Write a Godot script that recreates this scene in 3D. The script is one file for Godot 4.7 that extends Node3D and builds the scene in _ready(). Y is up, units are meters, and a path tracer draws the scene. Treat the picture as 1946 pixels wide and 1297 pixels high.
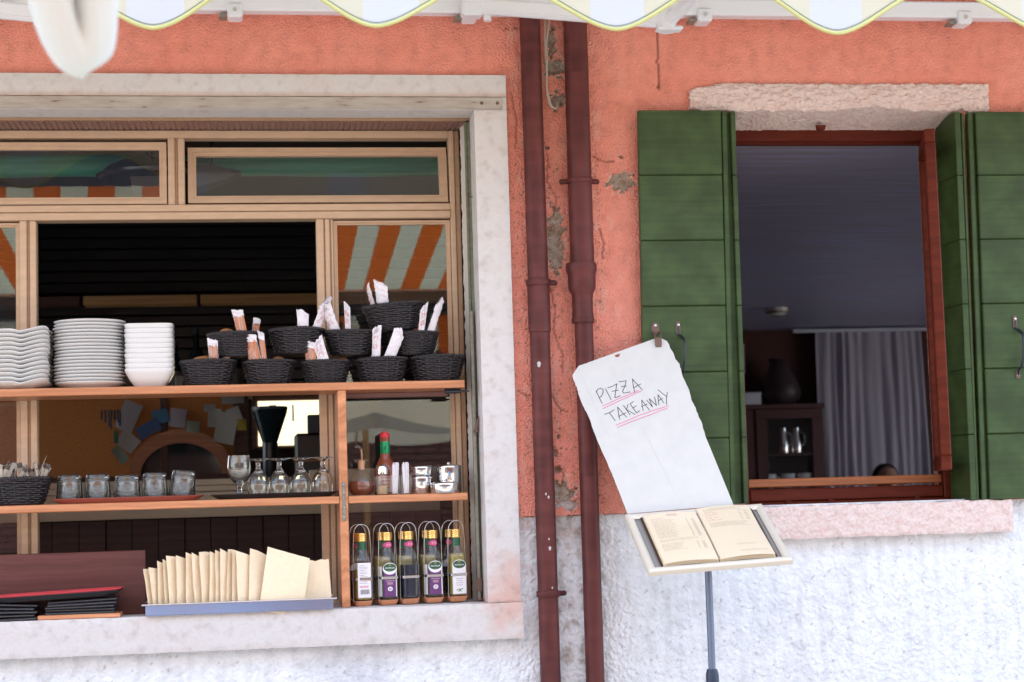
extends Node3D

# ---------------------------------------------------------------- geometry collector
class Geo:
	var v := PackedVector3Array()
	var n := PackedVector3Array()
	var uv := PackedVector2Array()
	var c := PackedColorArray()
	var idx := PackedInt32Array()
	var xf := Transform3D()
	var col := Color(1, 1, 1)
	func put(p: Vector3, nn: Vector3, t := Vector2.ZERO, cc = null) -> int:
		v.append(xf * p)
		n.append((xf.basis * nn).normalized())
		uv.append(t)
		c.append(col if cc == null else cc)
		return v.size() - 1
	func tri(a: Vector3, b: Vector3, d: Vector3, nn: Vector3, ta := Vector2.ZERO, tb := Vector2.ZERO, td := Vector2.ZERO) -> void:
		if (b - a).cross(d - a).dot(nn) > 0.0:
			var k := b; b = d; d = k
			var kt := tb; tb = td; td = kt
		idx.append(put(a, nn, ta)); idx.append(put(b, nn, tb)); idx.append(put(d, nn, td))
	func quad(a: Vector3, b: Vector3, d: Vector3, e: Vector3, nn: Vector3) -> void:
		tri(a, b, d, nn, Vector2(0, 1), Vector2(1, 1), Vector2(1, 0))
		tri(a, d, e, nn, Vector2(0, 1), Vector2(1, 0), Vector2(0, 0))
	# a box with chamfered edges
	func box(ce: Vector3, size: Vector3, bev := 0.002) -> void:
		var h := size * 0.5
		var b: float = minf(bev, minf(h.x, minf(h.y, h.z)) * 0.9)
		if b <= 0.0:
			b = 0.00001
		for ax in 3:
			for s in [-1.0, 1.0]:
				var a1 := (ax + 1) % 3
				var a2 := (ax + 2) % 3
				var q := []
				for k in [[-1, -1], [1, -1], [1, 1], [-1, 1]]:
					var p := Vector3()
					p[ax] = s * h[ax]; p[a1] = k[0] * (h[a1] - b); p[a2] = k[1] * (h[a2] - b)
					q.append(ce + p)
				var nn := Vector3(); nn[ax] = s
				quad(q[0], q[1], q[2], q[3], nn)
				# chamfer between +-ax and +-a1
				for s2 in [-1.0, 1.0]:
					var p0 := Vector3(); var p1 := Vector3()
					p0[ax] = s * h[ax]; p0[a1] = s2 * (h[a1] - b)
					p1[ax] = s * (h[ax] - b); p1[a1] = s2 * h[a1]
					var lo := Vector3(); lo[a2] = -(h[a2] - b)
					var hi := Vector3(); hi[a2] = h[a2] - b
					var n2 := Vector3(); n2[ax] = s; n2[a1] = s2
					quad(ce + p0 + lo, ce + p1 + lo, ce + p1 + hi, ce + p0 + hi, n2.normalized())
		for sx in [-1.0, 1.0]:
			for sy in [-1.0, 1.0]:
				for sz in [-1.0, 1.0]:
					var sg := Vector3(sx, sy, sz)
					tri(ce + Vector3(sx * h.x, sy * (h.y - b), sz * (h.z - b)), ce + Vector3(sx * (h.x - b), sy * h.y, sz * (h.z - b)), ce + Vector3(sx * (h.x - b), sy * (h.y - b), sz * h.z), sg.normalized())
	func span(x0: float, x1: float, y0: float, y1: float, z0: float, z1: float, bev := 0.002) -> void:
		box(Vector3((x0 + x1) / 2, (y0 + y1) / 2, (z0 + z1) / 2), Vector3(absf(x1 - x0), absf(y1 - y0), absf(z1 - z0)), bev)
	# a smooth sheet f(u, v) with u, v in 0..1; the front looks along du x dv (flip turns it)
	func sheet(nu: int, nv: int, f: Callable, flip := false, fc = null, closed := false) -> void:
		var base := v.size()
		var pts := PackedVector3Array()
		pts.resize((nu + 1) * (nv + 1))
		for j in nv + 1:
			for i in nu + 1:
				pts[j * (nu + 1) + i] = f.call(float(i) / nu, float(j) / nv)
		for j in nv + 1:
			for i in nu + 1:
				var i0 := i - 1; var i1 := i + 1
				if closed:
					if i0 < 0: i0 = nu - 1
					if i1 > nu: i1 = 1
				else:
					i0 = maxi(i0, 0); i1 = mini(i1, nu)
				var j0 := maxi(j - 1, 0); var j1 := mini(j + 1, nv)
				var du := pts[j * (nu + 1) + i1] - pts[j * (nu + 1) + i0]
				var dv := pts[j1 * (nu + 1) + i] - pts[j0 * (nu + 1) + i]
				var nn := du.cross(dv)
				if nn.length_squared() < 1e-18:
					nn = Vector3.UP
				if flip: nn = -nn
				var p := pts[j * (nu + 1) + i]
				put(p, nn.normalized(), Vector2(float(i) / nu, float(j) / nv), null if fc == null else fc.call(p))
		for j in nv:
			for i in nu:
				var a := base + j * (nu + 1) + i
				var b := a + 1
				var d := a + nu + 2
				var e := a + nu + 1
				if flip:
					idx.append_array([a, b, d, a, d, e])
				else:
					idx.append_array([a, d, b, a, e, d])
	# profile of (radius, height) points, solid side to the left when the list goes up
	func lathe(pr: Array, segs := 24, at := Vector3.ZERO, sq := 1.0, wob = null) -> void:
		var m := pr.size()
		for k in m - 1:
			var p0: Vector2 = pr[k]
			var p1: Vector2 = pr[k + 1]
			if p0.distance_to(p1) < 1e-7:
				continue
			var d := (p1 - p0).normalized()
			var nn := Vector2(d.y, -d.x)
			var n0 := nn
			var n1 := nn
			if k > 0 and pr[k - 1].distance_to(p0) > 1e-7:
				var dd: Vector2 = (p0 - pr[k - 1]).normalized()
				var o := Vector2(dd.y, -dd.x)
				if o.dot(nn) > 0.75: n0 = (o + nn).normalized()
			if k < m - 2 and pr[k + 2].distance_to(p1) > 1e-7:
				var dd: Vector2 = (pr[k + 2] - p1).normalized()
				var o := Vector2(dd.y, -dd.x)
				if o.dot(nn) > 0.75: n1 = (o + nn).normalized()
			var base := v.size()
			for i in segs + 1:
				var t := TAU * i / segs
				var w: float = wob.call(t) if wob != null else 1.0
				var cs := cos(t) * w; var sn := sin(t) * w
				put(at + Vector3(p0.x * cs, p0.y, p0.x * sn * sq), Vector3(n0.x * cos(t), n0.y, n0.x * sin(t)), Vector2(float(i) / segs, float(k) / m))
				put(at + Vector3(p1.x * cs, p1.y, p1.x * sn * sq), Vector3(n1.x * cos(t), n1.y, n1.x * sin(t)), Vector2(float(i) / segs, float(k + 1) / m))
			for i in segs:
				var a := base + i * 2
				idx.append_array([a, a + 2, a + 1, a + 1, a + 2, a + 3])
	func tube(path: Array, r, segs := 8, caps := true, flat := 1.0) -> void:
		var m := path.size()
		var up := Vector3.UP
		var t0: Vector3 = (path[1] - path[0]).normalized()
		if absf(t0.dot(up)) > 0.9: up = Vector3.RIGHT
		var side := t0.cross(up).normalized()
		var base := v.size()
		for k in m:
			var t: Vector3 = (path[mini(k + 1, m - 1)] - path[maxi(k - 1, 0)]).normalized()
			side = (side - t * side.dot(t)).normalized()
			var bi := t.cross(side)
			var rr: float = r[k] if r is Array else r
			for i in segs + 1:
				var a := TAU * i / segs
				var dn := side * cos(a) + bi * sin(a) * flat
				put(path[k] + dn * rr, dn.normalized(), Vector2(float(i) / segs, float(k) / m))
		for k in m - 1:
			for i in segs:
				var a := base + k * (segs + 1) + i
				var b := a + 1
				var d := a + segs + 2
				var e := a + segs + 1
				idx.append_array([a, d, b, a, e, d])
		if caps:
			for k in [0, m - 1]:
				var t: Vector3 = (path[1] - path[0]).normalized() * -1.0 if k == 0 else (path[m - 1] - path[m - 2]).normalized()
				for i in range(1, segs - 1):
					var q = base + k * (segs + 1)
					var w := xf.affine_inverse()
					tri(w * v[q], w * v[q + i], w * v[q + i + 1], t)
	# polygon in the xy plane pulled from z0 to z1
	func prism(poly: PackedVector2Array, z0: float, z1: float) -> void:
		var ti := Geometry2D.triangulate_polygon(poly)
		for k in range(0, ti.size(), 3):
			for s in [[z1, 1.0], [z0, -1.0]]:
				var q := []
				for w in 3:
					var p := poly[ti[k + w]]
					q.append(Vector3(p.x, p.y, s[0]))
				tri(q[0], q[1], q[2], Vector3(0, 0, s[1]), poly[ti[k]], poly[ti[k + 1]], poly[ti[k + 2]])
		var ar := 0.0
		for k in poly.size():
			ar += poly[k].cross(poly[(k + 1) % poly.size()])
		for k in poly.size():
			var a := poly[k]
			var b := poly[(k + 1) % poly.size()]
			var d := (b - a).normalized()
			var nn := Vector3(d.y, -d.x, 0) * signf(ar)
			quad(Vector3(a.x, a.y, z0), Vector3(b.x, b.y, z0), Vector3(b.x, b.y, z1), Vector3(a.x, a.y, z1), nn)
	# flat ink line of a given width on the z plane
	func ribbon(pts: Array, w: float, z: float) -> void:
		for k in pts.size() - 1:
			var a: Vector2 = pts[k]
			var b: Vector2 = pts[k + 1]
			var d := (b - a).normalized()
			var s := Vector2(-d.y, d.x) * w * 0.5
			a -= d * w * 0.3; b += d * w * 0.3
			var nn := Vector3(0, 0, 1)
			quad(Vector3(a.x + s.x, a.y + s.y, z), Vector3(a.x - s.x, a.y - s.y, z), Vector3(b.x - s.x, b.y - s.y, z), Vector3(b.x + s.x, b.y + s.y, z), nn)
			z += 0.00003
	func mesh(with_color := false) -> ArrayMesh:
		var a := []
		a.resize(Mesh.ARRAY_MAX)
		a[Mesh.ARRAY_VERTEX] = v
		a[Mesh.ARRAY_NORMAL] = n
		a[Mesh.ARRAY_TEX_UV] = uv
		if with_color: a[Mesh.ARRAY_COLOR] = c
		a[Mesh.ARRAY_INDEX] = idx
		var m := ArrayMesh.new()
		m.add_surface_from_arrays(Mesh.PRIMITIVE_TRIANGLES, a)
		return m

var M := {}
var rng := RandomNumberGenerator.new()
var taken := {}
const ORD := ["first", "second", "third", "fourth", "fifth", "sixth", "seventh", "eighth", "ninth", "tenth", "eleventh", "twelfth", "thirteenth", "fourteenth", "fifteenth", "sixteenth", "seventeenth", "eighteenth", "nineteenth", "twentieth", "twenty-first", "twenty-second"]

func numbered(called: String) -> String:
	if not taken.has(called):
		taken[called] = 0
		return called
	taken[called] += 1
	return "%s_%03d" % [called, taken[called]]

func tag(o: Node3D, label: String, category: String, group := "") -> Node3D:
	o.set_meta("label", label)
	o.set_meta("category", category)
	if group: o.set_meta("group", group)
	return o

func thing(called: String, label: String, category: String, at := Vector3.ZERO, turn := 0.0, group := "") -> Node3D:
	var o := Node3D.new()
	o.name = numbered(called)
	add_child(o)
	o.position = at
	o.rotation.y = turn
	tag(o, label, category, group)
	return o

func part(called: String, g, m: Material, parent: Node3D = null, colored := false) -> MeshInstance3D:
	var o := MeshInstance3D.new()
	o.mesh = g if g is Mesh else g.mesh(colored)
	o.material_override = m
	if parent == null:
		o.name = numbered(called)
		add_child(o, true)
	else:
		var k := 0
		var nm := called
		while parent.has_node(NodePath(nm)):
			k += 1
			nm = "%s_%03d" % [called, k]
		o.name = nm
		parent.add_child(o, true)
	return o

func node_part(called: String, parent: Node3D) -> Node3D:
	var o := Node3D.new()
	var k := 0
	var nm := called
	while parent.has_node(NodePath(nm)):
		k += 1
		nm = "%s_%03d" % [called, k]
	o.name = nm
	parent.add_child(o, true)
	return o

func copy(src: Node3D, label: String, at: Vector3, turn := 0.0) -> Node3D:
	var base := String(src.name)
	if base.length() > 4 and base.substr(base.length() - 4, 1) == "_" and base.right(3).is_valid_int():
		base = base.left(-4)
	var o: Node3D = src.duplicate()
	o.name = numbered(base)
	add_child(o)
	o.position = at
	o.rotation = Vector3(0, turn, 0)
	o.set_meta("label", label)
	return o

func boxg(x0: float, x1: float, y0: float, y1: float, z0: float, z1: float, bev := 0.002) -> Geo:
	var g := Geo.new()
	g.span(x0, x1, y0, y1, z0, z1, bev)
	return g

func lin(r: float, g: float, b: float) -> Color:
	return Color(r, g, b).linear_to_srgb()

func noise(freq: float, octaves := 4, sd := 1, kind := FastNoiseLite.TYPE_SIMPLEX_SMOOTH) -> FastNoiseLite:
	var f := FastNoiseLite.new()
	f.seed = sd
	f.frequency = freq
	f.noise_type = kind
	f.fractal_type = FastNoiseLite.FRACTAL_FBM if octaves > 1 else FastNoiseLite.FRACTAL_NONE
	f.fractal_octaves = octaves
	return f

func noise_tex(size: int, f: FastNoiseLite, ramp: Array = []) -> NoiseTexture2D:
	var t := NoiseTexture2D.new()
	t.width = size
	t.height = size
	t.seamless = true
	t.noise = f
	if ramp.size():
		var g := Gradient.new()
		var offs := PackedFloat32Array()
		var cols := PackedColorArray()
		for k in ramp:
			offs.append(k[0])
			cols.append(k[1])
		g.offsets = offs
		g.colors = cols
		t.color_ramp = g
	return t

func grey(x: float) -> Color:
	return Color(x, x, x)

func mat(c: Color, rough := 0.6, metal := 0.0) -> StandardMaterial3D:
	var m := StandardMaterial3D.new()
	m.albedo_color = c
	m.roughness = rough
	m.metallic = metal
	return m

func tri_tex(m: StandardMaterial3D, scale: Vector3, world := false) -> StandardMaterial3D:
	m.uv1_triplanar = true
	m.uv1_world_triplanar = world
	m.uv1_scale = scale
	m.uv1_triplanar_sharpness = 6.0
	return m

# streaky wood or brushed texture; the streaks run along the image's x
func grain_tex(w: int, h: int, sd: int, lo: float, hi: float, stretch := 24.0, tint := Color(1, 1, 1)) -> ImageTexture:
	var f := noise(0.03, 4, sd)
	var f2 := noise(0.006, 2, sd + 7)
	var d := PackedByteArray()
	d.resize(w * h * 3)
	for y in h:
		for x in w:
			# blend over the x seam so that the texture repeats
			var t := float(x) / w
			var a := f.get_noise_2d(x / stretch, y * 2.2 + f2.get_noise_2d(x, y) * 14.0)
			var b := f.get_noise_2d((x - w) / stretch, y * 2.2 + f2.get_noise_2d(x - w, y) * 14.0)
			var q: float = clampf(0.5 + 0.8 * lerpf(a, b, t), 0.0, 1.0)
			var s := lerpf(lo, hi, q)
			var at := (y * w + x) * 3
			d[at] = int(clampf(s * tint.r, 0, 1) * 255)
			d[at + 1] = int(clampf(s * lerpf(tint.g * 0.93, tint.g, q), 0, 1) * 255)
			d[at + 2] = int(clampf(s * lerpf(tint.b * 0.86, tint.b, q), 0, 1) * 255)
	return ImageTexture.create_from_image(Image.create_from_data(w, h, false, Image.FORMAT_RGB8, d))

# brushed paint: faint strokes, pale nicks and dark specks
func paint_tex(n: int, sd: int, nicks: int, dirt: int) -> ImageTexture:
	var f := noise(0.05, 4, sd)
	var f2 := noise(0.008, 3, sd + 3)
	var im := Image.create(n, n, false, Image.FORMAT_RGB8)
	for y in n:
		for x in n:
			var t := float(x) / n
			var a := lerpf(f.get_noise_2d(x / 30.0, y), f.get_noise_2d((x - n) / 30.0, y), t)
			var b := lerpf(f2.get_noise_2d(x, y), f2.get_noise_2d(x - n, y), t)
			var s := clampf(0.90 + 0.12 * a + 0.20 * b, 0.0, 1.0)
			im.set_pixel(x, y, Color(s, s, s * 0.99))
	var r := RandomNumberGenerator.new()
	r.seed = sd
	for k in nicks:
		var p := Vector2i(r.randi_range(0, n - 5), r.randi_range(0, n - 3))
		im.fill_rect(Rect2i(p, Vector2i(r.randi_range(1, 3), r.randi_range(1, 2))), Color(1.0, 1.0, 0.96))
	for k in dirt:
		var p := Vector2i(r.randi_range(0, n - 4), r.randi_range(0, n - 4))
		var g := r.randf_range(0.55, 0.8)
		im.fill_rect(Rect2i(p, Vector2i(r.randi_range(1, 2), r.randi_range(1, 3))), Color(g, g, g))
	return ImageTexture.create_from_image(im)

func materials() -> void:
	var grime := noise_tex(512, noise(0.012, 5, 3), [[0.0, grey(0.90)], [0.45, grey(0.965)], [1.0, grey(1.0)]])
	var fine := noise_tex(512, noise(0.09, 3, 5), [[0.0, grey(0.0)], [1.0, grey(1.0)]])
	var rough_h := noise_tex(512, noise(0.035, 5, 9), [[0.0, grey(0.0)], [0.5, grey(0.4)], [1.0, grey(1.0)]])
	var stone_t := noise_tex(1024, noise(0.012, 6, 21), [[0.0, Color(0.90, 0.87, 0.855)], [0.35, Color(0.965, 0.955, 0.945)], [0.6, Color(0.985, 0.98, 0.975)], [0.8, Color(0.975, 0.955, 0.945)], [1.0, Color(1, 1, 1)]])
	var m: StandardMaterial3D
	# salmon and white plaster: the colours come with the vertices, the grain from textures
	m = mat(Color(1, 1, 1), 0.92)
	m.vertex_color_use_as_albedo = true
	m.albedo_texture = grime
	m.heightmap_enabled = true
	m.heightmap_texture = fine
	m.heightmap_scale = 0.6
	M.plaster = tri_tex(m, Vector3.ONE * 1.9, true)
	m = mat(Color(1, 1, 1), 0.9)
	m.vertex_color_use_as_albedo = true
	m.albedo_texture = grime
	m.heightmap_enabled = true
	m.heightmap_texture = rough_h
	m.heightmap_scale = 0.5
	M.roughcast = tri_tex(m, Vector3.ONE * 2.3, true)
	m = mat(lin(0.675, 0.66, 0.655), 0.85)
	m.vertex_color_use_as_albedo = true
	m.albedo_texture = stone_t
	m.heightmap_enabled = true
	m.heightmap_texture = fine
	m.heightmap_scale = 0.12
	M.concrete = tri_tex(m, Vector3.ONE * 1.3, true)
	m = mat(lin(0.80, 0.70, 0.665), 0.8)
	m.vertex_color_use_as_albedo = true
	m.albedo_texture = stone_t
	m.heightmap_enabled = true
	m.heightmap_texture = rough_h
	m.heightmap_scale = 0.35
	M.marble = tri_tex(m, Vector3.ONE * 3.1, true)
	# anodised brown window frame
	var streak_v := noise_tex(256, noise(0.02, 3, 31), [[0.0, grey(0.94)], [1.0, grey(1.0)]])
	m = mat(lin(0.65, 0.465, 0.315), 0.45)
	m.albedo_texture = streak_v
	m.metallic = 0.25
	M.alu = tri_tex(m, Vector3(2.0, 6.0, 2.0), true)
	m = mat(lin(0.47, 0.30, 0.185), 0.45)
	m.albedo_texture = streak_v
	m.metallic = 0.25
	M.alu_dark = tri_tex(m, Vector3(2.0, 6.0, 2.0), true)
	var wood_t := grain_tex(512, 256, 41, 0.78, 1.0, 34.0, Color(1, 0.99, 0.98))
	m = mat(lin(0.76, 0.35, 0.18), 0.42)
	m.albedo_texture = wood_t
	m.clearcoat_enabled = true
	m.clearcoat = 0.25
	m.clearcoat_roughness = 0.25
	M.shelf = tri_tex(m, Vector3(1.4, 3.0, 3.0))
	m = mat(lin(0.76, 0.35, 0.18), 0.42)
	m.albedo_texture = wood_t
	m.uv1_offset = Vector3(0.3, 0.1, 0.2)
	M.shelf_v = tri_tex(m, Vector3(5.0, 1.5, 5.0))
	m = mat(lin(0.135, 0.040, 0.036), 0.5)
	m.albedo_texture = wood_t
	M.maroon_board = tri_tex(m, Vector3(1.2, 2.5, 2.0))
	m = mat(lin(0.13, 0.062, 0.052), 0.6)
	m.albedo_texture = wood_t
	M.dark_plank = tri_tex(m, Vector3(2.0, 2.0, 2.0))
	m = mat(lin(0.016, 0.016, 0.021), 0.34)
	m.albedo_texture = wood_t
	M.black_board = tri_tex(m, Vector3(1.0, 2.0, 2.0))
	m = mat(lin(0.80, 0.52, 0.25), 0.6)
	m.albedo_texture = wood_t
	M.pine = tri_tex(m, Vector3(1.5, 4.0, 4.0))
	m = mat(lin(0.05, 0.50, 0.33), 0.5)  # raised green carries the glow on the beam
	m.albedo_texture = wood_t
	M.green_glow_beam = tri_tex(m, Vector3(1.2, 3.0, 3.0))
	var cork_t := noise_tex(256, noise(0.16, 3, 61), [[0.0, Color(0.62, 0.5, 0.4)], [0.5, Color(0.85, 0.8, 0.72)], [1.0, Color(1, 1, 1)]])
	m = mat(lin(0.72, 0.33, 0.115), 0.85)
	m.albedo_texture = cork_t
	M.cork = tri_tex(m, Vector3.ONE * 3.5)
	# painted pipes
	var pipe_t := noise_tex(512, noise(0.02, 5, 71), [[0.0, grey(0.86)], [0.5, grey(0.96)], [1.0, grey(1.0)]])
	m = mat(lin(0.140, 0.038, 0.036), 0.42)
	m.metallic_specular = 0.32
	m.albedo_texture = paint_tex(512, 73, 90, 120)
	m.heightmap_enabled = true
	m.heightmap_texture = pipe_t
	m.heightmap_scale = 0.03
	M.pipe = tri_tex(m, Vector3(2.0, 0.7, 2.0), true)
	# shutters
	var paint_t := paint_tex(512, 81, 40, 260)
	m = mat(lin(0.052, 0.092, 0.029), 0.5)
	m.albedo_texture = paint_t
	m.heightmap_enabled = true
	m.heightmap_texture = fine
	m.heightmap_scale = 0.015
	m.metallic_specular = 0.4
	M.green = tri_tex(m, Vector3(1.7, 1.7, 1.7), true)
	m = mat(lin(0.14, 0.024, 0.011), 0.45)
	m.metallic_specular = 0.28
	m.albedo_texture = wood_t
	M.mahogany = tri_tex(m, Vector3(2, 2, 2))
	m = mat(lin(0.46, 0.165, 0.06), 0.35)
	m.albedo_texture = wood_t
	M.orange_wood = tri_tex(m, Vector3(2, 3, 3))
	# metals
	m = mat(lin(0.62, 0.62, 0.64), 0.16, 1.0)
	M.steel = m
	m = mat(lin(0.70, 0.70, 0.70), 0.07, 1.0)
	M.chrome = m
	var zinc_t := noise_tex(256, noise(0.05, 4, 91, FastNoiseLite.TYPE_CELLULAR), [[0.0, grey(0.78)], [1.0, grey(1.0)]])
	m = mat(lin(0.36, 0.36, 0.30), 0.5, 0.55)
	m.albedo_texture = zinc_t
	M.zinc = tri_tex(m, Vector3.ONE * 4.0, true)
	m = mat(lin(0.23, 0.25, 0.17), 0.55)
	m.albedo_texture = zinc_t
	M.olive = tri_tex(m, Vector3.ONE * 3.0, true)
	var rust_t := noise_tex(512, noise(0.02, 5, 95), [[0.0, Color(0.62, 0.5, 0.44)], [0.22, Color(0.9, 0.87, 0.84)], [1.0, Color(1, 1, 1)]])
	m = mat(lin(0.50, 0.47, 0.43), 0.55, 0.1)
	m.albedo_texture = rust_t
	M.strip = tri_tex(m, Vector3(0.8, 4.0, 2.0), true)
	M.rust = mat(lin(0.16, 0.10, 0.07), 0.6, 0.4)
	M.iron = mat(lin(0.045, 0.05, 0.065), 0.3, 0.7)
	M.brown_metal = mat(lin(0.16, 0.10, 0.08), 0.45, 0.4)
	M.gold = mat(lin(0.85, 0.56, 0.18), 0.22, 0.9)
	# household
	M.porcelain = mat(lin(0.74, 0.74, 0.73), 0.14)
	M.black_plastic = mat(lin(0.012, 0.012, 0.014), 0.3)
	M.leather = mat(lin(0.022, 0.021, 0.027), 0.5)
	M.wicker = mat(lin(0.026, 0.022, 0.025), 0.33)
	m = mat(lin(0.88, 0.88, 0.86), 0.95)
	m.albedo_texture = noise_tex(256, noise(0.02, 3, 101), [[0.0, grey(0.93)], [1.0, grey(1.0)]])
	M.paper = tri_tex(m, Vector3.ONE * 4.0)
	m = mat(lin(0.95, 0.79, 0.56), 0.9)
	m.albedo_texture = noise_tex(256, noise(0.02, 3, 103), [[0.0, grey(0.965)], [1.0, grey(1.0)]])
	m.backlight_enabled = true
	m.backlight = grey(0.04)
	M.manila = tri_tex(m, Vector3.ONE * 6.0)
	m = mat(lin(0.645, 0.645, 0.625), 0.93)
	m.albedo_texture = noise_tex(512, noise(0.012, 4, 107), [[0.0, grey(0.965)], [0.6, grey(0.985)], [1.0, grey(1.0)]])
	m.heightmap_enabled = true
	m.heightmap_texture = noise_tex(256, noise(0.02, 3, 108))
	m.heightmap_scale = 0.04
	M.card = tri_tex(m, Vector3.ONE * 2.0)
	M.card_edge = mat(lin(0.62, 0.50, 0.36), 0.95)
	M.ink = mat(lin(0.012, 0.016, 0.02), 0.6)
	M.pink_ink = mat(lin(0.72, 0.12, 0.28), 0.6)
	M.bread = mat(lin(0.60, 0.30, 0.12), 0.8)
	m = mat(lin(0.62, 0.34, 0.15), 0.7)
	m.albedo_texture = noise_tex(128, noise(0.08, 3, 111), [[0.0, Color(0.7, 0.55, 0.4)], [1.0, Color(1, 1, 1)]])
	M.crust = tri_tex(m, Vector3.ONE * 12.0)
	M.stick = mat(lin(0.62, 0.23, 0.10), 0.7)
	m = mat(lin(0.82, 0.78, 0.82), 0.85)
	m.backlight_enabled = true
	m.backlight = grey(0.2)
	M.packet = m
	M.red_ink = mat(lin(0.62, 0.09, 0.07), 0.7)
	M.grey_ink = mat(lin(0.2, 0.17, 0.22), 0.7)
	m = mat(Color(1, 1, 1, 0.004), 0.0)
	m.transparency = BaseMaterial3D.TRANSPARENCY_ALPHA
	M.pane = m
	m = mat(Color(1.0, 1.0, 0.98, 0.02), 0.0)
	m.refraction_enabled = true
	m.refraction_scale = 0.05
	M.glass = m
	m = mat(Color(0.85, 0.92, 0.85, 0.03), 0.0)
	m.transparency = BaseMaterial3D.TRANSPARENCY_ALPHA
	M.thin_glass = m
	m = mat(lin(0.30, 0.075, 0.022), 0.08)
	m.albedo_color = lin(0.17, 0.035, 0.012)
	M.amber = m
	M.vinegar = mat(lin(0.020, 0.012, 0.014), 0.08)
	M.oil = mat(lin(0.30, 0.25, 0.07), 0.08)
	M.hot_sauce = mat(lin(0.25, 0.058, 0.026), 0.12)
	M.red_cap = mat(lin(0.62, 0.02, 0.035), 0.4)
	M.green_foil = mat(lin(0.01, 0.27, 0.10), 0.25, 0.3)
	M.label_green = mat(lin(0.012, 0.085, 0.032), 0.5)
	M.label_white = mat(lin(0.80, 0.78, 0.80), 0.6)
	M.label_purple = mat(lin(0.13, 0.03, 0.15), 0.5)
	M.label_pink = mat(lin(0.62, 0.08, 0.22), 0.5)
	M.neck_green = mat(lin(0.02, 0.11, 0.055), 0.35)
	M.tray_red = mat(lin(0.26, 0.055, 0.035), 0.35)
	M.tray_pink = mat(lin(0.60, 0.06, 0.07), 0.35)
	m = mat(lin(0.72, 0.66, 0.55), 0.4, 0.1)
	M.champagne = m
	M.grey_panel = mat(lin(0.30, 0.28, 0.26), 0.6)
	M.pole_grey = mat(lin(0.15, 0.19, 0.27), 0.35, 0.5)
	M.navy_plastic = mat(lin(0.02, 0.035, 0.07), 0.4)
	M.white_alu = mat(lin(0.78, 0.81, 0.86), 0.35)
	M.white_plastic = mat(lin(0.76, 0.79, 0.84), 0.4)
	M.wire = mat(lin(0.50, 0.45, 0.36), 0.6)
	M.mortar = mat(lin(0.66, 0.62, 0.57), 0.95)
	# awning cloth
	for d in [["cream_cloth", 0.58, 0.55, 0.42, 0.3], ["white_cloth", 0.56, 0.58, 0.625, 0.3], ["parasol_cloth", 0.78, 0.76, 0.60, 1.2], ["piping", 0.60, 0.59, 0.25, 0.3], ["orange_cloth", 0.80, 0.17, 0.015, 1.0], ["sage_cloth", 0.78, 0.84, 0.66, 1.0], ["curtain_cloth", 0.52, 0.60, 0.625, 0.15]]:
		m = mat(lin(d[1], d[2], d[3]), 0.9)
		m.backlight_enabled = true
		m.backlight = lin(d[1] * d[4], d[2] * d[4], d[3] * d[4])
		M[d[0]] = tri_tex(m, Vector3.ONE * 6.0)
	# rooms
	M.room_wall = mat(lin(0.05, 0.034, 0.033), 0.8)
	m = mat(lin(0.60, 0.63, 0.88), 0.4)
	var ceil_t := grain_tex(512, 512, 121, 0.84, 1.0, 16.0)
	m.albedo_texture = ceil_t
	m.roughness_texture = ceil_t
	M.ceiling = tri_tex(m, Vector3(0.9, 1, 0.35), true)
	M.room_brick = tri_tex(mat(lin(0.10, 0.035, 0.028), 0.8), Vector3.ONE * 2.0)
	M.drape = mat(lin(0.52, 0.48, 0.54), 0.95)
	M.cabinet = mat(lin(0.09, 0.022, 0.022), 0.4)
	M.dark_glass = mat(lin(0.012, 0.025, 0.03), 0.06)
	M.counter = mat(lin(0.55, 0.47, 0.34), 0.3, 0.3)
	M.skin = mat(lin(0.36, 0.19, 0.13), 0.5)
	M.hair = mat(lin(0.02, 0.016, 0.015), 0.7)
	M.shirt = mat(lin(0.12, 0.12, 0.16), 0.9)
	m = mat(lin(0.8, 0.78, 0.62), 0.8)
	m.emission_enabled = true
	m.emission = Color(1.0, 0.95, 0.78)
	m.emission_energy_multiplier = 0.62
	M.lit_window = m
	M.navy_enamel = mat(lin(0.025, 0.03, 0.045), 0.15)
	M.terracotta = mat(lin(0.45, 0.20, 0.12), 0.9)
	M.ochre = mat(lin(0.55, 0.42, 0.28), 0.92)
	M.brick = mat(lin(0.11, 0.045, 0.04), 0.9)  # bricks darkened in their own colour to stand for shade on that wall
	M.joint = mat(lin(0.13, 0.12, 0.13), 0.95)
	m = mat(lin(0.40, 0.365, 0.32), 0.85)
	m.albedo_texture = grime
	M.paving = tri_tex(m, Vector3.ONE * 0.4, true)

# ---------------------------------------------------------------- the scene
var house: Node3D
var n1 := FastNoiseLite.new()
var n2 := FastNoiseLite.new()
var n3 := FastNoiseLite.new()
# broken places in the plaster: x, y, half width, half height
const HOLES := [[1.325, 2.478, 0.045, 0.036], [1.098, 2.893, 0.040, 0.030], [1.100, 2.772, 0.026, 0.034], [1.073, 2.262, 0.034, 0.105], [1.085, 2.345, 0.022, 0.035],
	[1.072, 2.19, 0.02, 0.03], [1.035, 1.52, 0.022, 0.018], [1.060, 1.455, 0.016, 0.012], [1.062, 1.375, 0.055, 0.042], [1.10, 1.33, 0.03, 0.02], [1.318, 2.572, 0.005, 0.004],
	[1.326, 2.567, 0.006, 0.005], [1.088, 2.98, 0.016, 0.06], [1.476, 2.825, 0.006, 0.018], [1.066, 1.57, 0.006, 0.006], [1.072, 1.60, 0.005, 0.005], [1.058, 2.60, 0.007, 0.005], [1.09, 2.35, 0.012, 0.012]]

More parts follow.
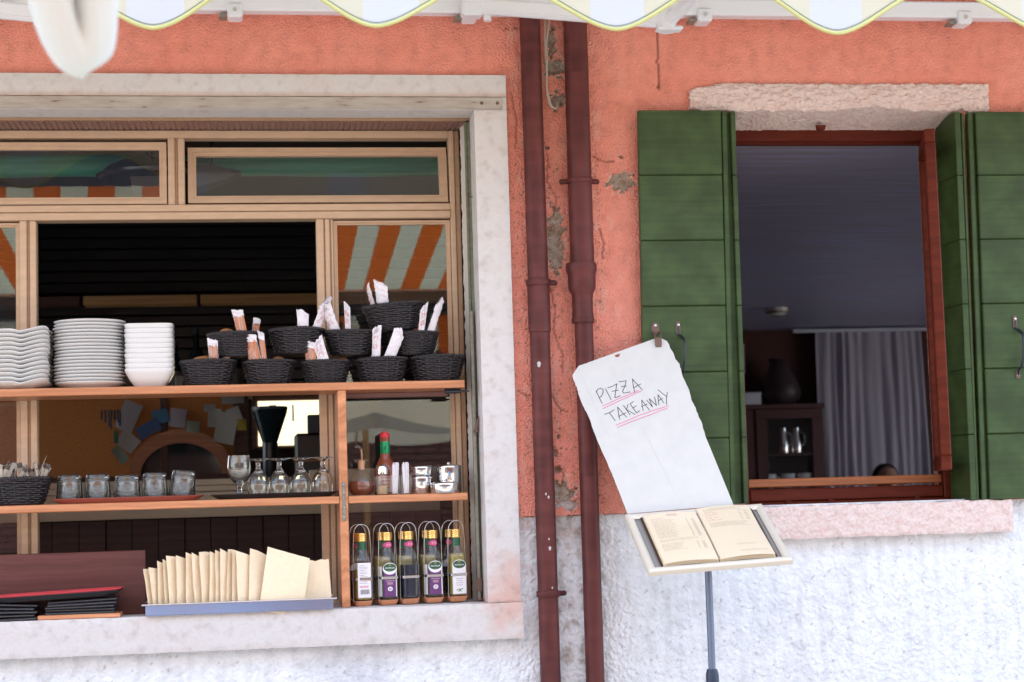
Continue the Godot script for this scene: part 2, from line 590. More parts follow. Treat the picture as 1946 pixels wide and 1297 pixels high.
func _ready() -> void:
	rng.seed = 20240611
	# camera
	var cam := Camera3D.new()
	add_child(cam)
	cam.position = Vector3(0, 1.35, 6.2)
	cam.rotation = Vector3(0.08941947, -0.14569594, -0.0297706)
	cam.keep_aspect = Camera3D.KEEP_HEIGHT
	var at := CameraAttributesPhysical.new()
	at.frustum_focal_length = 62.92
	at.frustum_focus_distance = 6.25
	at.frustum_near = 0.05
	at.frustum_far = 400.0
	at.exposure_aperture = 4.0
	cam.attributes = at
	cam.fov = 21.597
	cam.near = 0.05
	cam.far = 400.0
	cam.current = true
	# sky, sun, exposure
	var env := Environment.new()
	env.background_mode = Environment.BG_SKY
	var sky := Sky.new()
	var ps := ProceduralSkyMaterial.new()
	ps.sky_top_color = Color(0.685, 0.755, 0.87)
	ps.sky_horizon_color = Color(0.935, 0.945, 0.945)
	ps.sky_curve = 0.14
	ps.ground_bottom_color = Color(0.42, 0.40, 0.38)
	ps.ground_horizon_color = Color(0.62, 0.62, 0.62)
	ps.sky_energy_multiplier = 1.25
	sky.sky_material = ps
	env.sky = sky
	env.tonemap_mode = Environment.TONE_MAPPER_LINEAR
	env.tonemap_exposure = 2.65
	env.sdfgi_enabled = true
	env.ssao_enabled = true
	env.ssil_enabled = true
	var we := WorldEnvironment.new()
	we.environment = env
	add_child(we)
	var sun := DirectionalLight3D.new()
	add_child(sun)
	sun.light_energy = 1.4
	sun.light_color = Color(1.0, 0.95, 0.87)
	sun.light_angular_distance = 0.5
	sun.shadow_enabled = true
	var from := Vector3(-0.30, 2.05, -1.0)   # high, from behind the house
	sun.look_at_from_position(from, Vector3.ZERO, Vector3.UP)
	materials()
	more_materials()
	n1.seed = 5; n1.frequency = 14.0; n1.fractal_octaves = 4; n1.fractal_type = FastNoiseLite.FRACTAL_FBM
	n2.seed = 9; n2.frequency = 60.0; n2.fractal_octaves = 3; n2.fractal_type = FastNoiseLite.FRACTAL_FBM
	n3.seed = 12; n3.frequency = 2.2; n3.fractal_octaves = 3; n3.fractal_type = FastNoiseLite.FRACTAL_FBM
	setting()
	house_front()
	takeaway_window()
	right_window()
	kitchen()
	dining_room()
	pipes()
	awning()
	terrace()
	shelves()
	upper_shelf_things()
	lower_shelf_things()
	sill_things()
	menu_stand()
	details()

func setting() -> void:
	var g := Geo.new()
	g.quad(Vector3(-200, 0, 200), Vector3(200, 0, 200), Vector3(200, 0, -200), Vector3(-200, 0, -200), Vector3.UP)
	var o := part("ground", g, M.paving)
	o.set_meta("kind", "structure")
	tag(o, "pale stone paving of the lane in front of the restaurant", "ground")

# signed amount of broken plaster at a point: above 0 the top coat is gone
func broken(x: float, y: float) -> float:
	var best := -1.0
	for h in HOLES:
		var dx: float = (x - h[0]) / h[2]
		var dy: float = (y - h[1]) / h[3]
		if absf(dx) > 2.0 or absf(dy) > 2.0:
			continue
		var d := 1.0 - sqrt(dx * dx + dy * dy) + 0.75 * n1.get_noise_2d(x * 2.0, y * 2.0) + 0.3 * n2.get_noise_2d(x, y)
		best = maxf(best, d)
	return best

const SALMON := Color(0.87, 0.305, 0.22)

# hairline cracks in the plaster: polylines of x, y
const CRACKS := [[[0.915, 3.028], [0.945, 3.040], [0.968, 3.034]], [[1.046, 2.62], [1.060, 2.56], [1.052, 2.48], [1.085, 2.42], [1.075, 2.36]], [[1.050, 2.10], [1.068, 2.02], [1.058, 1.95], [1.090, 1.86], [1.086, 1.80]], [[1.045, 1.72], [1.075, 1.665], [1.10, 1.66]], [[0.928, 1.735], [0.95, 1.722], [0.968, 1.718]], [[0.935, 2.80], [0.950, 2.70], [0.944, 2.60]], [[1.22, 2.57], [1.26, 2.55], [1.30, 2.552]], [[1.05, 1.30 + 0.17], [1.08, 1.44], [1.07, 1.40]], [[1.235, 2.31], [1.25, 2.26], [1.243, 2.20]]]

func cracked(x: float, y: float) -> float:
	var p := Vector2(x + 0.004 * n1.get_noise_2d(x * 2.0, y * 4.0), y + 0.004 * n1.get_noise_2d(y * 3.0, x * 3.0))
	var best := 1.0
	for c in CRACKS:
		if y > maxf(c[0][1], c[c.size() - 1][1]) + 0.03 or y < minf(c[0][1], c[c.size() - 1][1]) - 0.03:
			continue
		for k in c.size() - 1:
			var a := Vector2(c[k][0], c[k][1])
			var b := Vector2(c[k + 1][0], c[k + 1][1])
			best = minf(best, p.distance_to(Geometry2D.get_closest_point_to_segment(p, a, b)))
	return best

func upper_point(x: float, y: float) -> Vector3:
	var z := 0.0022 * n3.get_noise_2d(x * 2.0, y * 2.0) + 0.0008 * n1.get_noise_2d(x, y)
	if x > 0.9 and x < 1.42:
		z += 0.0035 * n3.get_noise_2d(x * 7.0 + 40, y * 7.0) * smoothstep(1.42, 1.2, x)
		var b := broken(x, y)
		if b > -0.2:
			z -= 0.015 * smoothstep(0.0, 0.2, b)
			z += 0.002 * smoothstep(-0.2, 0.0, b) * (1.0 - smoothstep(0.0, 0.1, b))
		if b > 0.1:
			z += 0.005 * n2.get_noise_2d(x, y)
		z -= 0.005 * smoothstep(0.0045, 0.001, cracked(x, y))
	elif x > 1.46 and x < 1.50:
		z -= 0.007 * smoothstep(0.0, 0.25, broken(x, y))
	if absf(x - (1.472 + 0.006 * n1.get_noise_1d(y * 2.0))) < 0.0035 and y > 2.82 and y < 3.05:
		z -= 0.006
	return Vector3(x, y, z)

func upper_color(p: Vector3) -> Color:
	var c := SALMON
	var q := n3.get_noise_2d(p.x * 1.5 + 9.0, p.y * 1.5)
	c = c.lerp(Color(0.89, 0.35, 0.265), clampf(0.5 + q, 0, 1) * 0.6)
	c *= 1.0 + 0.05 * n1.get_noise_2d(p.x, p.y)
	if p.x > 0.9 and p.x < 1.5:
		var pale := clampf(n3.get_noise_2d(p.x * 9.0, p.y * 3.0 + 17.0) * 1.3 - 0.15, 0, 1) * smoothstep(1.45, 1.2, p.x)
		c = c.lerp(Color(0.80, 0.46, 0.36), pale * 0.7)
		var b := broken(p.x, p.y)
		var under := Color(0.33, 0.235, 0.16).lerp(Color(0.50, 0.43, 0.36), clampf(0.5 + n1.get_noise_2d(p.x * 1.7 + 3.0, p.y * 1.7) * 1.2, 0, 1))
		c = c.lerp(Color(0.82, 0.60, 0.50), smoothstep(-0.10, 0.0, b) * 0.7)
		c = c.lerp(under, smoothstep(0.04, 0.14, b))
		c = c.lerp(Color(0.36, 0.12, 0.08), smoothstep(0.004, 0.0012, cracked(p.x, p.y)) * 0.85)
		var fleck := n2.get_noise_2d(p.x * 0.9 + 50.0, p.y * 0.9)
		if p.x < 1.24 and p.y < 2.55 and fleck > 0.46:
			c = c.lerp(Color(0.22, 0.15, 0.11), 0.8)
	if absf(p.x - (1.472 + 0.006 * n1.get_noise_1d(p.y * 2.0))) < 0.0035 and p.y > 2.82 and p.y < 3.05:
		c = Color(0.34, 0.12, 0.08)
	c.a = 1.0
	return c

func base_edge(x: float) -> float:
	if x < 1.0:
		return 1.335 + 0.004 * n1.get_noise_1d(x * 3.0)
	if x < 1.19:
		return 1.315 + 0.010 * n1.get_noise_1d(x * 4.0)
	return 1.303 + 0.002 * n1.get_noise_1d(x * 3.0)

func lower_point(x: float, y: float) -> Vector3:
	var lump := n1.get_noise_2d(x * 2.4, y * 1.7)
	var z := 0.0055 * absf(lump) + 0.0032 * n2.get_noise_2d(x * 1.2, y * 0.9) + 0.003 * n3.get_noise_2d(x * 3, y * 3)
	if x > 0.98 and x < 1.25:
		var w := clampf(n1.get_noise_2d(x * 1.3 + 7.0, y * 0.8) * 2.2 + 0.1, 0, 1) * smoothstep(0.98, 1.03, x) * smoothstep(1.25, 1.17, x)
		z -= 0.007 * w
		z += 0.004 * w * n2.get_noise_2d(x, y)
	return Vector3(x, y, z - 0.006)

func lower_color(p: Vector3) -> Color:
	var c := Color(0.87, 0.895, 0.925)
	c = c.lerp(Color(0.78, 0.81, 0.86), clampf(n3.get_noise_2d(p.x * 1.3, p.y * 1.3 + 30.0) * 1.5, 0, 1) * 0.5)
	var low := Color(0.40, 0.33, 0.28).lerp(Color(0.58, 0.52, 0.48), clampf(0.5 + n2.get_noise_2d(p.x, p.y), 0, 1))
	if p.x > 0.9 and p.x < 1.3:
		var top := smoothstep(1.12, 1.31, p.y + 0.12 * n1.get_noise_2d(p.x * 0.6, p.y * 0.6))
		var left := smoothstep(1.22, 1.15, p.x)
		c = c.lerp(low, top * left * 0.85)
		var w := clampf(n1.get_noise_2d(p.x * 1.3 + 7.0, p.y * 0.8) * 2.2 + 0.1, 0, 1) * smoothstep(0.98, 1.03, p.x) * smoothstep(1.25, 1.17, p.x)
		c = c.lerp(low, w * 0.75)
		c = c.lerp(Color(0.62, 0.40, 0.34), clampf(n3.get_noise_2d(p.x * 6.0, p.y * 6.0 + 3.0) * 1.4, 0, 1) * 0.5 * left * smoothstep(1.0, 1.2, p.y))
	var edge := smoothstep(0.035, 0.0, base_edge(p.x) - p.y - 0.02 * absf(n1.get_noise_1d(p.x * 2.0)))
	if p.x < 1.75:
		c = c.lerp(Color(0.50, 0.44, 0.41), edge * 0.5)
	# damp under the sill and splashes towards the ground
	var drip := clampf(n1.get_noise_2d(p.x * 1.6, p.y * 0.12 + 9.0) * 1.8, 0, 1) * smoothstep(0.45, 0.88, p.y)
	c = c.lerp(Color(0.57, 0.575, 0.60), drip * 0.30)
	c = c.lerp(Color(0.50, 0.51, 0.56), smoothstep(0.25, 0.02, Vector2(p.x - 0.34, (p.y - 0.80) * 1.3).length() + 0.12 * n1.get_noise_2d(p.x * 0.5, p.y * 0.5)) * 0.45)
	if n2.get_noise_2d(p.x * 0.55 + 80.0, p.y * 0.55) > 0.60:
		c = c.lerp(Color(0.45, 0.42, 0.40), 0.7)
	c.a = 1.0
	return c

func field(g: Geo, x0: float, x1: float, y0: float, y1: float, cell: float, pf: Callable, cf: Callable) -> void:
	var nu := maxi(1, int(ceil((x1 - x0) / cell)))
	var nv := maxi(1, int(ceil((y1 - y0) / cell)))
	g.sheet(nu, nv, func(u, v): return pf.call(lerpf(x0, x1, u), lerpf(y0, y1, v)), false, cf)

func house_front() -> void:
	house = thing("house", "salmon plastered house front with a white roughcast base, takeaway window and green shutters", "house")
	# walls behind the plaster
	var g := Geo.new()
	g.span(-6.0, -1.82, 0.0, 3.46, -0.42, -0.02, 0.0)
	g.span(-1.82, 0.905, 2.86, 3.46, -0.42, -0.02, 0.0)
	g.span(-1.82, 0.905, 0.0, 0.89, -0.42, -0.02, 0.0)
	g.span(0.905, 1.728, 0.0, 3.46, -0.42, -0.02, 0.0)
	g.span(1.728, 2.603, 2.750, 3.46, -0.42, -0.02, 0.0)
	g.span(1.728, 2.603, 0.0, 1.20, -0.42, -0.02, 0.0)
	g.span(2.603, 8.0, 0.0, 3.46, -0.42, -0.02, 0.0)
	part("wall", g, M.mortar, house)
	# the rooms' shells: side walls, back wall, roof, floor
	g = Geo.new()
	g.span(-6.0, 8.0, 3.46, 3.6, -9.2, 0.10, 0.0)
	g.span(7.7, 8.0, 0.0, 3.46, -9.2, -6.2, 0.0)
	g.span(7.7, 8.0, 0.0, 3.46, -2.2, -0.42, 0.0)
	g.span(7.7, 8.0, 2.5, 3.46, -6.2, -2.2, 0.0)  # side opening added below this strip to let daylight brighten the dining room
	g.span(7.7, 8.0, 0.0, 0.8, -6.2, -2.2, 0.0)
	g.span(-6.0, 8.0, 0.0, 3.46, -9.2, -8.9, 0.0)
	part("shell", g, M.mortar, house)
	# plaster skins, fine where the plaster is broken
	g = Geo.new()
	var up := func(x, y): return upper_point(x, y)
	var uc := func(p): return upper_color(p)
	field(g, -1.9, 0.95, 2.84, 3.46, 0.014, up, uc)
	field(g, -4.0, -1.8, 1.335, 3.46, 0.05, up, uc)
	var xf := func(x, y):
		var yy: float = base_edge(x) if y < 1.2901 else y
		return upper_point(x, yy)
	field(g, 0.90, 1.44, 1.29, 3.46, 0.0042, xf, uc)
	field(g, 1.44, 1.73, 1.29, 3.46, 0.007, xf, uc)
	field(g, 1.728, 2.61, 2.80, 3.46, 0.012, up, uc)
	field(g, 2.60, 4.2, 1.29, 3.46, 0.014, xf, uc)
	part("salmon_plaster", g, M.plaster, house, true)
	g = Geo.new()
	var lp := func(x, y): return lower_point(x, y)
	var lc := func(p): return lower_color(p)
	field(g, -1.9, 0.93, 0.3, 0.89, 0.007, lp, lc)
	field(g, 0.90, 1.30, 0.3, 1.345, 0.0042, lp, lc)
	field(g, 1.30, 3.3, 0.3, 1.31, 0.007, lp, lc)
	field(g, -4.0, -1.8, 0.0, 1.335, 0.05, lp, lc)
	field(g, 3.3, 5.0, 0.0, 1.31, 0.05, lp, lc)
	field(g, -1.9, 3.3, 0.0, 0.3, 0.03, lp, lc)
	part("white_roughcast", g, M.roughcast, house, true)
	# concrete surround of the takeaway window
	part("window_lintel", stone_block(-1.82, 0.911, 2.779, 2.857, -0.10, 0.030, 0.016, 0.0012, 1), M.concrete, house, true)
	part("window_lintel", stone_block(-1.82, 0.911, 2.7325, 2.7785, -0.10, 0.026, 0.016, 0.001, 2), M.concrete, house, true)
	part("window_jamb", stone_block(0.795, 0.911, 1.0045, 2.7315, -0.112, 0.029, 0.012, 0.0012, 3), M.concrete, house, true)
	part("window_jamb", stone_block(-1.82, -1.70, 1.0045, 2.7315, -0.112, 0.029, 0.03, 0.001, 4), M.concrete, house, true)
	part("window_sill", stone_block(-1.83, 0.914, 0.8805, 1.003, -0.30, 0.052, 0.012, 0.0014, 5), M.concrete, house, true)
	g = Geo.new()
	g.span(0.80, 0.906, 1.0, 2.78, -0.34, -0.114, 0.0)
	g.span(-1.8, 0.906, 2.735, 2.86, -0.34, -0.103, 0.0)
	part("window_reveal", g, M.mortar, house)
	# steel strip screwed along the lintel
	var st := part("steel_strip", boxg(-1.75, 0.896, 2.7345, 2.776, 0.0268, 0.0325, 0.0008), M.strip, house)
	for x in [0.822, 0.878]:
		var q := Geo.new()
		q.xf = Transform3D(Basis(Vector3.RIGHT, PI / 2), Vector3(x, 2.7555, 0.0325))
		q.lathe([Vector2(0, 0), Vector2(0.0062, 0.0), Vector2(0.0062, 0.0012), Vector2(0.0045, 0.0022), Vector2(0.002, 0.0016), Vector2(0, 0.0016)], 14)
		part("screw", q, M.rust, st)
	# rough stone lintel and sill of the right window
	part("stone_lintel", rough_lintel(), M.marble, house, true)
	part("stone_sill", stone_block(1.62, 2.712, 1.1885, 1.3035, -0.16, 0.046, 0.008, 0.006, 8), M.marble, house, true)
	# plaster cheeks of the right window
	g = Geo.new()
	g.sheet(30, 160, func(u, v): return Vector3(2.602 - 0.003 * n1.get_noise_2d(u * 0.4, v * 3.0), lerpf(1.29, 2.70, v), lerpf(0.0, -0.42, u)), true, func(_p): return Color(0.62, 0.33, 0.28))
	part("plaster_reveal", g, M.plaster, house, true)
	g = Geo.new()
	g.sheet(30, 160, func(u, v): return Vector3(1.730 + 0.002 * n1.get_noise_2d(u * 0.4 + 4.0, v * 3.0), lerpf(1.29, 2.70, v), lerpf(0.0, -0.42, u)), false, func(_p): return Color(0.62, 0.33, 0.28))
	part("plaster_reveal", g, M.plaster, house, true)

# a worn block: six sheets with noise; stains by colour
func stone_block(x0: float, x1: float, y0: float, y1: float, z0: float, z1: float, cell: float, amp: float, sd: int) -> Geo:
	var g := Geo.new()
	var rag := func(p: Vector3) -> Vector3:
		var e := amp * 1.4
		var q := p
		q.z += amp * (n1.get_noise_3d(p.x * 1.5 + sd, p.y * 1.5, p.z) + 0.6 * n2.get_noise_3d(p.x, p.y, p.z + sd)) if p.z > z1 - 0.02 else 0.0
		q.y += e * 0.7 * n1.get_noise_3d(p.x * 1.2, p.y + sd, p.z * 2.0)
		q.x += e * 0.5 * n1.get_noise_3d(p.x + sd, p.y * 1.2, p.z * 2.0)
		# worn arris
		var dx := minf(p.x - x0, x1 - p.x)
		var dy := minf(p.y - y0, y1 - p.y)
		var d := minf(dx, dy)
		if d < 0.004 and p.z > z1 - 0.004:
			q.z -= 0.002 + amp * 0.8 * absf(n1.get_noise_3d(p.x * 2.0, p.y * 2.0, 5.0 + sd))
		return q
	var tint := func(p: Vector3) -> Color:
		var c := Color(1, 1, 1)
		if sd == 8:
			c = Color(1.0, 0.97, 0.97).lerp(Color(0.80, 0.50, 0.47), clampf(absf(n1.get_noise_2d(p.x * 0.9, p.y * 3.5)) * 2.6 - 0.3, 0, 1) * 0.38)
		else:
			c = c.lerp(Color(0.92, 0.74, 0.68), clampf(n3.get_noise_3d(p.x * 2.0, p.y * 5.0, sd) * 1.6, 0, 1) * 0.2)
			if sd == 3 or sd == 5:
				var r := smoothstep(0.16, 0.02, Vector2(p.x - 0.885, (p.y - 1.03) * 0.8).length() + 0.06 * n1.get_noise_2d(p.x, p.y))
				c = c.lerp(Color(0.98, 0.62, 0.52), r * 0.75)
			if sd == 1:
				c = c.lerp(Color(0.80, 0.58, 0.46), smoothstep(0.012, 0.0, p.y - y0 + 0.006 * n1.get_noise_1d(p.x * 3.0)) * 0.8)
				if absf(p.x - 0.0 + 0.412 - 0.35 - 0.004 * n1.get_noise_1d(p.y * 5.0)) < 0.003:
					c = Color(0.45, 0.36, 0.33)
		return c
	var nx := maxi(2, int((x1 - x0) / cell))
	var ny := maxi(2, int((y1 - y0) / cell))
	var nz := maxi(2, int((z1 - z0) / 0.03))
	g.sheet(nx, ny, func(u, v): return rag.call(Vector3(lerpf(x0, x1, u), lerpf(y0, y1, v), z1)), false, tint)
	g.sheet(nx, ny, func(u, v): return rag.call(Vector3(lerpf(x0, x1, u), lerpf(y0, y1, v), z0)), true, tint)
	g.sheet(nx, nz, func(u, v): return rag.call(Vector3(lerpf(x0, x1, u), y1, lerpf(z0, z1, v))), true, tint)
	g.sheet(nx, nz, func(u, v): return rag.call(Vector3(lerpf(x0, x1, u), y0, lerpf(z0, z1, v))), false, tint)
	g.sheet(ny, nz, func(u, v): return rag.call(Vector3(x1, lerpf(y0, y1, u), lerpf(z0, z1, v))), false, tint)
	g.sheet(ny, nz, func(u, v): return rag.call(Vector3(x0, lerpf(y0, y1, u), lerpf(z0, z1, v))), true, tint)
	return g

# the hewn lintel: front and underside in one ragged sheet
func rough_lintel() -> Geo:
	var g := Geo.new()
	var tint := func(p: Vector3) -> Color:
		var c := Color(1.0, 0.95, 0.945)
		var vein := absf(n1.get_noise_2d(p.x * 1.0 + 3.0, p.y * 4.0 + p.z * 4.0))
		c = c.lerp(Color(0.88, 0.66, 0.58), clampf(0.6 - vein * 5.0, 0, 1))
		c = c.lerp(Color(0.86, 0.68, 0.65), clampf(n3.get_noise_2d(p.x * 4.0, p.y * 9.0) * 1.2, 0, 1) * 0.5)
		return c
	var x0 := 1.582
	var x1 := 2.716
	var f := func(u: float, v: float) -> Vector3:
		var x := lerpf(x0, x1, u)
		var ytop := 2.836 + 0.004 * n1.get_noise_1d(x * 1.6) - 0.022 * smoothstep(1.70, 1.585, x)
		var arr := 2.738 + 0.010 * n3.get_noise_1d(x * 4.0) + 0.012 * smoothstep(2.12, 2.2, x) * smoothstep(2.45, 2.25, x)
		var p := Vector3(x, 0, 0)
		if v < 0.12:
			p.y = ytop; p.z = lerpf(-0.015, 0.010, v / 0.12)
		elif v < 0.56:
			var t := (v - 0.12) / 0.44
			p.y = lerpf(ytop, arr, t); p.z = 0.012 + 0.006 * sin(t * PI)
		else:
			var t := (v - 0.56) / 0.44
			p.y = lerpf(arr, 2.694, t); p.z = lerpf(0.010, -0.17, t)
		var k := 0.009 * n1.get_noise_3d(p.x * 1.4, p.y * 3.0, p.z * 3.0) + 0.008 * absf(n1.get_noise_3d(p.x * 3.0 + 5.0, p.y * 7.0, p.z * 7.0)) + 0.0015 * n2.get_noise_3d(p.x, p.y, p.z)
		p.z += k
		p.y += k * 0.6 - 0.002
		p.x += 0.006 * n1.get_noise_2d(p.y * 3.0, u * 3.0)
		return p
	g.sheet(260, 70, f, true, tint)
	for e in [0.0, 1.0]:
		g.sheet(6, 30, func(u, v):
			var p: Vector3 = f.call(e, 0.12 + v * 0.44)
			p.z = lerpf(p.z, -0.02, u)
			return p, e == 0.0, tint)
	return g

func frame_bar(x0: float, x1: float, y0: float, y1: float, z0: float, z1: float) -> Geo:
	return boxg(x0, x1, y0, y1, z0, z1, 0.0025)

func takeaway_window() -> void:
	var w := node_part("takeaway_window", house)
	var f := -0.26
	# soffit board above the frame, with slats
	part("soffit_board", boxg(-1.70, 0.795, 2.7245, 2.7345, -0.262, -0.118, 0.001), M.alu_dark, w)
	var g := Geo.new()
	for k in 120:
		var x := -1.69 + k * 0.0206
		if x < 0.78:
			g.span(x, x + 0.0165, 2.7205, 2.7245, -0.258, -0.13, 0.0015)
	part("soffit_slats", g, M.mahogany_soft, w)
	# outer frame
	part("head_rail", frame_bar(-1.66, 0.7337, 2.6915, 2.7195, f - 0.07, f), M.alu, w)
	part("stile", frame_bar(0.734, 0.753, 1.004, 2.7195, f - 0.07, f), M.alu, w)
	part("stile", frame_bar(0.7535, 0.7725, 1.004, 2.7195, f - 0.07, f - 0.006), M.alu_dark, w)
	part("stile", frame_bar(-1.70, -1.66, 1.004, 2.7195, f - 0.07, f), M.alu, w)
	part("transom", frame_bar(-1.66, 0.7337, 2.4225, 2.4485, f - 0.07, f), M.alu, w)
	part("transom", frame_bar(-1.66, 0.7337, 2.393, 2.4205, f - 0.07, f + 0.004), M.alu, w)
	part("transom_groove", boxg(-1.66, 0.7337, 2.4203, 2.4227, f - 0.06, f - 0.008, 0.0), M.alu_dark, w)
	for q in [[-0.2845, -0.2605], [-0.2565, -0.253], [-0.249, -0.2255]]:
		part("mullion", frame_bar(q[0], q[1], 2.4487, 2.6913, f - 0.06, f - (0.006 if q[1] - q[0] < 0.01 else 0.0)), M.alu, w)
	part("mullion_core", boxg(-0.282, -0.228, 2.4487, 2.6913, f - 0.055, f - 0.010, 0.0), M.alu_dark, w)
	for q in [[-0.8055, -0.7805], [-0.7775, -0.7735], [-0.7705, -0.7475]]:
		part("mullion", frame_bar(q[0], q[1], 1.004, 2.3928, f - 0.06, f - (0.006 if q[1] - q[0] < 0.01 else 0.0)), M.alu, w)
	part("mullion_core", boxg(-0.803, -0.75, 1.004, 2.3928, f - 0.055, f - 0.010, 0.0), M.alu_dark, w)
	for q in [[0.2415, 0.269], [0.2735, 0.2905], [0.2945, 0.3035]]:
		part("mullion", frame_bar(q[0], q[1], 1.004, 2.3928, f - 0.06, f - (0.004 if q[1] - q[0] < 0.012 else 0.0)), M.alu, w)
	part("mullion_core", boxg(0.244, 0.301, 1.004, 2.3928, f - 0.055, f - 0.010, 0.0), M.alu_dark, w)
	# left transom sash, closed
	sash(w, -1.64, -0.2900, 2.4530, 2.6780, f - 0.012, 0.026, 0.0)
	# right transom sash, tilted inwards at the top
	sash(w, -0.2150, 0.7280, 2.4560, 2.6660, f - 0.016, 0.029, deg_to_rad(7.5))
	# fixed panes beside the open hatch
	sash(w, -1.655, -0.8075, 1.02, 2.388, f - 0.02, 0.014, 0.0)
	sash(w, 0.3050, 0.7320, 1.02, 2.388, f - 0.02, 0.014, 0.0)
	part("bottom_rail", frame_bar(-1.66, 0.7337, 1.0035, 1.019, f - 0.07, f - 0.002), M.alu, w)

func sash(w: Node3D, x0: float, x1: float, y0: float, y1: float, z: float, wd: float, tilt: float) -> void:
	var s := node_part("sash", w)
	s.position = Vector3((x0 + x1) / 2, y0, z)
	s.rotation.x = -tilt
	var hw := (x1 - x0) / 2
	var h := y1 - y0
	# mitred frame: four bars, each with a step down to the glass
	for k in 4:
		var g := Geo.new()
		var o := [Vector2(-hw, 0), Vector2(hw, 0), Vector2(hw, h), Vector2(-hw, h)]
		var i := [Vector2(-hw + wd, wd), Vector2(hw - wd, wd), Vector2(hw - wd, h - wd), Vector2(-hw + wd, h - wd)]
		var a: Vector2 = o[k]
		var b: Vector2 = o[(k + 1) % 4]
		var c: Vector2 = i[(k + 1) % 4]
		var d: Vector2 = i[k]
		var m0 := a.lerp(d, 0.55)
		var m1 := b.lerp(c, 0.55)
		g.prism(PackedVector2Array([a, b, m1, m0]), -0.03, 0.0)
		g.prism(PackedVector2Array([m0, m1, c, d]), -0.03, -0.008)
		part("rail", g, M.alu, s)
	# a sheet of glass with two faces
	for z0 in [-0.0150]:
		var p := Geo.new()
		p.span(-hw + wd * 0.8, hw - wd * 0.8, wd * 0.8, h - wd * 0.8, z0 - 0.0035, z0, 0.0)
		part("pane", p, M.pane, s)

func shutter_boards(p: Node3D, w: float, y0: float, n: int, bh: float, th: float, lean: float, face: float) -> void:
	# n boards of height bh between x 0 and w, v joints between them; lean is dx per dy
	for k in n:
		var g := Geo.new()
		var b := 0.0035
		var lo := y0 + k * bh + 0.0008
		var hi := y0 + (k + 1) * bh - 0.0008
		g.xf = Transform3D(Basis(Vector3(1, 0, 0), Vector3(lean, 1, 0), Vector3(0, 0, 1)), Vector3(-lean * y0 + 0.0006 * (k % 2), 0, 0.0004 * ((k * 7) % 3)))
		g.span(0, w, lo, hi, face - th, face, b)
		part("board", g, M.green, p)

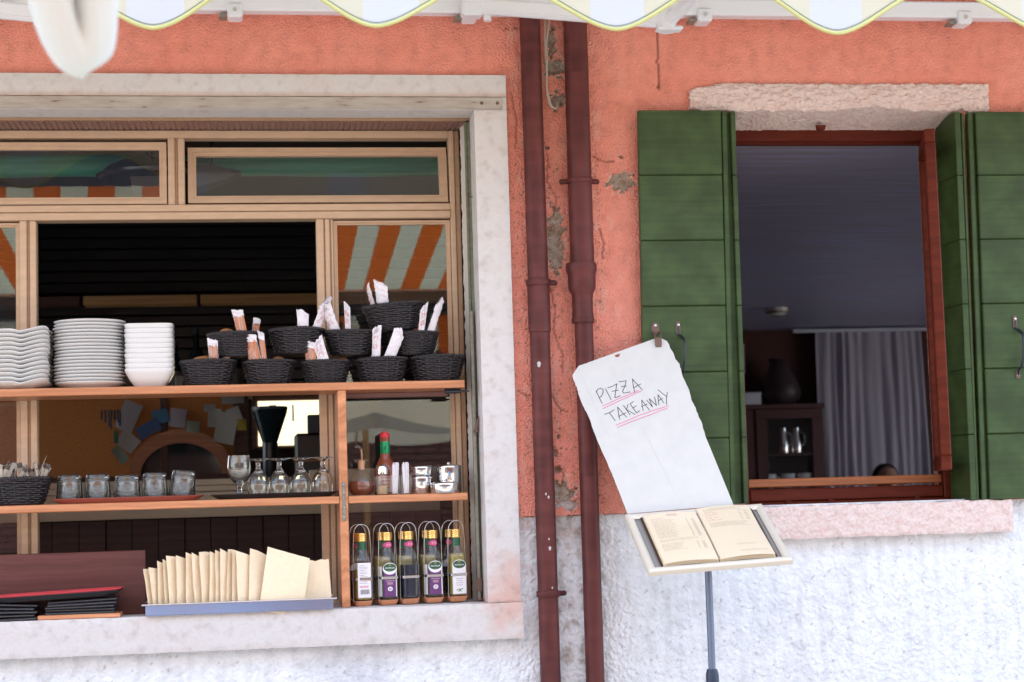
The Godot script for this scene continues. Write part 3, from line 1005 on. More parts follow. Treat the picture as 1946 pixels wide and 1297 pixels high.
func right_window() -> void:
	var w := node_part("dining_window", house)
	var z := -0.15
	part("head_rail", boxg(1.735, 2.562, 2.6535, 2.702, z - 0.06, z, 0.004), M.mahogany, w)
	part("head_bead", boxg(1.79, 2.536, 2.6465, 2.6565, z - 0.05, z - 0.014, 0.003), M.mahogany, w)
	part("stile", boxg(1.735, 1.790, 1.31, 2.6533, z - 0.06, z, 0.004), M.mahogany, w)
	part("stile", boxg(2.534, 2.5625, 1.31, 2.6533, z - 0.06, z, 0.004), M.mahogany, w)
	part("bottom_rail", boxg(1.7905, 2.5335, 1.318, 1.366, z - 0.06, z - 0.002, 0.006), M.mahogany, w)
	part("sill_bead", boxg(1.766, 2.5625, 1.304, 1.3185, z - 0.05, z + 0.014, 0.004), M.mahogany, w)
	part("sill_board", boxg(1.79, 2.534, 1.372, 1.4035, z - 0.075, z - 0.020, 0.004), M.orange_wood, w)
	# open sash folded back at the right, seen edge on
	var s := node_part("open_sash", w)
	s.position = Vector3(2.531, 1.415, z - 0.03)
	s.rotation.y = deg_to_rad(72)
	part("rail", boxg(-0.40, 0.0, 0.0, 0.05, -0.02, 0.018, 0.004), M.mahogany, s)
	part("rail", boxg(-0.40, 0.0, 1.165, 1.215, -0.02, 0.018, 0.004), M.mahogany, s)
	part("rail", boxg(-0.05, 0.0, 0.05, 1.165, -0.02, 0.018, 0.004), M.mahogany, s)
	part("rail", boxg(-0.40, -0.35, 0.05, 1.165, -0.02, 0.018, 0.004), M.mahogany, s)
	var g := Geo.new()
	g.quad(Vector3(-0.35, 0.05, 0), Vector3(-0.05, 0.05, 0), Vector3(-0.05, 1.165, 0), Vector3(-0.35, 1.165, 0), Vector3(0, 0, 1))
	part("pane", g, M.pane, s)
	for x in [2.09, 2.42, 1.93]:
		g = Geo.new()
		g.xf = Transform3D(Basis(Vector3.RIGHT, PI / 2), Vector3(x, 1.312 if x != 2.09 else 1.312, z + 0.014))
		g.lathe([Vector2(0, 0.0), Vector2(0.013, 0.0), Vector2(0.013, 0.008), Vector2(0.010, 0.011), Vector2(0, 0.011)], 16)
		part("drain_cap", g, M.mahogany, w)
	g = Geo.new()
	g.prism(PackedVector2Array([Vector2(-0.018, 0.0), Vector2(0.018, 0.0), Vector2(0.014, -0.016), Vector2(0.0, -0.022), Vector2(-0.014, -0.016)]), -0.012, 0.006)
	g.xf = Transform3D.IDENTITY
	var cat := part("shutter_catch", g, M.mahogany, w)
	cat.position = Vector3(2.098, 2.70, -0.075)
	# left shutter: a wide leaf flat on the wall and a narrow one folded into the reveal
	var l := node_part("left_shutter", house)
	l.set_meta("label", "left green board shutter folded open against the salmon wall")
	l.position = Vector3(1.358, 1.3165, 0.0)
	shutter_boards(l, 0.305, 0.0, 6, 0.2352, 0.022, 0.0155, 0.052)
	g = Geo.new()
	g.xf = Transform3D(Basis(Vector3(1, 0, 0), Vector3(0.0185, 1, 0), Vector3(0, 0, 1)), Vector3())
	g.span(0.3055, 0.325, 0.0, 1.411, 0.022, 0.048, 0.003)
	part("stile", g, M.green, l)
	g = Geo.new()
	g.xf = Transform3D(Basis(Vector3(1, 0, 0), Vector3(0.012, 1, 0), Vector3(0, 0, 1)), Vector3())
	g.span(0.3255, 0.3535, 0.0, 1.409, 0.018, 0.028, 0.002)
	g.span(0.300, 0.340, 0.0, 1.40, 0.012, 0.024, 0.002)
	part("rebate", g, M.green, l)
	for k in 6:
		g = Geo.new()
		g.xf = Transform3D(Basis(Vector3(1, 0, 0), Vector3(0.007, 1, 0), Vector3(0, 0, 1)), Vector3(0, 0, 0))
		g.span(0.354, 0.3705, k * 0.2349 + 0.0006, (k + 1) * 0.2349 - 0.0006, -0.135, 0.052, 0.0025)
		part("edge_board", g, M.green, l)
	# right shutter
	var r := node_part("right_shutter", house)
	r.set_meta("label", "right green board shutter folded open, narrow leaf inside the reveal")
	r.position = Vector3(2.598, 1.3045, 0.0)
	var ln := 0.0165
	for k in 6:
		g = Geo.new()
		g.xf = Transform3D(Basis(Vector3(1, 0, 0), Vector3(ln, 1, 0), Vector3(0, 0, 1)), Vector3())
		g.span(0.026, 0.37, k * 0.2368 + 0.0008, (k + 1) * 0.2368 - 0.0008, 0.028, 0.052, 0.0035)
		part("board", g, M.green, r)
	g = Geo.new()
	g.xf = Transform3D(Basis(Vector3(1, 0, 0), Vector3(ln, 1, 0), Vector3(0, 0, 1)), Vector3())
	g.span(-0.002, 0.0165, 0.0, 1.4195, 0.016, 0.046, 0.003)
	part("stile", g, M.green, r)
	g = Geo.new()
	g.xf = Transform3D(Basis(Vector3(1, 0, 0), Vector3(ln, 1, 0), Vector3(0, 0, 1)), Vector3())
	g.span(0.0168, 0.0262, 0.0, 1.418, 0.020, 0.032, 0.001)
	part("rebate", g, M.green, r)
	for k in 6:
		g = Geo.new()
		g.xf = Transform3D(Basis(Vector3(1, 0, 0), Vector3(ln * 0.6, 1, 0), Vector3(0, 0, 1)), Vector3())
		g.span(-0.046, -0.0235, k * 0.2368 + 0.0008, (k + 1) * 0.2368 - 0.0008, -0.138, 0.050, 0.0025)
		part("reveal_board", g, M.green, r)
	g = Geo.new()
	g.xf = Transform3D(Basis(Vector3(1, 0, 0), Vector3(ln * 0.8, 1, 0), Vector3(0, 0, 1)), Vector3())
	g.span(-0.0228, -0.0125, 0.0, 1.417, -0.12, 0.044, 0.002)
	part("reveal_stile", g, M.green, r)
	# iron hardware
	shutter_handle(l, Vector3(0.139, 0.445, 0.054))
	shutter_handle(r, Vector3(0.155, 0.46, 0.054))
	var h := node_part("hasp", l)
	h.position = Vector3(0.056, 0.625, 0.053)
	g = Geo.new()
	var poly := PackedVector2Array([Vector2(-0.016, -0.018), Vector2(0.016, -0.018), Vector2(0.013, 0.0), Vector2(0.013, 0.010)])
	for k in 9:
		poly.append(Vector2(0.013 * cos(PI * k / 8), 0.010 + 0.013 * sin(PI * k / 8)))
	g.prism(poly, 0.0, 0.004)
	part("plate", g, M.brown_metal, h)
	g = Geo.new()
	g.tube([Vector3(-0.011, -0.012, 0.004), Vector3(-0.011, -0.016, 0.034), Vector3(-0.009, -0.05, 0.044), Vector3(-0.0085, -0.063, 0.042)], 0.003, 8)
	g.tube([Vector3(0.011, -0.012, 0.004), Vector3(0.011, -0.016, 0.034), Vector3(0.009, -0.05, 0.044), Vector3(0.0085, -0.063, 0.042)], 0.003, 8)
	g.span(-0.0105, 0.0105, -0.068, -0.034, 0.0425, 0.0465, 0.0015)
	part("loop", g, M.brown_metal, h)
	for y in [0.012]:
		g = Geo.new()
		g.xf = Transform3D(Basis(Vector3.RIGHT, PI / 2), Vector3(0, y, 0.004))
		g.lathe([Vector2(0, 0.0), Vector2(0.0045, 0.0), Vector2(0.0045, 0.001), Vector2(0.002, 0.0025), Vector2(0, 0.0025)], 12)
		part("screw", g, M.steel, h)

func shutter_handle(p: Node3D, at: Vector3) -> void:
	var h := node_part("handle", p)
	h.position = at
	var g := Geo.new()
	g.tube([Vector3(0.0, 0.185, 0.002), Vector3(0.001, 0.16, 0.003), Vector3(0.010, 0.148, 0.012), Vector3(0.013, 0.136, 0.034), Vector3(0.012, 0.11, 0.040), Vector3(0.008, 0.05, 0.040), Vector3(0.004, 0.020, 0.030), Vector3(0.002, 0.004, 0.006), Vector3(0.002, -0.018, 0.002)], [0.006, 0.006, 0.0085, 0.009, 0.0075, 0.0075, 0.0075, 0.007, 0.005], 10, true, 0.55)
	part("grip", g, M.iron, h)
	g = Geo.new()
	g.span(-0.008, 0.008, 0.160, 0.205, -0.001, 0.003, 0.0015)
	g.span(-0.007, 0.009, -0.026, 0.004, -0.001, 0.003, 0.0015)
	part("mount", g, M.brown_metal, h)
	for y in [0.193, -0.014]:
		g = Geo.new()
		g.xf = Transform3D(Basis(Vector3.RIGHT, PI / 2), Vector3(0.001, y, 0.003))
		g.lathe([Vector2(0, 0.0), Vector2(0.0045, 0.0), Vector2(0.0045, 0.001), Vector2(0.002, 0.0025), Vector2(0, 0.0025)], 12)
		part("screw", g, M.steel, h)

func kitchen() -> void:
	var k := node_part("kitchen", house)
	var g := Geo.new()
	g.span(-2.6, -2.45, 0.0, 1.3, -4.7, -0.42, 0.0)
	g.span(-2.6, -2.45, 2.3, 3.3, -4.7, -0.42, 0.0)  # opening added under this piece so that daylight brightens the kitchen
	g.span(-2.6, -2.45, 1.3, 2.3, -4.7, -4.3, 0.0)
	g.span(-2.6, -2.45, 1.3, 2.3, -1.9, -0.42, 0.0)
	g.span(1.45, 1.6, 0.0, 3.3, -8.6, -0.42, 0.0)
	g.span(-2.6, 1.6, 0.0, 3.3, -4.75, -4.58, 0.0)
	g.span(-2.6, 1.6, 3.15, 3.3, -4.75, -0.42, 0.0)
	g.span(-2.6, 1.6, -0.1, 0.02, -4.75, -0.42, 0.0)
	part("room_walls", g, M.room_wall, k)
	# dark boarding on the far wall
	for i in 18:
		var y := 1.98 + i * 0.0665
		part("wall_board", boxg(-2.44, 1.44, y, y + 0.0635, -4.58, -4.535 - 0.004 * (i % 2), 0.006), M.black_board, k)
	part("shelf_edge", boxg(-0.95, -0.305, 2.548, 2.602, -4.42, -4.28, 0.004), M.pine, k)
	part("shelf_edge", boxg(-0.285, 1.2, 2.548, 2.602, -4.42, -4.28, 0.004), M.pine, k)
	part("shelf_edge", boxg(-2.0, -0.97, 2.548, 2.602, -4.42, -4.28, 0.004), M.dark_plank, k)
	# log beam near the window, its bright green colour standing in for glow
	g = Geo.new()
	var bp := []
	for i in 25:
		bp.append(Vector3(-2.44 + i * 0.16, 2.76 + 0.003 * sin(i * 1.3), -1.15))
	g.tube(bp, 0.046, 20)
	part("ceiling_beam", g, M.green_glow_beam, k)
	# lit serving hatch in the far wall
	part("hatch_frame", boxg(0.0, 0.55, 1.70, 2.02, -4.56, -4.50, 0.004), M.dark_plank, k)
	part("lit_hatch_window", boxg(0.035, 0.50, 1.72, 1.985, -4.499, -4.49, 0.0), M.lit_window, k)
	for x in [0.10, 0.235]:
		part("hatch_fitting", boxg(x, x + (0.045 if x < 0.2 else 0.012), 1.86, 1.96, -4.48, -4.46, 0.004), M.white_plastic, k)
	# cabinet with a cork front and an arched dark window
	var cb := thing("cork_cabinet", "brown cork fronted cabinet with a dark arched window, behind the counter", "cabinet", Vector3(-0.55, 0, -3.75))
	part("body", boxg(-0.85, 0.53, 0.0, 1.965, -0.15, 0.15, 0.006), M.cork, cb)
	part("top_board", boxg(-0.87, 0.55, 1.965, 1.985, -0.17, 0.17, 0.003), M.dark_plank, cb)
	part("post", boxg(0.06, 0.10, 1.45, 1.965, 0.15, 0.165, 0.003), M.dark_plank, cb)
	part("post", boxg(0.45, 0.53, 0.0, 1.965, 0.15, 0.17, 0.003), M.dark_plank, cb)
	part("base_ledge", boxg(-0.85, 0.55, 1.40, 1.545, 0.15, 0.19, 0.004), M.dark_plank, cb)
	var ring := PackedVector2Array()
	var hole := PackedVector2Array()
	for i in 25:
		var a := PI * i / 24.0
		ring.append(Vector2(0.275 * cos(a), 0.245 * sin(a)))
	for i in 25:
		var a := PI * (24 - i) / 24.0
		ring.append(Vector2(0.215 * cos(a), 0.17 * sin(a)))
	for i in 25:
		var a := PI * i / 24.0
		hole.append(Vector2(0.222 * cos(a), 0.178 * sin(a)))
	g = Geo.new()
	g.prism(ring, 0.0, 0.03)
	var ap := part("arch", g, M.orange_wood, cb)
	ap.position = Vector3(0.17, 1.545, 0.155)
	g = Geo.new()
	g.prism(hole, 0.0, 0.006)
	ap = part("arch_glass", g, M.dark_glass, cb)
	ap.position = Vector3(0.17, 1.545, 0.155)
	# notes and postcards pinned up round the arch
	var notes := [[-0.205 - 0.0, 1.865, 0.10, 0.16, -24, 0.55, 0.52, 0.58, "tall grey paper sheet pinned left of the arch"], [-0.66, 1.73, 0.11, 0.09, -40, 0.55, 0.53, 0.52, "grey paper slip pinned beside the left foot of the arch"], [-0.70, 1.66, 0.10, 0.05, -52, 0.30, 0.36, 0.30, "greenish postcard pinned lowest left of the arch"], [-0.55, 1.795, 0.13, 0.07, 28, 0.10, 0.16, 0.34, "blue postcard tilted over the left side of the arch"], [-0.485, 1.86, 0.085, 0.075, 12, 0.10, 0.25, 0.42, "blue photograph pinned above the arch"], [-0.395, 1.85, 0.09, 0.10, -8, 0.55, 0.50, 0.58, "lilac card pinned above the top of the arch"], [-0.315, 1.80, 0.07, 0.06, -6, 0.42, 0.46, 0.38, "pale green note pinned right of the top of the arch"],
		[-0.225, 1.90, 0.06, 0.04, 0, 0.6, 0.6, 0.6, "small white label pinned above the paper bundle"], [-0.20, 1.845, 0.07, 0.10, -4, 0.6, 0.62, 0.6, "white note in the paper bundle, its left one"], [-0.14, 1.79, 0.11, 0.17, -12, 0.66, 0.68, 0.66, "large white sheet hanging in the paper bundle"], [-0.09, 1.85, 0.07, 0.10, 20, 0.62, 0.64, 0.62, "white sheet tilted right in the paper bundle"], [-0.055, 1.805, 0.05, 0.06, 0, 0.55, 0.42, 0.06, "yellow note at the right of the paper bundle"], [-0.10, 1.945, 0.12, 0.05, 0, 0.45, 0.48, 0.46, "grey sheet pinned at the top of the cabinet"]]
	for i in notes.size():
		var q: Array = notes[i]
		g = Geo.new()
		var wv := 0.004
		g.sheet(4, 4, func(u, v): return Vector3((u - 0.5) * q[2], (v - 0.5) * q[3], wv * sin(u * 3.0 + v * 2.0 + i)), false)
		var o := part("pinned_paper", g, mat(lin(q[5] * 0.7, q[6] * 0.7, q[7] * 0.7), 0.9))
		o.position = Vector3(q[0] if i > 0 else -0.655, q[1], -3.575 + 0.006 + 0.0012 * i)
		o.rotation.z = deg_to_rad(q[4])
		tag(o, q[8], "paper", "papers pinned to the cork cabinet")
	var ky := thing("key_bunch", "bunch of keys with a green tag hanging left of the arch", "keys", Vector3(-0.745, 1.88, -3.57))
	for i in 7:
		g = Geo.new()
		g.tube([Vector3(0.016 * (i - 3), 0.02, 0), Vector3(0.016 * (i - 3) + 0.004 * (i % 3 - 1), -0.03 - 0.018 * ((i * 5) % 4), 0.006)], 0.005, 6)
		part("key", g, M.iron, ky)
	part("key_tag", boxg(0.012, 0.036, -0.16, -0.09, 0.0, 0.008), M.label_green, ky)
	# counter in front of the cabinet
	var ct := thing("counter", "kitchen counter with a pale steel fascia over dark upright boards", "counter", Vector3(-0.4, 0, -2.65))
	part("top_board", boxg(-1.4, 1.3, 1.44, 1.47, -0.4, 0.16, 0.003), M.counter, ct)
	part("fascia", boxg(-1.4, 1.3, 1.318, 1.44, -0.39, 0.15, 0.002), M.counter, ct)
	part("splash_rail", boxg(-0.62, 0.665, 1.4705, 1.50, 0.10, 0.15, 0.002), M.counter, ct)
	part("splash_rail", boxg(0.669, 1.3, 1.4705, 1.53, 0.10, 0.15, 0.002), M.counter, ct)
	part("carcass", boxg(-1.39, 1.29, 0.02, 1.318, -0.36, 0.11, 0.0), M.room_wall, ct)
	for i in 22:
		var x := -1.4 + i * 0.123
		part("board", boxg(x, x + 0.120, 0.05, 1.3175, 0.11, 0.128 + 0.003 * (i % 3), 0.003), M.dark_plank, ct)
	# coffee grinder, register box and blue jug on the counter
	var gr := thing("coffee_grinder", "dark coffee grinder with a flared clear hopper, behind the stemmed glasses", "coffee grinder", Vector3(0.085, 1.47, -2.62))
	g = Geo.new()
	g.lathe([Vector2(0, 0.20), Vector2(0.035, 0.20), Vector2(0.085, 0.345), Vector2(0.088, 0.36), Vector2(0.0, 0.36)], 24)
	part("hopper", g, M.dark_glass, gr)
	g = Geo.new()
	g.lathe([Vector2(0, 0.0), Vector2(0.055, 0.0), Vector2(0.055, 0.02), Vector2(0.038, 0.05), Vector2(0.038, 0.20), Vector2(0, 0.20)], 20)
	part("body", g, M.black_plastic, gr)
	g = Geo.new()
	g.lathe([Vector2(0.0, 0.36), Vector2(0.088, 0.36), Vector2(0.088, 0.375), Vector2(0, 0.378)], 24)
	part("lid", g, M.navy_plastic, gr)
	var rg := thing("cash_register", "dark boxy till at the right of the counter, behind the window mullion", "till", Vector3(0.30, 1.47, -2.66))
	part("body", boxg(-0.095, 0.12, 0.0, 0.24, -0.1, 0.1, 0.012), M.black_plastic, rg)
	part("display", boxg(-0.03, 0.12, 0.241, 0.335, -0.04, 0.0, 0.006), M.navy_plastic, rg)
	part("base_tray", boxg(-0.10, 0.13, 0.10, 0.112, 0.1, 0.125, 0.002), M.orange_wood, rg)
	# bottles on top of the cabinet
	var xs := [-0.86, -0.66, -0.62, -0.50, -0.385, -0.28, 0.02, -0.08]
	var b0: Node3D = null
	var bl := ["dark bottle on the cabinet behind the square plates", "dark bottle behind the round plates, the left one", "dark bottle behind the round plates, the right one", "dark bottle behind the square bowls", "pale necked bottle on the cabinet between bowls and baskets", "dark bottle on the cabinet behind the leftmost basket", "dark bottle behind the basket with pointed packets", "dark bottle behind the second bottom basket"]
	for i in xs.size():
		var p := Vector3(xs[i] * 1.055, 1.985, -3.72)
		if b0 == null:
			b0 = thing("liquor_bottle", bl[0], "bottle", p, 0, "bottles on top of the kitchen cabinet")
			g = Geo.new()
			g.lathe([Vector2(0, 0), Vector2(0.036, 0.0), Vector2(0.038, 0.01), Vector2(0.038, 0.17), Vector2(0.034, 0.20), Vector2(0.015, 0.235), Vector2(0.013, 0.30), Vector2(0, 0.30)], 18)
			part("glass_body", g, M.dark_glass, b0)
			g = Geo.new()
			g.lathe([Vector2(0.0388, 0.05), Vector2(0.0388, 0.14)], 18)
			part("label_band", g, mat(lin(0.12, 0.10, 0.10), 0.7), b0)
			g = Geo.new()
			g.lathe([Vector2(0, 0.30), Vector2(0.0145, 0.30), Vector2(0.0145, 0.325), Vector2(0, 0.325)], 12)
			part("cap", g, M.iron, b0)
		else:
			var o := copy(b0, bl[i], p, i * 0.7)
			o.scale = Vector3.ONE * (0.9 + 0.07 * ((i * 3) % 4))
	# enamel pendant lamp and sloping hood seen through the transoms
	var la := thing("pendant_lamp", "dark enamel dome lamp hanging behind the left transom pane", "lamp", Vector3(-0.372, 2.665, -0.95))
	g = Geo.new()
	g.lathe([Vector2(0.205, 0.0), Vector2(0.222, 0.004), Vector2(0.224, 0.014), Vector2(0.205, 0.022), Vector2(0.185, 0.045), Vector2(0.13, 0.072), Vector2(0.05, 0.088), Vector2(0.03, 0.092), Vector2(0.022, 0.13), Vector2(0, 0.135)], 48)
	g.lathe([Vector2(0.0, 0.085), Vector2(0.05, 0.082), Vector2(0.13, 0.066), Vector2(0.18, 0.04), Vector2(0.205, 0.0)], 48)
	part("shade", g, M.navy_enamel, la)
	g = Geo.new()
	g.tube([Vector3(0, 0.13, 0), Vector3(0, 0.485, 0)], 0.006, 8)
	part("rod", g, M.navy_enamel, la)
	var hd := thing("flat_lamp_shade", "grey angular lamp shade behind the right transom pane", "lamp", Vector3(-0.11, 2.655, -0.80))
	g = Geo.new()
	g.prism(PackedVector2Array([Vector2(-0.11, -0.06), Vector2(-0.11, 0.03), Vector2(-0.035, 0.042), Vector2(0.085, 0.012), Vector2(0.02, -0.02)]), -0.10, 0.02)
	part("shade", g, mat(lin(0.05, 0.05, 0.055), 0.6), hd)
	g = Geo.new()
	g.tube([Vector3(-0.03, 0.03, -0.04), Vector3(-0.03, 0.495, -0.04)], 0.005, 8)
	part("rod", g, M.navy_enamel, hd)
	var fl := thing("ceiling_flap", "pale rounded sign plate hanging at the top of the open hatch", "sign", Vector3(-0.385, 2.55, -0.9))
	g = Geo.new()
	g.prism(PackedVector2Array([Vector2(-0.075, 0.12), Vector2(0.08, 0.12), Vector2(0.078, 0.0), Vector2(0.06, -0.012), Vector2(-0.035, -0.035), Vector2(-0.05, -0.03)]), -0.006, 0.006)
	part("plate", g, mat(lin(0.10, 0.09, 0.085), 0.6), fl)
	g = Geo.new()
	g.tube([Vector3(0, 0.11, 0), Vector3(0, 0.60, 0)], 0.003, 6)
	part("cord", g, M.iron, fl)
	# small white mixer on the counter behind the bowls
	var mx := thing("radio", "small grey radio with a round speaker on the cabinet behind the bowls", "radio", Vector3(-0.335, 1.985, -3.63))
	part("case", boxg(-0.075, 0.075, 0.0, 0.10, -0.05, 0.0, 0.006), M.grey_panel, mx)
	g = Geo.new()
	g.xf = Transform3D(Basis(Vector3.RIGHT, PI / 2), Vector3(0.0, 0.05, 0.0))
	g.lathe([Vector2(0, 0), Vector2(0.036, 0.0), Vector2(0.034, 0.006), Vector2(0.015, 0.003), Vector2(0, 0.004)], 20)
	part("speaker", g, M.black_plastic, mx)

func dining_room() -> void:
	var d := node_part("dining_room", house)
	var g := Geo.new()
	g.span(1.6, 7.7, 2.72, 2.9, -8.6, -0.42, 0.0)
	part("ceiling", g, M.ceiling, d)
	g = Geo.new()
	g.span(1.6, 7.7, -0.1, 0.02, -8.6, -0.42, 0.0)
	part("floor", g, M.joint_pale, d)
	g = Geo.new()
	g.span(1.6, 7.7, 0.0, 2.72, -8.75, -8.3, 0.0)
	g.span(1.6, 1.63, 0.0, 2.72, -8.3, -0.42, 0.0)
	g.span(7.65, 7.7, 0.0, 2.72, -8.3, -6.2, 0.0)
	g.span(7.65, 7.7, 0.0, 2.72, -2.2, -0.42, 0.0)
	g.span(7.65, 7.7, 0.0, 0.8, -6.2, -2.2, 0.0)
	g.span(7.65, 7.7, 2.5, 2.72, -6.2, -2.2, 0.0)
	part("room_walls", g, M.room_brick, d)
	# curtain with gathered folds
	var cu := thing("curtain", "pale grey floor length curtain hanging in folds on the far dining room wall", "curtain", Vector3(5.12, 0, -8.12))
	var cf := noise(3.0, 2, 301)
	g = Geo.new()
	g.sheet(170, 40, func(u, v):
		var x := lerpf(-0.475, 0.475, u)
		var a := lerpf(0.020, 0.010, v * v) * (1.0 + 0.7 * cf.get_noise_1d(x * 1.7 + 4.0))
		var ph := 66.0 * x + 7.0 * cf.get_noise_1d(x * 0.9)
		return Vector3(x * lerpf(1.06, 0.97, v) + 0.012 * sin(ph * 0.5 + 1.0) * (1.0 - v), lerpf(0.06, 2.675, v), a * sin(ph + 0.5 * sin(v * 3.0)) + 0.05 * cf.get_noise_2d(x * 1.3, v * 0.4)), false)
	part("cloth", g, M.drape, cu)
	part("rail", boxg(-0.66, 0.56, 2.676, 2.705, -0.03, 0.02, 0.004), M.white_plastic, cu)
	# cabinet with glass doors and crockery
	var cb := thing("glazed_cabinet", "dark red wooden cabinet with a glazed door beside the curtain", "cabinet", Vector3(4.27, 0, -8.0))
	part("case", boxg(-0.75, 0.34, 0.02, 2.06, -0.29, -0.27, 0.003), M.cabinet, cb)
	part("top_board", boxg(-0.78, 0.36, 2.035, 2.075, -0.29, 0.13, 0.005), M.cabinet, cb)
	for x in [-0.75, -0.24, 0.32]:
		part("side", boxg(x, x + 0.025, 0.02, 2.035, -0.27, 0.10, 0.003), M.cabinet, cb)
	for y in [1.38, 1.66]:
		part("shelf", boxg(-0.725, 0.32, y, y + 0.018, -0.27, 0.09, 0.002), M.cabinet, cb)
	for q in [[-0.745, -0.245], [-0.225, 0.335]]:
		var dr := node_part("door", cb)
		part("rail", boxg(q[0], q[1], 1.955, 2.033, 0.101, 0.121, 0.003), M.cabinet, dr)
		part("rail", boxg(q[0], q[1], 1.22, 1.30, 0.101, 0.121, 0.003), M.cabinet, dr)
		part("stile", boxg(q[0], q[0] + 0.09, 1.30, 1.955, 0.101, 0.121, 0.003), M.cabinet, dr)
		part("stile", boxg(q[1] - 0.09, q[1], 1.30, 1.955, 0.101, 0.121, 0.003), M.cabinet, dr)
		part("panel", boxg(q[0], q[1], 0.1, 1.219, 0.101, 0.118, 0.003), M.cabinet, dr)
		g = Geo.new()
		g.quad(Vector3(q[0] + 0.09, 1.30, 0.11), Vector3(q[1] - 0.09, 1.30, 0.11), Vector3(q[1] - 0.09, 1.955, 0.11), Vector3(q[0] + 0.09, 1.955, 0.11), Vector3(0, 0, 1))
		part("pane", g, M.pane, dr)
	var cp := PackedFloat32Array([-0.11, 0.05, 0.19])
	var c0: Node3D = null
	var cl := ["left", "middle", "right"]
	for i in 3:
		var lb: String = "pale cup on the lower shelf of the glazed cabinet, the %s one" % cl[i]
		if c0 == null:
			c0 = thing("cup", lb, "cup", Vector3(4.27 + cp[i], 1.398, -7.96), 0, "cups in the glazed cabinet")
			g = Geo.new()
			g.lathe([Vector2(0, 0), Vector2(0.03, 0.0), Vector2(0.056, 0.05), Vector2(0.06, 0.11), Vector2(0.056, 0.11), Vector2(0.05, 0.05), Vector2(0, 0.01)], 20)
			part("bowl", g, M.porcelain, c0)
			g = Geo.new()
			g.tube([Vector3(0.055, 0.09, 0), Vector3(0.085, 0.085, 0), Vector3(0.085, 0.05, 0), Vector3(0.052, 0.04, 0)], 0.006, 8)
			part("handle", g, M.porcelain, c0)
		else:
			copy(c0, lb, Vector3(4.27 + cp[i], 1.398, -7.96), i)
	var jg := [[0.02, "tall steel carafe in the glazed cabinet, the left one"], [0.13, "tall steel carafe in the glazed cabinet, the right one"]]
	for q in jg:
		var jo := thing("carafe", q[1], "carafe", Vector3(4.27 + q[0], 1.679, -7.95), 0, "carafes in the glazed cabinet")
		g = Geo.new()
		g.lathe([Vector2(0, 0), Vector2(0.045, 0.0), Vector2(0.048, 0.05), Vector2(0.03, 0.14), Vector2(0.028, 0.2), Vector2(0, 0.2)], 20)
		part("body", g, M.chrome, jo)
		g = Geo.new()
		g.tube([Vector3(0.03, 0.17, 0), Vector3(0.07, 0.15, 0), Vector3(0.07, 0.08, 0), Vector3(0.045, 0.05, 0)], 0.005, 8)
		part("handle", g, M.chrome, jo)
	# big ribbed vase
	var vs := thing("vase", "large dark ribbed vase standing on the glazed cabinet", "vase", Vector3(4.315, 2.075, -8.05))
	g = Geo.new()
	g.lathe([Vector2(0, 0), Vector2(0.11, 0.0), Vector2(0.15, 0.05), Vector2(0.165, 0.10), Vector2(0.15, 0.17), Vector2(0.10, 0.28), Vector2(0.075, 0.36), Vector2(0.09, 0.38), Vector2(0.07, 0.38), Vector2(0.05, 0.3), Vector2(0, 0.28)], 72, Vector3.ZERO, 1.0, func(t): return 1.0 + 0.025 * absf(sin(t * 9.0)))
	part("body", g, mat(lin(0.05, 0.032, 0.034), 0.45), vs)
	var bx := thing("white_box", "flat white box lying on the cabinet left of the vase", "box", Vector3(4.0, 2.075, -8.0))
	part("carton", boxg(-0.13, 0.11, 0.0, 0.085, -0.08, 0.08, 0.004), M.white_plastic, bx)
	part("lid", boxg(-0.135, 0.115, 0.0855, 0.10, -0.085, 0.085, 0.003), M.white_plastic, bx)
	var ac := thing("wall_heater", "pale wall mounted unit at the far left of the dining room", "air conditioner", Vector3(3.9, 2.33, -8.22))
	part("case", boxg(-0.2, 0.15, 0.0, 0.28, -0.07, 0.1, 0.025), M.champagne, ac)
	part("grille", boxg(-0.18, 0.13, 0.02, 0.05, 0.1, 0.104, 0.001), M.grey_panel, ac)
	# smoke alarm under the ceiling
	var sm := thing("smoke_alarm", "round smoke alarm on the dining room ceiling", "smoke alarm", Vector3(3.87, 2.72, -6.6))
	g = Geo.new()
	g.lathe([Vector2(0, -0.055), Vector2(0.05, -0.055), Vector2(0.075, -0.04), Vector2(0.085, -0.015), Vector2(0.085, 0.0)], 28)
	part("housing", g, M.champagne, sm)
	g = Geo.new()
	g.lathe([Vector2(0.079, -0.036), Vector2(0.083, -0.028)], 28)
	g.span(-0.03, 0.03, -0.059, -0.054, -0.01, 0.01, 0.001)
	part("vent", g, M.black_plastic, sm)
	seated_person()

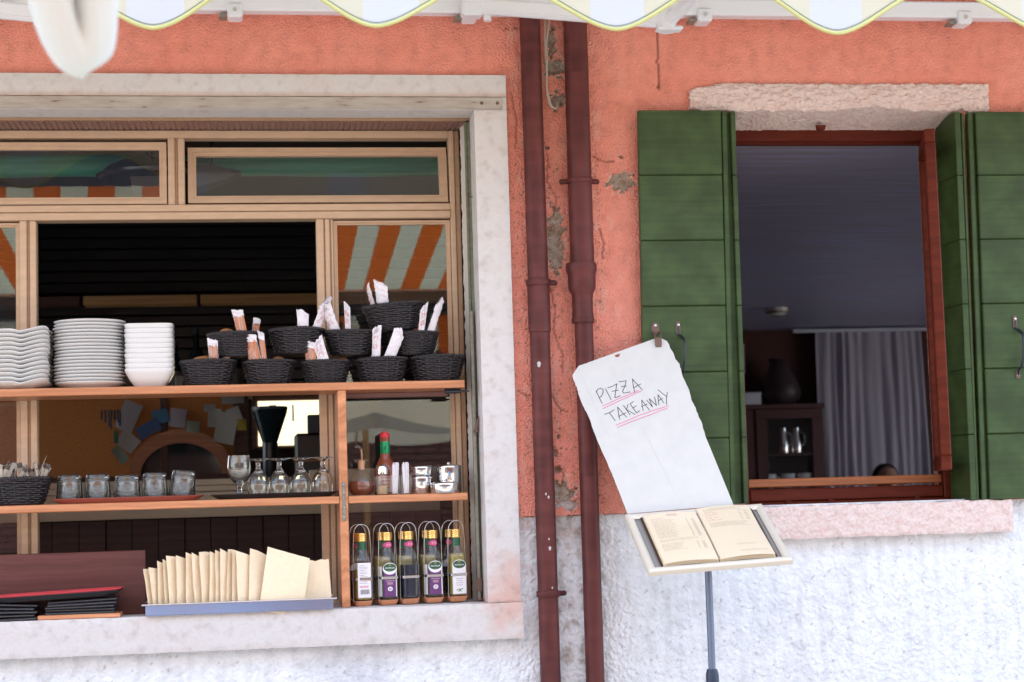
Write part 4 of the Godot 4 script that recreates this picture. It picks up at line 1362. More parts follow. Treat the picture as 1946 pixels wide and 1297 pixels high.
# smooth union of tapered capsules, meshed as surface nets
func flesh(bones: Array, lo: Vector3, hi: Vector3, cell: float, k: float) -> Geo:
	var nx := int((hi.x - lo.x) / cell) + 1
	var ny := int((hi.y - lo.y) / cell) + 1
	var nz := int((hi.z - lo.z) / cell) + 1
	var f := PackedFloat32Array()
	f.resize(nx * ny * nz)
	f.fill(1.0)
	for b in bones:
		var a: Vector3 = b[0]
		var e: Vector3 = b[1]
		var ra: float = b[2]
		var rb: float = b[3]
		var rm := maxf(ra, rb) + k * 2.0
		var d := e - a
		var l2 := maxf(d.length_squared(), 1e-9)
		var i0 := Vector3i(((a.min(e) - Vector3.ONE * rm - lo) / cell).floor()).clamp(Vector3i.ZERO, Vector3i(nx - 1, ny - 1, nz - 1))
		var i1 := Vector3i(((a.max(e) + Vector3.ONE * rm - lo) / cell).ceil()).clamp(Vector3i.ZERO, Vector3i(nx - 1, ny - 1, nz - 1))
		for z in range(i0.z, i1.z + 1):
			for y in range(i0.y, i1.y + 1):
				for x in range(i0.x, i1.x + 1):
					var p := lo + Vector3(x, y, z) * cell
					var t := clampf((p - a).dot(d) / l2, 0, 1)
					var q := (p - a - d * t).length() - lerpf(ra, rb, t)
					var at := (z * ny + y) * nx + x
					var o := f[at]
					var h := maxf(k - absf(o - q), 0.0) / k
					f[at] = minf(o, q) - h * h * k * 0.25
	var g := Geo.new()
	var vid := {}
	for z in nz - 1:
		for y in ny - 1:
			for x in nx - 1:
				var at := (z * ny + y) * nx + x
				var s := [f[at], f[at + 1], f[at + nx], f[at + nx + 1], f[at + nx * ny], f[at + nx * ny + 1], f[at + nx * ny + nx], f[at + nx * ny + nx + 1]]
				var inside := 0
				for q in s:
					if q < 0.0: inside += 1
				if inside == 0 or inside == 8:
					continue
				var sum := Vector3.ZERO
				var cnt := 0
				for e in [[0, 1], [2, 3], [4, 5], [6, 7], [0, 2], [1, 3], [4, 6], [5, 7], [0, 4], [1, 5], [2, 6], [3, 7]]:
					var u: float = s[e[0]]
					var w: float = s[e[1]]
					if (u < 0.0) != (w < 0.0):
						var p0 := Vector3(e[0] & 1, (e[0] >> 1) & 1, e[0] >> 2)
						var p1 := Vector3(e[1] & 1, (e[1] >> 1) & 1, e[1] >> 2)
						sum += p0.lerp(p1, u / (u - w))
						cnt += 1
				var p := lo + (Vector3(x, y, z) + sum / cnt) * cell
				var gr := Vector3(s[1] + s[3] + s[5] + s[7] - s[0] - s[2] - s[4] - s[6], s[2] + s[3] + s[6] + s[7] - s[0] - s[1] - s[4] - s[5], s[4] + s[5] + s[6] + s[7] - s[0] - s[1] - s[2] - s[3])
				vid[at] = g.put(p, gr.normalized())
	for z in range(1, nz - 1):
		for y in range(1, ny - 1):
			for x in range(1, nx - 1):
				var at := (z * ny + y) * nx + x
				var here := f[at] < 0.0
				for ax in 3:
					var st: int = [1, nx, nx * ny][ax]
					if (f[at + st] < 0.0) == here:
						continue
					var o1: int = [nx, nx * ny, 1][ax]
					var o2: int = [nx * ny, 1, nx][ax]
					var q := [at - o1 - o2, at - o2, at, at - o1]
					if not (vid.has(q[0]) and vid.has(q[1]) and vid.has(q[2]) and vid.has(q[3])):
						continue
					var a: int = vid[q[0]]; var b: int = vid[q[1]]; var c: int = vid[q[2]]; var d: int = vid[q[3]]
					if here:
						g.idx.append_array([a, c, b, a, d, c])
					else:
						g.idx.append_array([a, b, c, a, c, d])
	return g

func seated_person() -> void:
	# only the crown of the head shows over the window sill; the figure sits at a table
	var p := thing("person", "seated person with receding dark hair, only the forehead visible above the sill", "person", Vector3(4.50, 0.0, -6.2))
	var hip := Vector3(0, 0.50, -0.10)
	var ch := Vector3(0, 0.92, -0.06)
	var nk := Vector3(0, 1.18, -0.02)
	var bones := [[hip + Vector3(-0.08, 0.02, 0), hip + Vector3(0.08, 0.02, 0), 0.13, 0.13], [hip, ch, 0.14, 0.16], [ch + Vector3(-0.12, 0.10, 0), ch + Vector3(0.12, 0.10, 0), 0.085, 0.085], [ch, nk, 0.13, 0.06], [nk, Vector3(0, 1.32, 0.01), 0.055, 0.055]]
	for s in [-1.0, 1.0]:
		var sh := Vector3(0.19 * s, 1.05, -0.05)
		var el := Vector3(0.24 * s, 0.80, 0.08)
		var wr := Vector3(0.13 * s, 0.80, 0.30)
		bones.append_array([[sh, el, 0.055, 0.042], [el, wr, 0.042, 0.029]])
		var kn := Vector3(0.12 * s, 0.50, 0.38)
		var an := Vector3(0.12 * s, 0.09, 0.34)
		bones.append_array([[hip + Vector3(0.09 * s, 0, 0), kn, 0.088, 0.062], [kn, an, 0.06, 0.04], [an, an + Vector3(0.0, -0.045, 0.15), 0.04, 0.033]])
	var g := flesh(bones, Vector3(-0.4, -0.02, -0.34), Vector3(0.4, 1.36, 0.62), 0.02, 0.05)
	# head with face, finer grid, in the same mesh
	var h := Vector3(0, 1.425, 0.03)
	var hb := [[h + Vector3(0, 0.03, -0.025), h + Vector3(0, 0.025, 0.015), 0.084, 0.078], [h + Vector3(0, -0.02, 0.02), h + Vector3(0, -0.07, 0.045), 0.066, 0.045], [h + Vector3(0, 0.0, 0.088), h + Vector3(0, -0.03, 0.106), 0.010, 0.014], [h + Vector3(-0.03, 0.022, 0.082), h + Vector3(0.03, 0.022, 0.082), 0.013, 0.013],
		[h + Vector3(-0.02, -0.062, 0.080), h + Vector3(0.02, -0.062, 0.080), 0.010, 0.010], [h + Vector3(-0.086, 0.01, -0.01), h + Vector3(-0.088, -0.03, 0.0), 0.014, 0.010], [h + Vector3(0.086, 0.01, -0.01), h + Vector3(0.088, -0.03, 0.0), 0.014, 0.010], [h + Vector3(0, -0.06, -0.02), Vector3(0, 1.28, 0.0), 0.056, 0.056]]
	var g2 := flesh(hb, Vector3(-0.13, 1.24, -0.13), Vector3(0.13, 1.58, 0.18), 0.006, 0.02)
	var off := g.v.size()
	g.v.append_array(g2.v); g.n.append_array(g2.n); g.uv.append_array(g2.uv); g.c.append_array(g2.c)
	for i in g2.idx: g.idx.append(i + off)
	# five fingers each, resting on the table
	for s in [-1.0, 1.0]:
		var wr := Vector3(0.13 * s, 0.80, 0.30)
		var fb := [[wr, wr + Vector3(-0.02 * s, -0.005, 0.07), 0.028, 0.03]]
		for k in 4:
			var r0: Vector3 = wr + Vector3((-0.046 + 0.018 * k) * s, -0.004, 0.09 - 0.004 * absf(k - 1.5))
			var ln: float = [0.052, 0.062, 0.058, 0.044][k]
			fb.append([r0 + Vector3(0, 0, -0.03), r0 + Vector3(-0.003 * s, 0.004, ln * 0.5), 0.009, 0.0085])
			fb.append([r0 + Vector3(-0.003 * s, 0.004, ln * 0.5), r0 + Vector3(-0.005 * s, -0.014, ln), 0.0085, 0.0075])
		fb.append([wr + Vector3(-0.03 * s, -0.004, 0.03), wr + Vector3(-0.062 * s, -0.006, 0.06), 0.012, 0.010])
		fb.append([wr + Vector3(-0.062 * s, -0.006, 0.06), wr + Vector3(-0.068 * s, -0.012, 0.088), 0.010, 0.008])
		var g3 := flesh(fb, wr + Vector3(-0.12, -0.05, -0.05), wr + Vector3(0.12, 0.05, 0.19), 0.004, 0.008)
		off = g.v.size()
		g.v.append_array(g3.v); g.n.append_array(g3.n); g.uv.append_array(g3.uv); g.c.append_array(g3.c)
		for i in g3.idx: g.idx.append(i + off)
	part("body", g, M.skin, p)
	# hair: a cap over the sides and back of the skull
	var hr := Geo.new()
	hr.sheet(36, 14, func(u, v):
		var a = TAU * u - PI * 0.5
		var b := lerpf(-0.5, 1.30, v)
		var front := clampf(sin(a), 0, 1)
		b = lerpf(b, maxf(b, 0.95), front)
		var q := Vector3(cos(a) * cos(b), sin(b), sin(a) * cos(b))
		return h + Vector3(0, 0.028, -0.008) + q * Vector3(0.091, 0.0925, 0.103), false)
	part("hair", hr, M.hair, p)
	var sh2 := Geo.new()
	sh2.lathe([Vector2(0.175, 0.46), Vector2(0.182, 0.6), Vector2(0.195, 0.85), Vector2(0.225, 1.0), Vector2(0.19, 1.09), Vector2(0.08, 1.19), Vector2(0.068, 1.20)], 32, Vector3(0, 0, -0.07), 0.82)
	part("shirt", sh2, M.shirt, p)
	var cr := thing("chair", "dark wooden chair under the seated person in the dining room", "chair", Vector3(4.50, 0.02, -6.3))
	part("seat", boxg(-0.21, 0.21, 0.36, 0.40, -0.22, 0.2, 0.01), M.cabinet, cr)
	part("backrest", boxg(-0.2, 0.2, 0.65, 0.9, -0.25, -0.22, 0.01), M.cabinet, cr)
	for x in [-0.19, 0.19]:
		part("leg", boxg(x - 0.02, x + 0.02, 0.0, 0.36, 0.15, 0.19, 0.004), M.cabinet, cr)
		part("leg", boxg(x - 0.02, x + 0.02, 0.0, 0.92, -0.25, -0.21, 0.004), M.cabinet, cr)

func pipes() -> void:
	# left pipe
	var p := thing("drainpipe", "dark red drainpipe left of the pair, running the full height of the wall", "drainpipe", Vector3(1.0025, 0, 0.045), 0, "drainpipes between the two windows")
	var g := Geo.new()
	g.tube([Vector3(0, 0, 0), Vector3(0, 1.95, 0)], 0.0352, 40, false)
	part("lower_pipe", g, M.pipe, p)
	g = Geo.new()
	g.lathe([Vector2(0.036, 1.935), Vector2(0.0395, 1.938), Vector2(0.0395, 2.118), Vector2(0.0375, 2.122), Vector2(0.0365, 2.122)], 40)
	g.tube([Vector3(0, 2.11, 0), Vector3(-0.002, 3.44, 0)], 0.0365, 40, false)
	part("upper_pipe", g, M.pipe, p)
	pipe_clip(p, 2.112, 0.0415, 0.022, 1)
	pipe_clip(p, 1.028, 0.0385, 0.022, 1)
	g = Geo.new()
	var pts := PackedVector2Array()
	for k in 14:
		var a := TAU * k / 14
		pts.append(Vector2(0.0062 * cos(a) * (1.0 + 0.3 * sin(k * 2.3)), 0.0105 * sin(a)))
	for q in [[-0.012, 1.822, 1.0], [-0.002, 1.372, 0.45], [0.007, 1.361, 0.5], [0.004, 1.217, 0.4], [0.006, 1.185, 0.7], [0.010, 1.05, 0.35]]:
		g.xf = Transform3D(Basis().scaled(Vector3(q[2], q[2], 1)), Vector3(q[0], q[1], 0.0362 - q[0] * q[0] * 14.0))
		g.prism(pts, -0.002, 0.0006)
	part("paint_chip", g, mat(lin(0.5, 0.5, 0.5), 0.7), p)
	# right pipe
	var r := thing("drainpipe", "dark red drainpipe right of the pair, with a flared socket half way up", "drainpipe", Vector3(1.157, 0, 0.05), 0, "drainpipes between the two windows")
	g = Geo.new()
	g.tube([Vector3(0, 0, 0), Vector3(0.002, 2.08, 0)], 0.0325, 40, false)
	part("lower_pipe", g, M.pipe, r)
	g = Geo.new()
	g.lathe([Vector2(0.034, 1.968), Vector2(0.0375, 1.968), Vector2(0.0385, 1.985), Vector2(0.0375, 2.0), Vector2(0.0365, 2.005), Vector2(0.0365, 2.055), Vector2(0.0385, 2.07), Vector2(0.0475, 2.085), Vector2(0.049, 2.10), Vector2(0.049, 2.135), Vector2(0.0505, 2.14), Vector2(0.0545, 2.152), Vector2(0.0545, 2.17), Vector2(0.0525, 2.178), Vector2(0.043, 2.178)], 44)
	part("socket", g, M.pipe, r)
	g = Geo.new()
	g.tube([Vector3(0.004, 2.17, 0), Vector3(0.008, 3.44, 0)], 0.0425, 44, false)
	part("upper_pipe", g, M.pipe, r)
	pipe_clip(r, 1.975, 0.0385, 0.017, 0)
	pipe_clip(r, 2.472, 0.0452, 0.016, 2)

func pipe_clip(p: Node3D, y: float, r: float, h: float, ears: int) -> void:
	var c := node_part("clip", p)
	c.position = Vector3(0.004 if ears == 2 else 0.0, y, 0)
	var g := Geo.new()
	g.lathe([Vector2(r - 0.003, -h / 2), Vector2(r + 0.0005, -h / 2), Vector2(r + 0.0018, -h / 2 + 0.002), Vector2(r + 0.0018, h / 2 - 0.002), Vector2(r + 0.0005, h / 2), Vector2(r - 0.003, h / 2)], 40)
	part("band", g, M.pipe, c)
	if ears >= 1:
		g = Geo.new()
		g.tube([Vector3(r - 0.004, 0, -0.012), Vector3(r + 0.018, 0, -0.014), Vector3(r + 0.022, 0, -0.02)], 0.0095, 14)
		part("bolt", g, M.pipe, c)
	if ears == 2:
		g = Geo.new()
		g.tube([Vector3(-r + 0.004, 0, -0.012), Vector3(-r - 0.014, 0, -0.014), Vector3(-r - 0.018, 0, -0.02)], 0.0095, 14)
		part("bolt", g, M.pipe, c)

func awning() -> void:
	var a := thing("awning", "folding arm awning with cream and white stripes and a scalloped valance", "awning", Vector3(0, 0, 0))
	part("wall_bar", boxg(-3.6, 4.6, 3.062, 3.122, 0.045, 0.105, 0.006), M.white_alu, a)
	var g := Geo.new()
	g.tube([Vector3(-3.6, 3.26, 0.10), Vector3(4.6, 3.26, 0.10)], 0.045, 20)
	part("roller", g, M.white_alu, a)
	part("front_bar", boxg(-3.6, 4.6, 2.935, 3.005, 0.965, 1.005, 0.008), M.white_alu, a)
	# cloth: one panel per stripe, white ones narrower
	var edges := []
	var x := -3.525
	var whites := []
	for k in range(-5, 8):
		var c := 0.4275 + 0.687 * k
		whites.append(c)
	var strips := []
	for k in whites.size():
		strips.append([whites[k] - 0.083, whites[k] + 0.083, true])
		if k < whites.size() - 1:
			strips.append([whites[k] + 0.083, whites[k + 1] - 0.083, false])
	for s in strips:
		g = Geo.new()
		var x0: float = s[0]
		var x1: float = s[1]
		g.sheet(8, 14, func(u, v): return Vector3(lerpf(x0, x1, u), lerpf(3.305, 3.012, v) - 0.012 * sin(v * PI), lerpf(0.10, 1.005, v)), true)
		part("canopy_stripe", g, M.white_cloth if s[2] else M.cream_cloth, a)
	# valance: scallops as wide as the stripe repeat
	var low := func(xx: float) -> float:
		var ph: float = scallop(xx)
		return 2.7585 + 0.004 * sin(xx * 2.1) + 0.150 * pow(0.5 - 0.5 * cos(ph * TAU), 0.85)
	var zz := func(xx: float, t: float) -> float:
		return 1.008 + t * (0.012 * sin(xx * 5.3) + 0.006 * sin(xx * 13.0 + 1.0))
	for s in strips:
		g = Geo.new()
		var x0: float = s[0]
		var x1: float = s[1]
		g.sheet(24, 10, func(u, v):
			var xx := lerpf(x0, x1, u)
			return Vector3(xx, lerpf(low.call(xx) + 0.003, 3.0, v), zz.call(xx, 1.0 - v)), false)
		part("valance_stripe", g, M.white_cloth if s[2] else M.cream_cloth, a)
	var pth := []
	for k in 700:
		var xx := -3.05 + k * 0.0118
		pth.append(Vector3(xx, low.call(xx), zz.call(xx, 1.0) + 0.001))
	g = Geo.new()
	g.tube(pth, 0.0062, 8)
	part("piping", g, M.piping, a)
	pth = []
	for k in 700:
		var xx := -3.05 + k * 0.0118
		pth.append(Vector3(xx, low.call(xx) + 0.0105, zz.call(xx, 1.0) + 0.0022))
	g = Geo.new()
	g.tube(pth, 0.0011, 6)
	part("seam", g, mat(lin(0.25, 0.27, 0.16), 0.9), a)
	# arms: shoulder on the wall bar, elbow, forearm to the front bar
	for x0 in [0.80, -1.18]:
		var am := node_part("arm", a)
		am.position = Vector3(x0, 0, 0)
		part("shoulder", boxg(-0.055, 0.02, 3.035, 3.10, 0.106, 0.175, 0.008), M.white_plastic, am)
		g = Geo.new()
		g.tube([Vector3(0.035, 3.075, 0.15), Vector3(0.035, 3.02, 0.15)], 0.014, 14)
		part("hinge_pin", g, M.white_plastic, am)
		arm_beam(am, "upper_arm", Vector3(0.0, 3.075, 0.145), Vector3(0.545, 2.905, 0.60), 0.030, 0.055)
		g = Geo.new()
		g.tube([Vector3(0.565, 2.865, 0.60), Vector3(0.565, 2.94, 0.60)], [0.030, 0.034], 18)
		g.span(0.53, 0.615, 2.868, 2.880, 0.575, 0.625, 0.004)
		part("elbow", g, M.white_plastic, am)
		arm_beam(am, "forearm", Vector3(0.570, 2.897, 0.60), Vector3(0.64, 2.955, 0.97), 0.028, 0.042)
	for xb in [-0.035, 0.78, 1.625, -0.80, -1.6, 2.6]:
		var b := node_part("bracket", a)
		b.position = Vector3(xb, 0, 0)
		part("plate", boxg(-0.026, 0.026, 3.036, 3.085, 0.040, 0.118, 0.006), M.white_plastic, b)
		part("foot", boxg(-0.055, -0.028, 3.040, 3.050, 0.045, 0.10, 0.002), M.zinc, b)
		g = Geo.new()
		g.tube([Vector3(0, 3.06, 0.115), Vector3(0, 3.06, 0.124)], 0.0075, 6)
		part("bolt", g, M.steel, b)

# scallops are a little uneven: number of the scallop at x, whole at its lowest point
func scallop(x: float) -> float:
	var lows := [-0.267, 0.384, 1.108, 1.802]
	if x < lows[0]: return (x - lows[0]) / 0.68
	for k in 3:
		if x < lows[k + 1]: return k + (x - lows[k]) / (lows[k + 1] - lows[k])
	return 3.0 + (x - lows[3]) / 0.69

func arm_beam(p: Node3D, called: String, a: Vector3, b: Vector3, w: float, h: float) -> void:
	var g := Geo.new()
	var d := (b - a)
	var z := d.normalized()
	var x := Vector3.UP.cross(z).normalized()
	var y := z.cross(x)
	g.xf = Transform3D(Basis(x, y, z), (a + b) / 2)
	g.box(Vector3.ZERO, Vector3(w, h, d.length()), 0.007)
	g.box(Vector3(0, -h * 0.30, 0), Vector3(w + 0.004, h * 0.16, d.length() * 0.98), 0.003)
	part(called, g, M.white_alu, p)

func terrace() -> void:
	# striped canopy over the terrace tables, on four posts; the camera stands under it
	var c := thing("terrace_canopy", "orange and sage striped canopy on posts over the terrace", "canopy", Vector3(0, 0, 0))
	for k in 30:
		var x0 := -2.7 + k * 0.15
		var g := Geo.new()
		g.sheet(2, 16, func(u, v): return Vector3(x0 + u * 0.15, lerpf(3.55, 3.08, v) - 0.03 * sin(v * PI), lerpf(3.5, 7.5, v)), true)
		part("canopy_stripe", g, M.orange_cloth if k % 2 == 0 else M.sage_cloth, c)
		g = Geo.new()
		g.sheet(4, 4, func(u, v): return Vector3(x0 + u * 0.15, lerpf(2.56 + 0.03 * cos(u * TAU), 2.87, v), 7.53 + 0.01 * sin(u * TAU)), true)
		part("valance_stripe", g, M.orange_cloth if k % 2 == 0 else M.sage_cloth, c)
		g = Geo.new()
		g.sheet(4, 4, func(u, v): return Vector3(x0 + u * 0.15, lerpf(3.07 + 0.01 * cos(u * TAU), 3.20, v), 3.48 + 0.01 * sin(u * TAU)), false)
		part("valance_stripe", g, M.orange_cloth if k % 2 == 0 else M.sage_cloth, c)
	part("front_bar", boxg(-2.7, 2.98, 2.87, 3.06, 7.48, 7.52, 0.01), M.iron, c)
	part("sky_block_bar", boxg(-2.7, 2.98, 3.19, 3.54, 3.49, 3.54, 0.01), M.iron, c)  # tall dark beam added to keep the sky out of the pane reflections
	for q in [[-2.68, 3.52], [-2.68, 7.5], [2.95, 7.5], [2.95, 3.52]]:
		part("post", boxg(q[0] - 0.025, q[0] + 0.025, 0, 3.5 if q[1] < 5.0 else 3.06, q[1] - 0.025, q[1] + 0.025, 0.006), M.iron, c)
	# rolled side curtain, hanging down into the top of the picture
	var rc := thing("rolled_curtain", "white canvas side curtain gathered and hanging at the top left", "curtain", Vector3(0, 0, 0))
	var g := Geo.new()
	var cn := noise(2.0, 3, 401)
	g.sheet(96, 70, func(u, v):
		var y := lerpf(2.035, 2.93, pow(v, 1.5))
		var t = (y - 2.035) * 5.0
		# width and centre of the bundle
		var s0: float = clampf((y - 2.035) / 0.085, 0.0, 1.0)
		var w: float = 0.058 * pow(1.0 - pow(1.0 - s0, 2.6), 0.42) + 0.022 * smoothstep(0.02, 0.2, y - 2.035)
		var cx: float = -0.262 + 0.012 * exp(-t * 2.0) - 0.016 * minf(t, 1.5)
		var a = TAU * u
		var rr: float = 1.0
		var fold := exp(-pow(wrapf(a - 1.30 - 0.10 * t, -PI, PI) / 0.20, 2.0)) * 0.62 * smoothstep(0.05, 0.5, t)
		var fold2 := exp(-pow(wrapf(a - 2.2, -PI, PI) / 0.16, 2.0)) * 0.18 * smoothstep(0.4, 0.9, t)
		rr -= fold + fold2
		rr += 0.06 * cn.get_noise_2d(cos(a) + t * 0.15, sin(a)) + 0.05 * sin(a * 3.0 + t)
		y += 0.012 * smoothstep(0.2, 0.0, t) * sin(a + 2.6)
		return Vector3(cx + w * rr * cos(a), y, 3.40 + w * 0.8 * rr * sin(a)), true, null, true)
	part("cloth", g, M.curtain_cloth, rc)
	part("strap", boxg(-0.385, -0.17, 2.72, 2.76, 3.33, 3.47, 0.01), M.white_cloth, rc)
	g = Geo.new()
	g.tube([Vector3(-0.29, 2.90, 3.40), Vector3(-0.29, 3.20, 3.50)], 0.006, 6)
	part("cord", g, M.wire, rc)
	# parasol and brick house across the lane
	var ps := thing("parasol", "large cream parasol standing across the lane", "parasol", Vector3(1.0, 0, 9.2))
	for k in 8:
		g = Geo.new()
		g.sheet(10, 10, func(u, v):
			var a0 := TAU * k / 8
			var a1 := TAU * (k + 1) / 8
			var e := Vector3(cos(a0), 0, sin(a0)).lerp(Vector3(cos(a1), 0, sin(a1)), u)
			return e * lerpf(0.02, 1.5, v) + Vector3(0, lerpf(2.75, 1.98, v) - 0.06 * sin(u * PI) * v, 0), false)
		part("panel", g, M.parasol_cloth, ps)
		var a := TAU * k / 8
		g = Geo.new()
		g.tube([Vector3(0, 2.70, 0), Vector3(cos(a) * 1.48, 1.97, sin(a) * 1.48)], 0.011, 6)
		part("rib", g, M.pine, ps)
	g = Geo.new()
	g.tube([Vector3(0, 0, 0), Vector3(0, 2.8, 0)], 0.028, 14)
	part("pole", g, M.pine, ps)
	g = Geo.new()
	g.lathe([Vector2(0, 0), Vector2(0.3, 0.0), Vector2(0.3, 0.05), Vector2(0.05, 0.09), Vector2(0, 0.09)], 24)
	part("base", g, M.joint, ps)
	var tt: Node3D = null
	for i in 3:
		var tl: String = "terrace table under a blue cloth, the %s of the three" % ["left", "middle", "right"][i]
		if tt == null:
			tt = thing("terrace_table", tl, "table", Vector3(-1.15, 0, 9.6), 0, "terrace tables")
			part("top", boxg(-0.45, 0.45, 0.72, 0.75, -0.4, 0.4, 0.005), M.pine, tt)
			g = Geo.new()
			g.sheet(60, 4, func(u, v):
				var a = TAU * u
				var r := pow(pow(absf(cos(a)), 8.0) + pow(absf(sin(a)), 8.0), -0.125)
				return Vector3(0.47 * r * cos(a) * (1.0 + 0.05 * (1.0 - v) * sin(a * 9.0)), lerpf(0.12, 0.753, v), 0.42 * r * sin(a) * (1.0 + 0.05 * (1.0 - v) * sin(a * 9.0))), true, null, true)
			g.span(-0.455, 0.455, 0.7505, 0.756, -0.405, 0.405, 0.002)
			part("cloth", g, mat(lin(0.13, 0.28, 0.62), 0.9), tt)
			for q in [[-0.4, -0.35], [0.4, -0.35], [-0.4, 0.35], [0.4, 0.35]]:
				part("leg", boxg(q[0] - 0.02, q[0] + 0.02, 0, 0.72, q[1] - 0.02, q[1] + 0.02, 0.004), M.pine, tt)
		else:
			copy(tt, tl, Vector3(-1.15 + 1.1 * i, 0, 9.6), 0.0)
	var bh := thing("brick_house", "low brick house on the far side of the lane", "house", Vector3(0, 0, 13.0))
	part("wall", boxg(-14, 14, 0, 3.6, 0.02, 0.4, 0.0), M.joint, bh)
	part("roof", boxg(-14.3, 14.3, 3.6, 3.75, -0.3, 3.0, 0.02), M.terracotta, bh)
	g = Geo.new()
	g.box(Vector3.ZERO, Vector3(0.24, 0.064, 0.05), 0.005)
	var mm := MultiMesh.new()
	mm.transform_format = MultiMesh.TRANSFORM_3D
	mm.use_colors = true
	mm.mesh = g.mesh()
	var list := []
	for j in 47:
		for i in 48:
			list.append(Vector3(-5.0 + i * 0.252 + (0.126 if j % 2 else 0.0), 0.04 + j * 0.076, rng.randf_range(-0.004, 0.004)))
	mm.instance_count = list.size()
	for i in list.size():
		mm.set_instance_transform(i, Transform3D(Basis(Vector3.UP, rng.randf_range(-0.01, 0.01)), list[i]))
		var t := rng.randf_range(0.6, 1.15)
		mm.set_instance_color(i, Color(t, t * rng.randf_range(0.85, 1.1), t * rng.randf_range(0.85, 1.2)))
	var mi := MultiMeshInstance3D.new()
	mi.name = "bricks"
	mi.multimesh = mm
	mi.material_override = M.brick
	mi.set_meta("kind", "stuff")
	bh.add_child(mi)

func shelves() -> void:
	var s := thing("serving_shelf", "reddish wooden serving shelf with two boards and an upright, set in the takeaway window", "shelf", Vector3(0, 0, 0))
	part("upper_board", boxg(-1.64, 0.741, 1.7525, 1.7795, -0.255, -0.022, 0.0025), M.shelf, s)
	part("lower_board", boxg(-1.64, 0.2945, 1.3595, 1.3855, -0.255, -0.022, 0.0025), M.shelf, s)
	part("lower_board", boxg(0.3255, 0.741, 1.3595, 1.3855, -0.255, -0.022, 0.0025), M.shelf, s)
	part("upright", boxg(0.2955, 0.3245, 1.0035, 1.7518, -0.225, -0.024, 0.0025), M.shelf_v, s)
	var g := Geo.new()
	g.span(0.3035, 0.3155, 1.300, 1.434, -0.0232, -0.0205, 0.001)
	var hp := part("hinge_plate", g, M.zinc, s)
	for y in [1.312, 1.345, 1.395, 1.424]:
		g = Geo.new()
		g.xf = Transform3D(Basis(Vector3.RIGHT, PI / 2), Vector3(0.3095, y, -0.0205))
		g.lathe([Vector2(0, 0.0), Vector2(0.0035, 0.0), Vector2(0.0032, 0.001), Vector2(0, 0.0012)], 10)
		part("screw", g, M.steel, hp)
	g = Geo.new()
	g.tube([Vector3(0.672, 1.742, -0.05), Vector3(0.728, 1.742, -0.05)], 0.0075, 12)
	g.tube([Vector3(0.728, 1.742, -0.05), Vector3(0.760, 1.742, -0.05)], 0.003, 8)
	g.span(0.672, 0.728, 1.748, 1.7525, -0.062, -0.038, 0.001)
	part("bolt", g, M.iron, s)
	part("under_rail", boxg(0.3255, 0.70, 1.735, 1.7523, -0.25, -0.20, 0.002), M.mahogany_soft, s)

# a dish over a rounded square: profile of (half width, height); depth is scaled by sq
func square_dish(pr: Array, sq: float, ex := 5.0, wave = null, segs := 64) -> Geo:
	var g := Geo.new()
	var m := pr.size() - 1
	g.sheet(segs, m * 2, func(u, v):
		var k := minf(v * m, m - 0.0001)
		var i := int(k)
		var p: Vector2 = pr[i].lerp(pr[i + 1], k - i)
		var t = TAU * u + PI / 4
		var c := cos(t)
		var s := sin(t)
		var r := pow(pow(absf(c), ex) + pow(absf(s), ex), -1.0 / ex)
		var y := p.y
		if wave != null:
			y += wave.call(t, p.x)
		return Vector3(p.x * r * c, y, p.x * r * s * sq), true, null, true)
	return g

func ordinal_label(i: int, n: int, what: String, where: String) -> String:
	if i == 0: return "%s at the bottom of %s" % [what, where]
	if i == n - 1: return "%s on top of %s" % [what, where]
	return "%s, %s from the bottom of %s" % [what, ORD[i], where]

func stack(called: String, g: Geo, n: int, at: Vector3, dy: float, what: String, where: String, grp: String, jit: float, m: Material) -> void:
	var first: Node3D = null
	for i in n:
		var p := at + Vector3(rng.randf_range(-jit, jit), dy * i, rng.randf_range(-jit, jit) * 0.5)
		var lb := ordinal_label(i, n, what, where)
		if first == null:
			first = part(called, g, m)
			tag(first, lb, "bowl" if called.contains("bowl") else "plate", grp)
			first.position = p
		else:
			copy(first, lb, p, rng.randf_range(-0.012, 0.012))

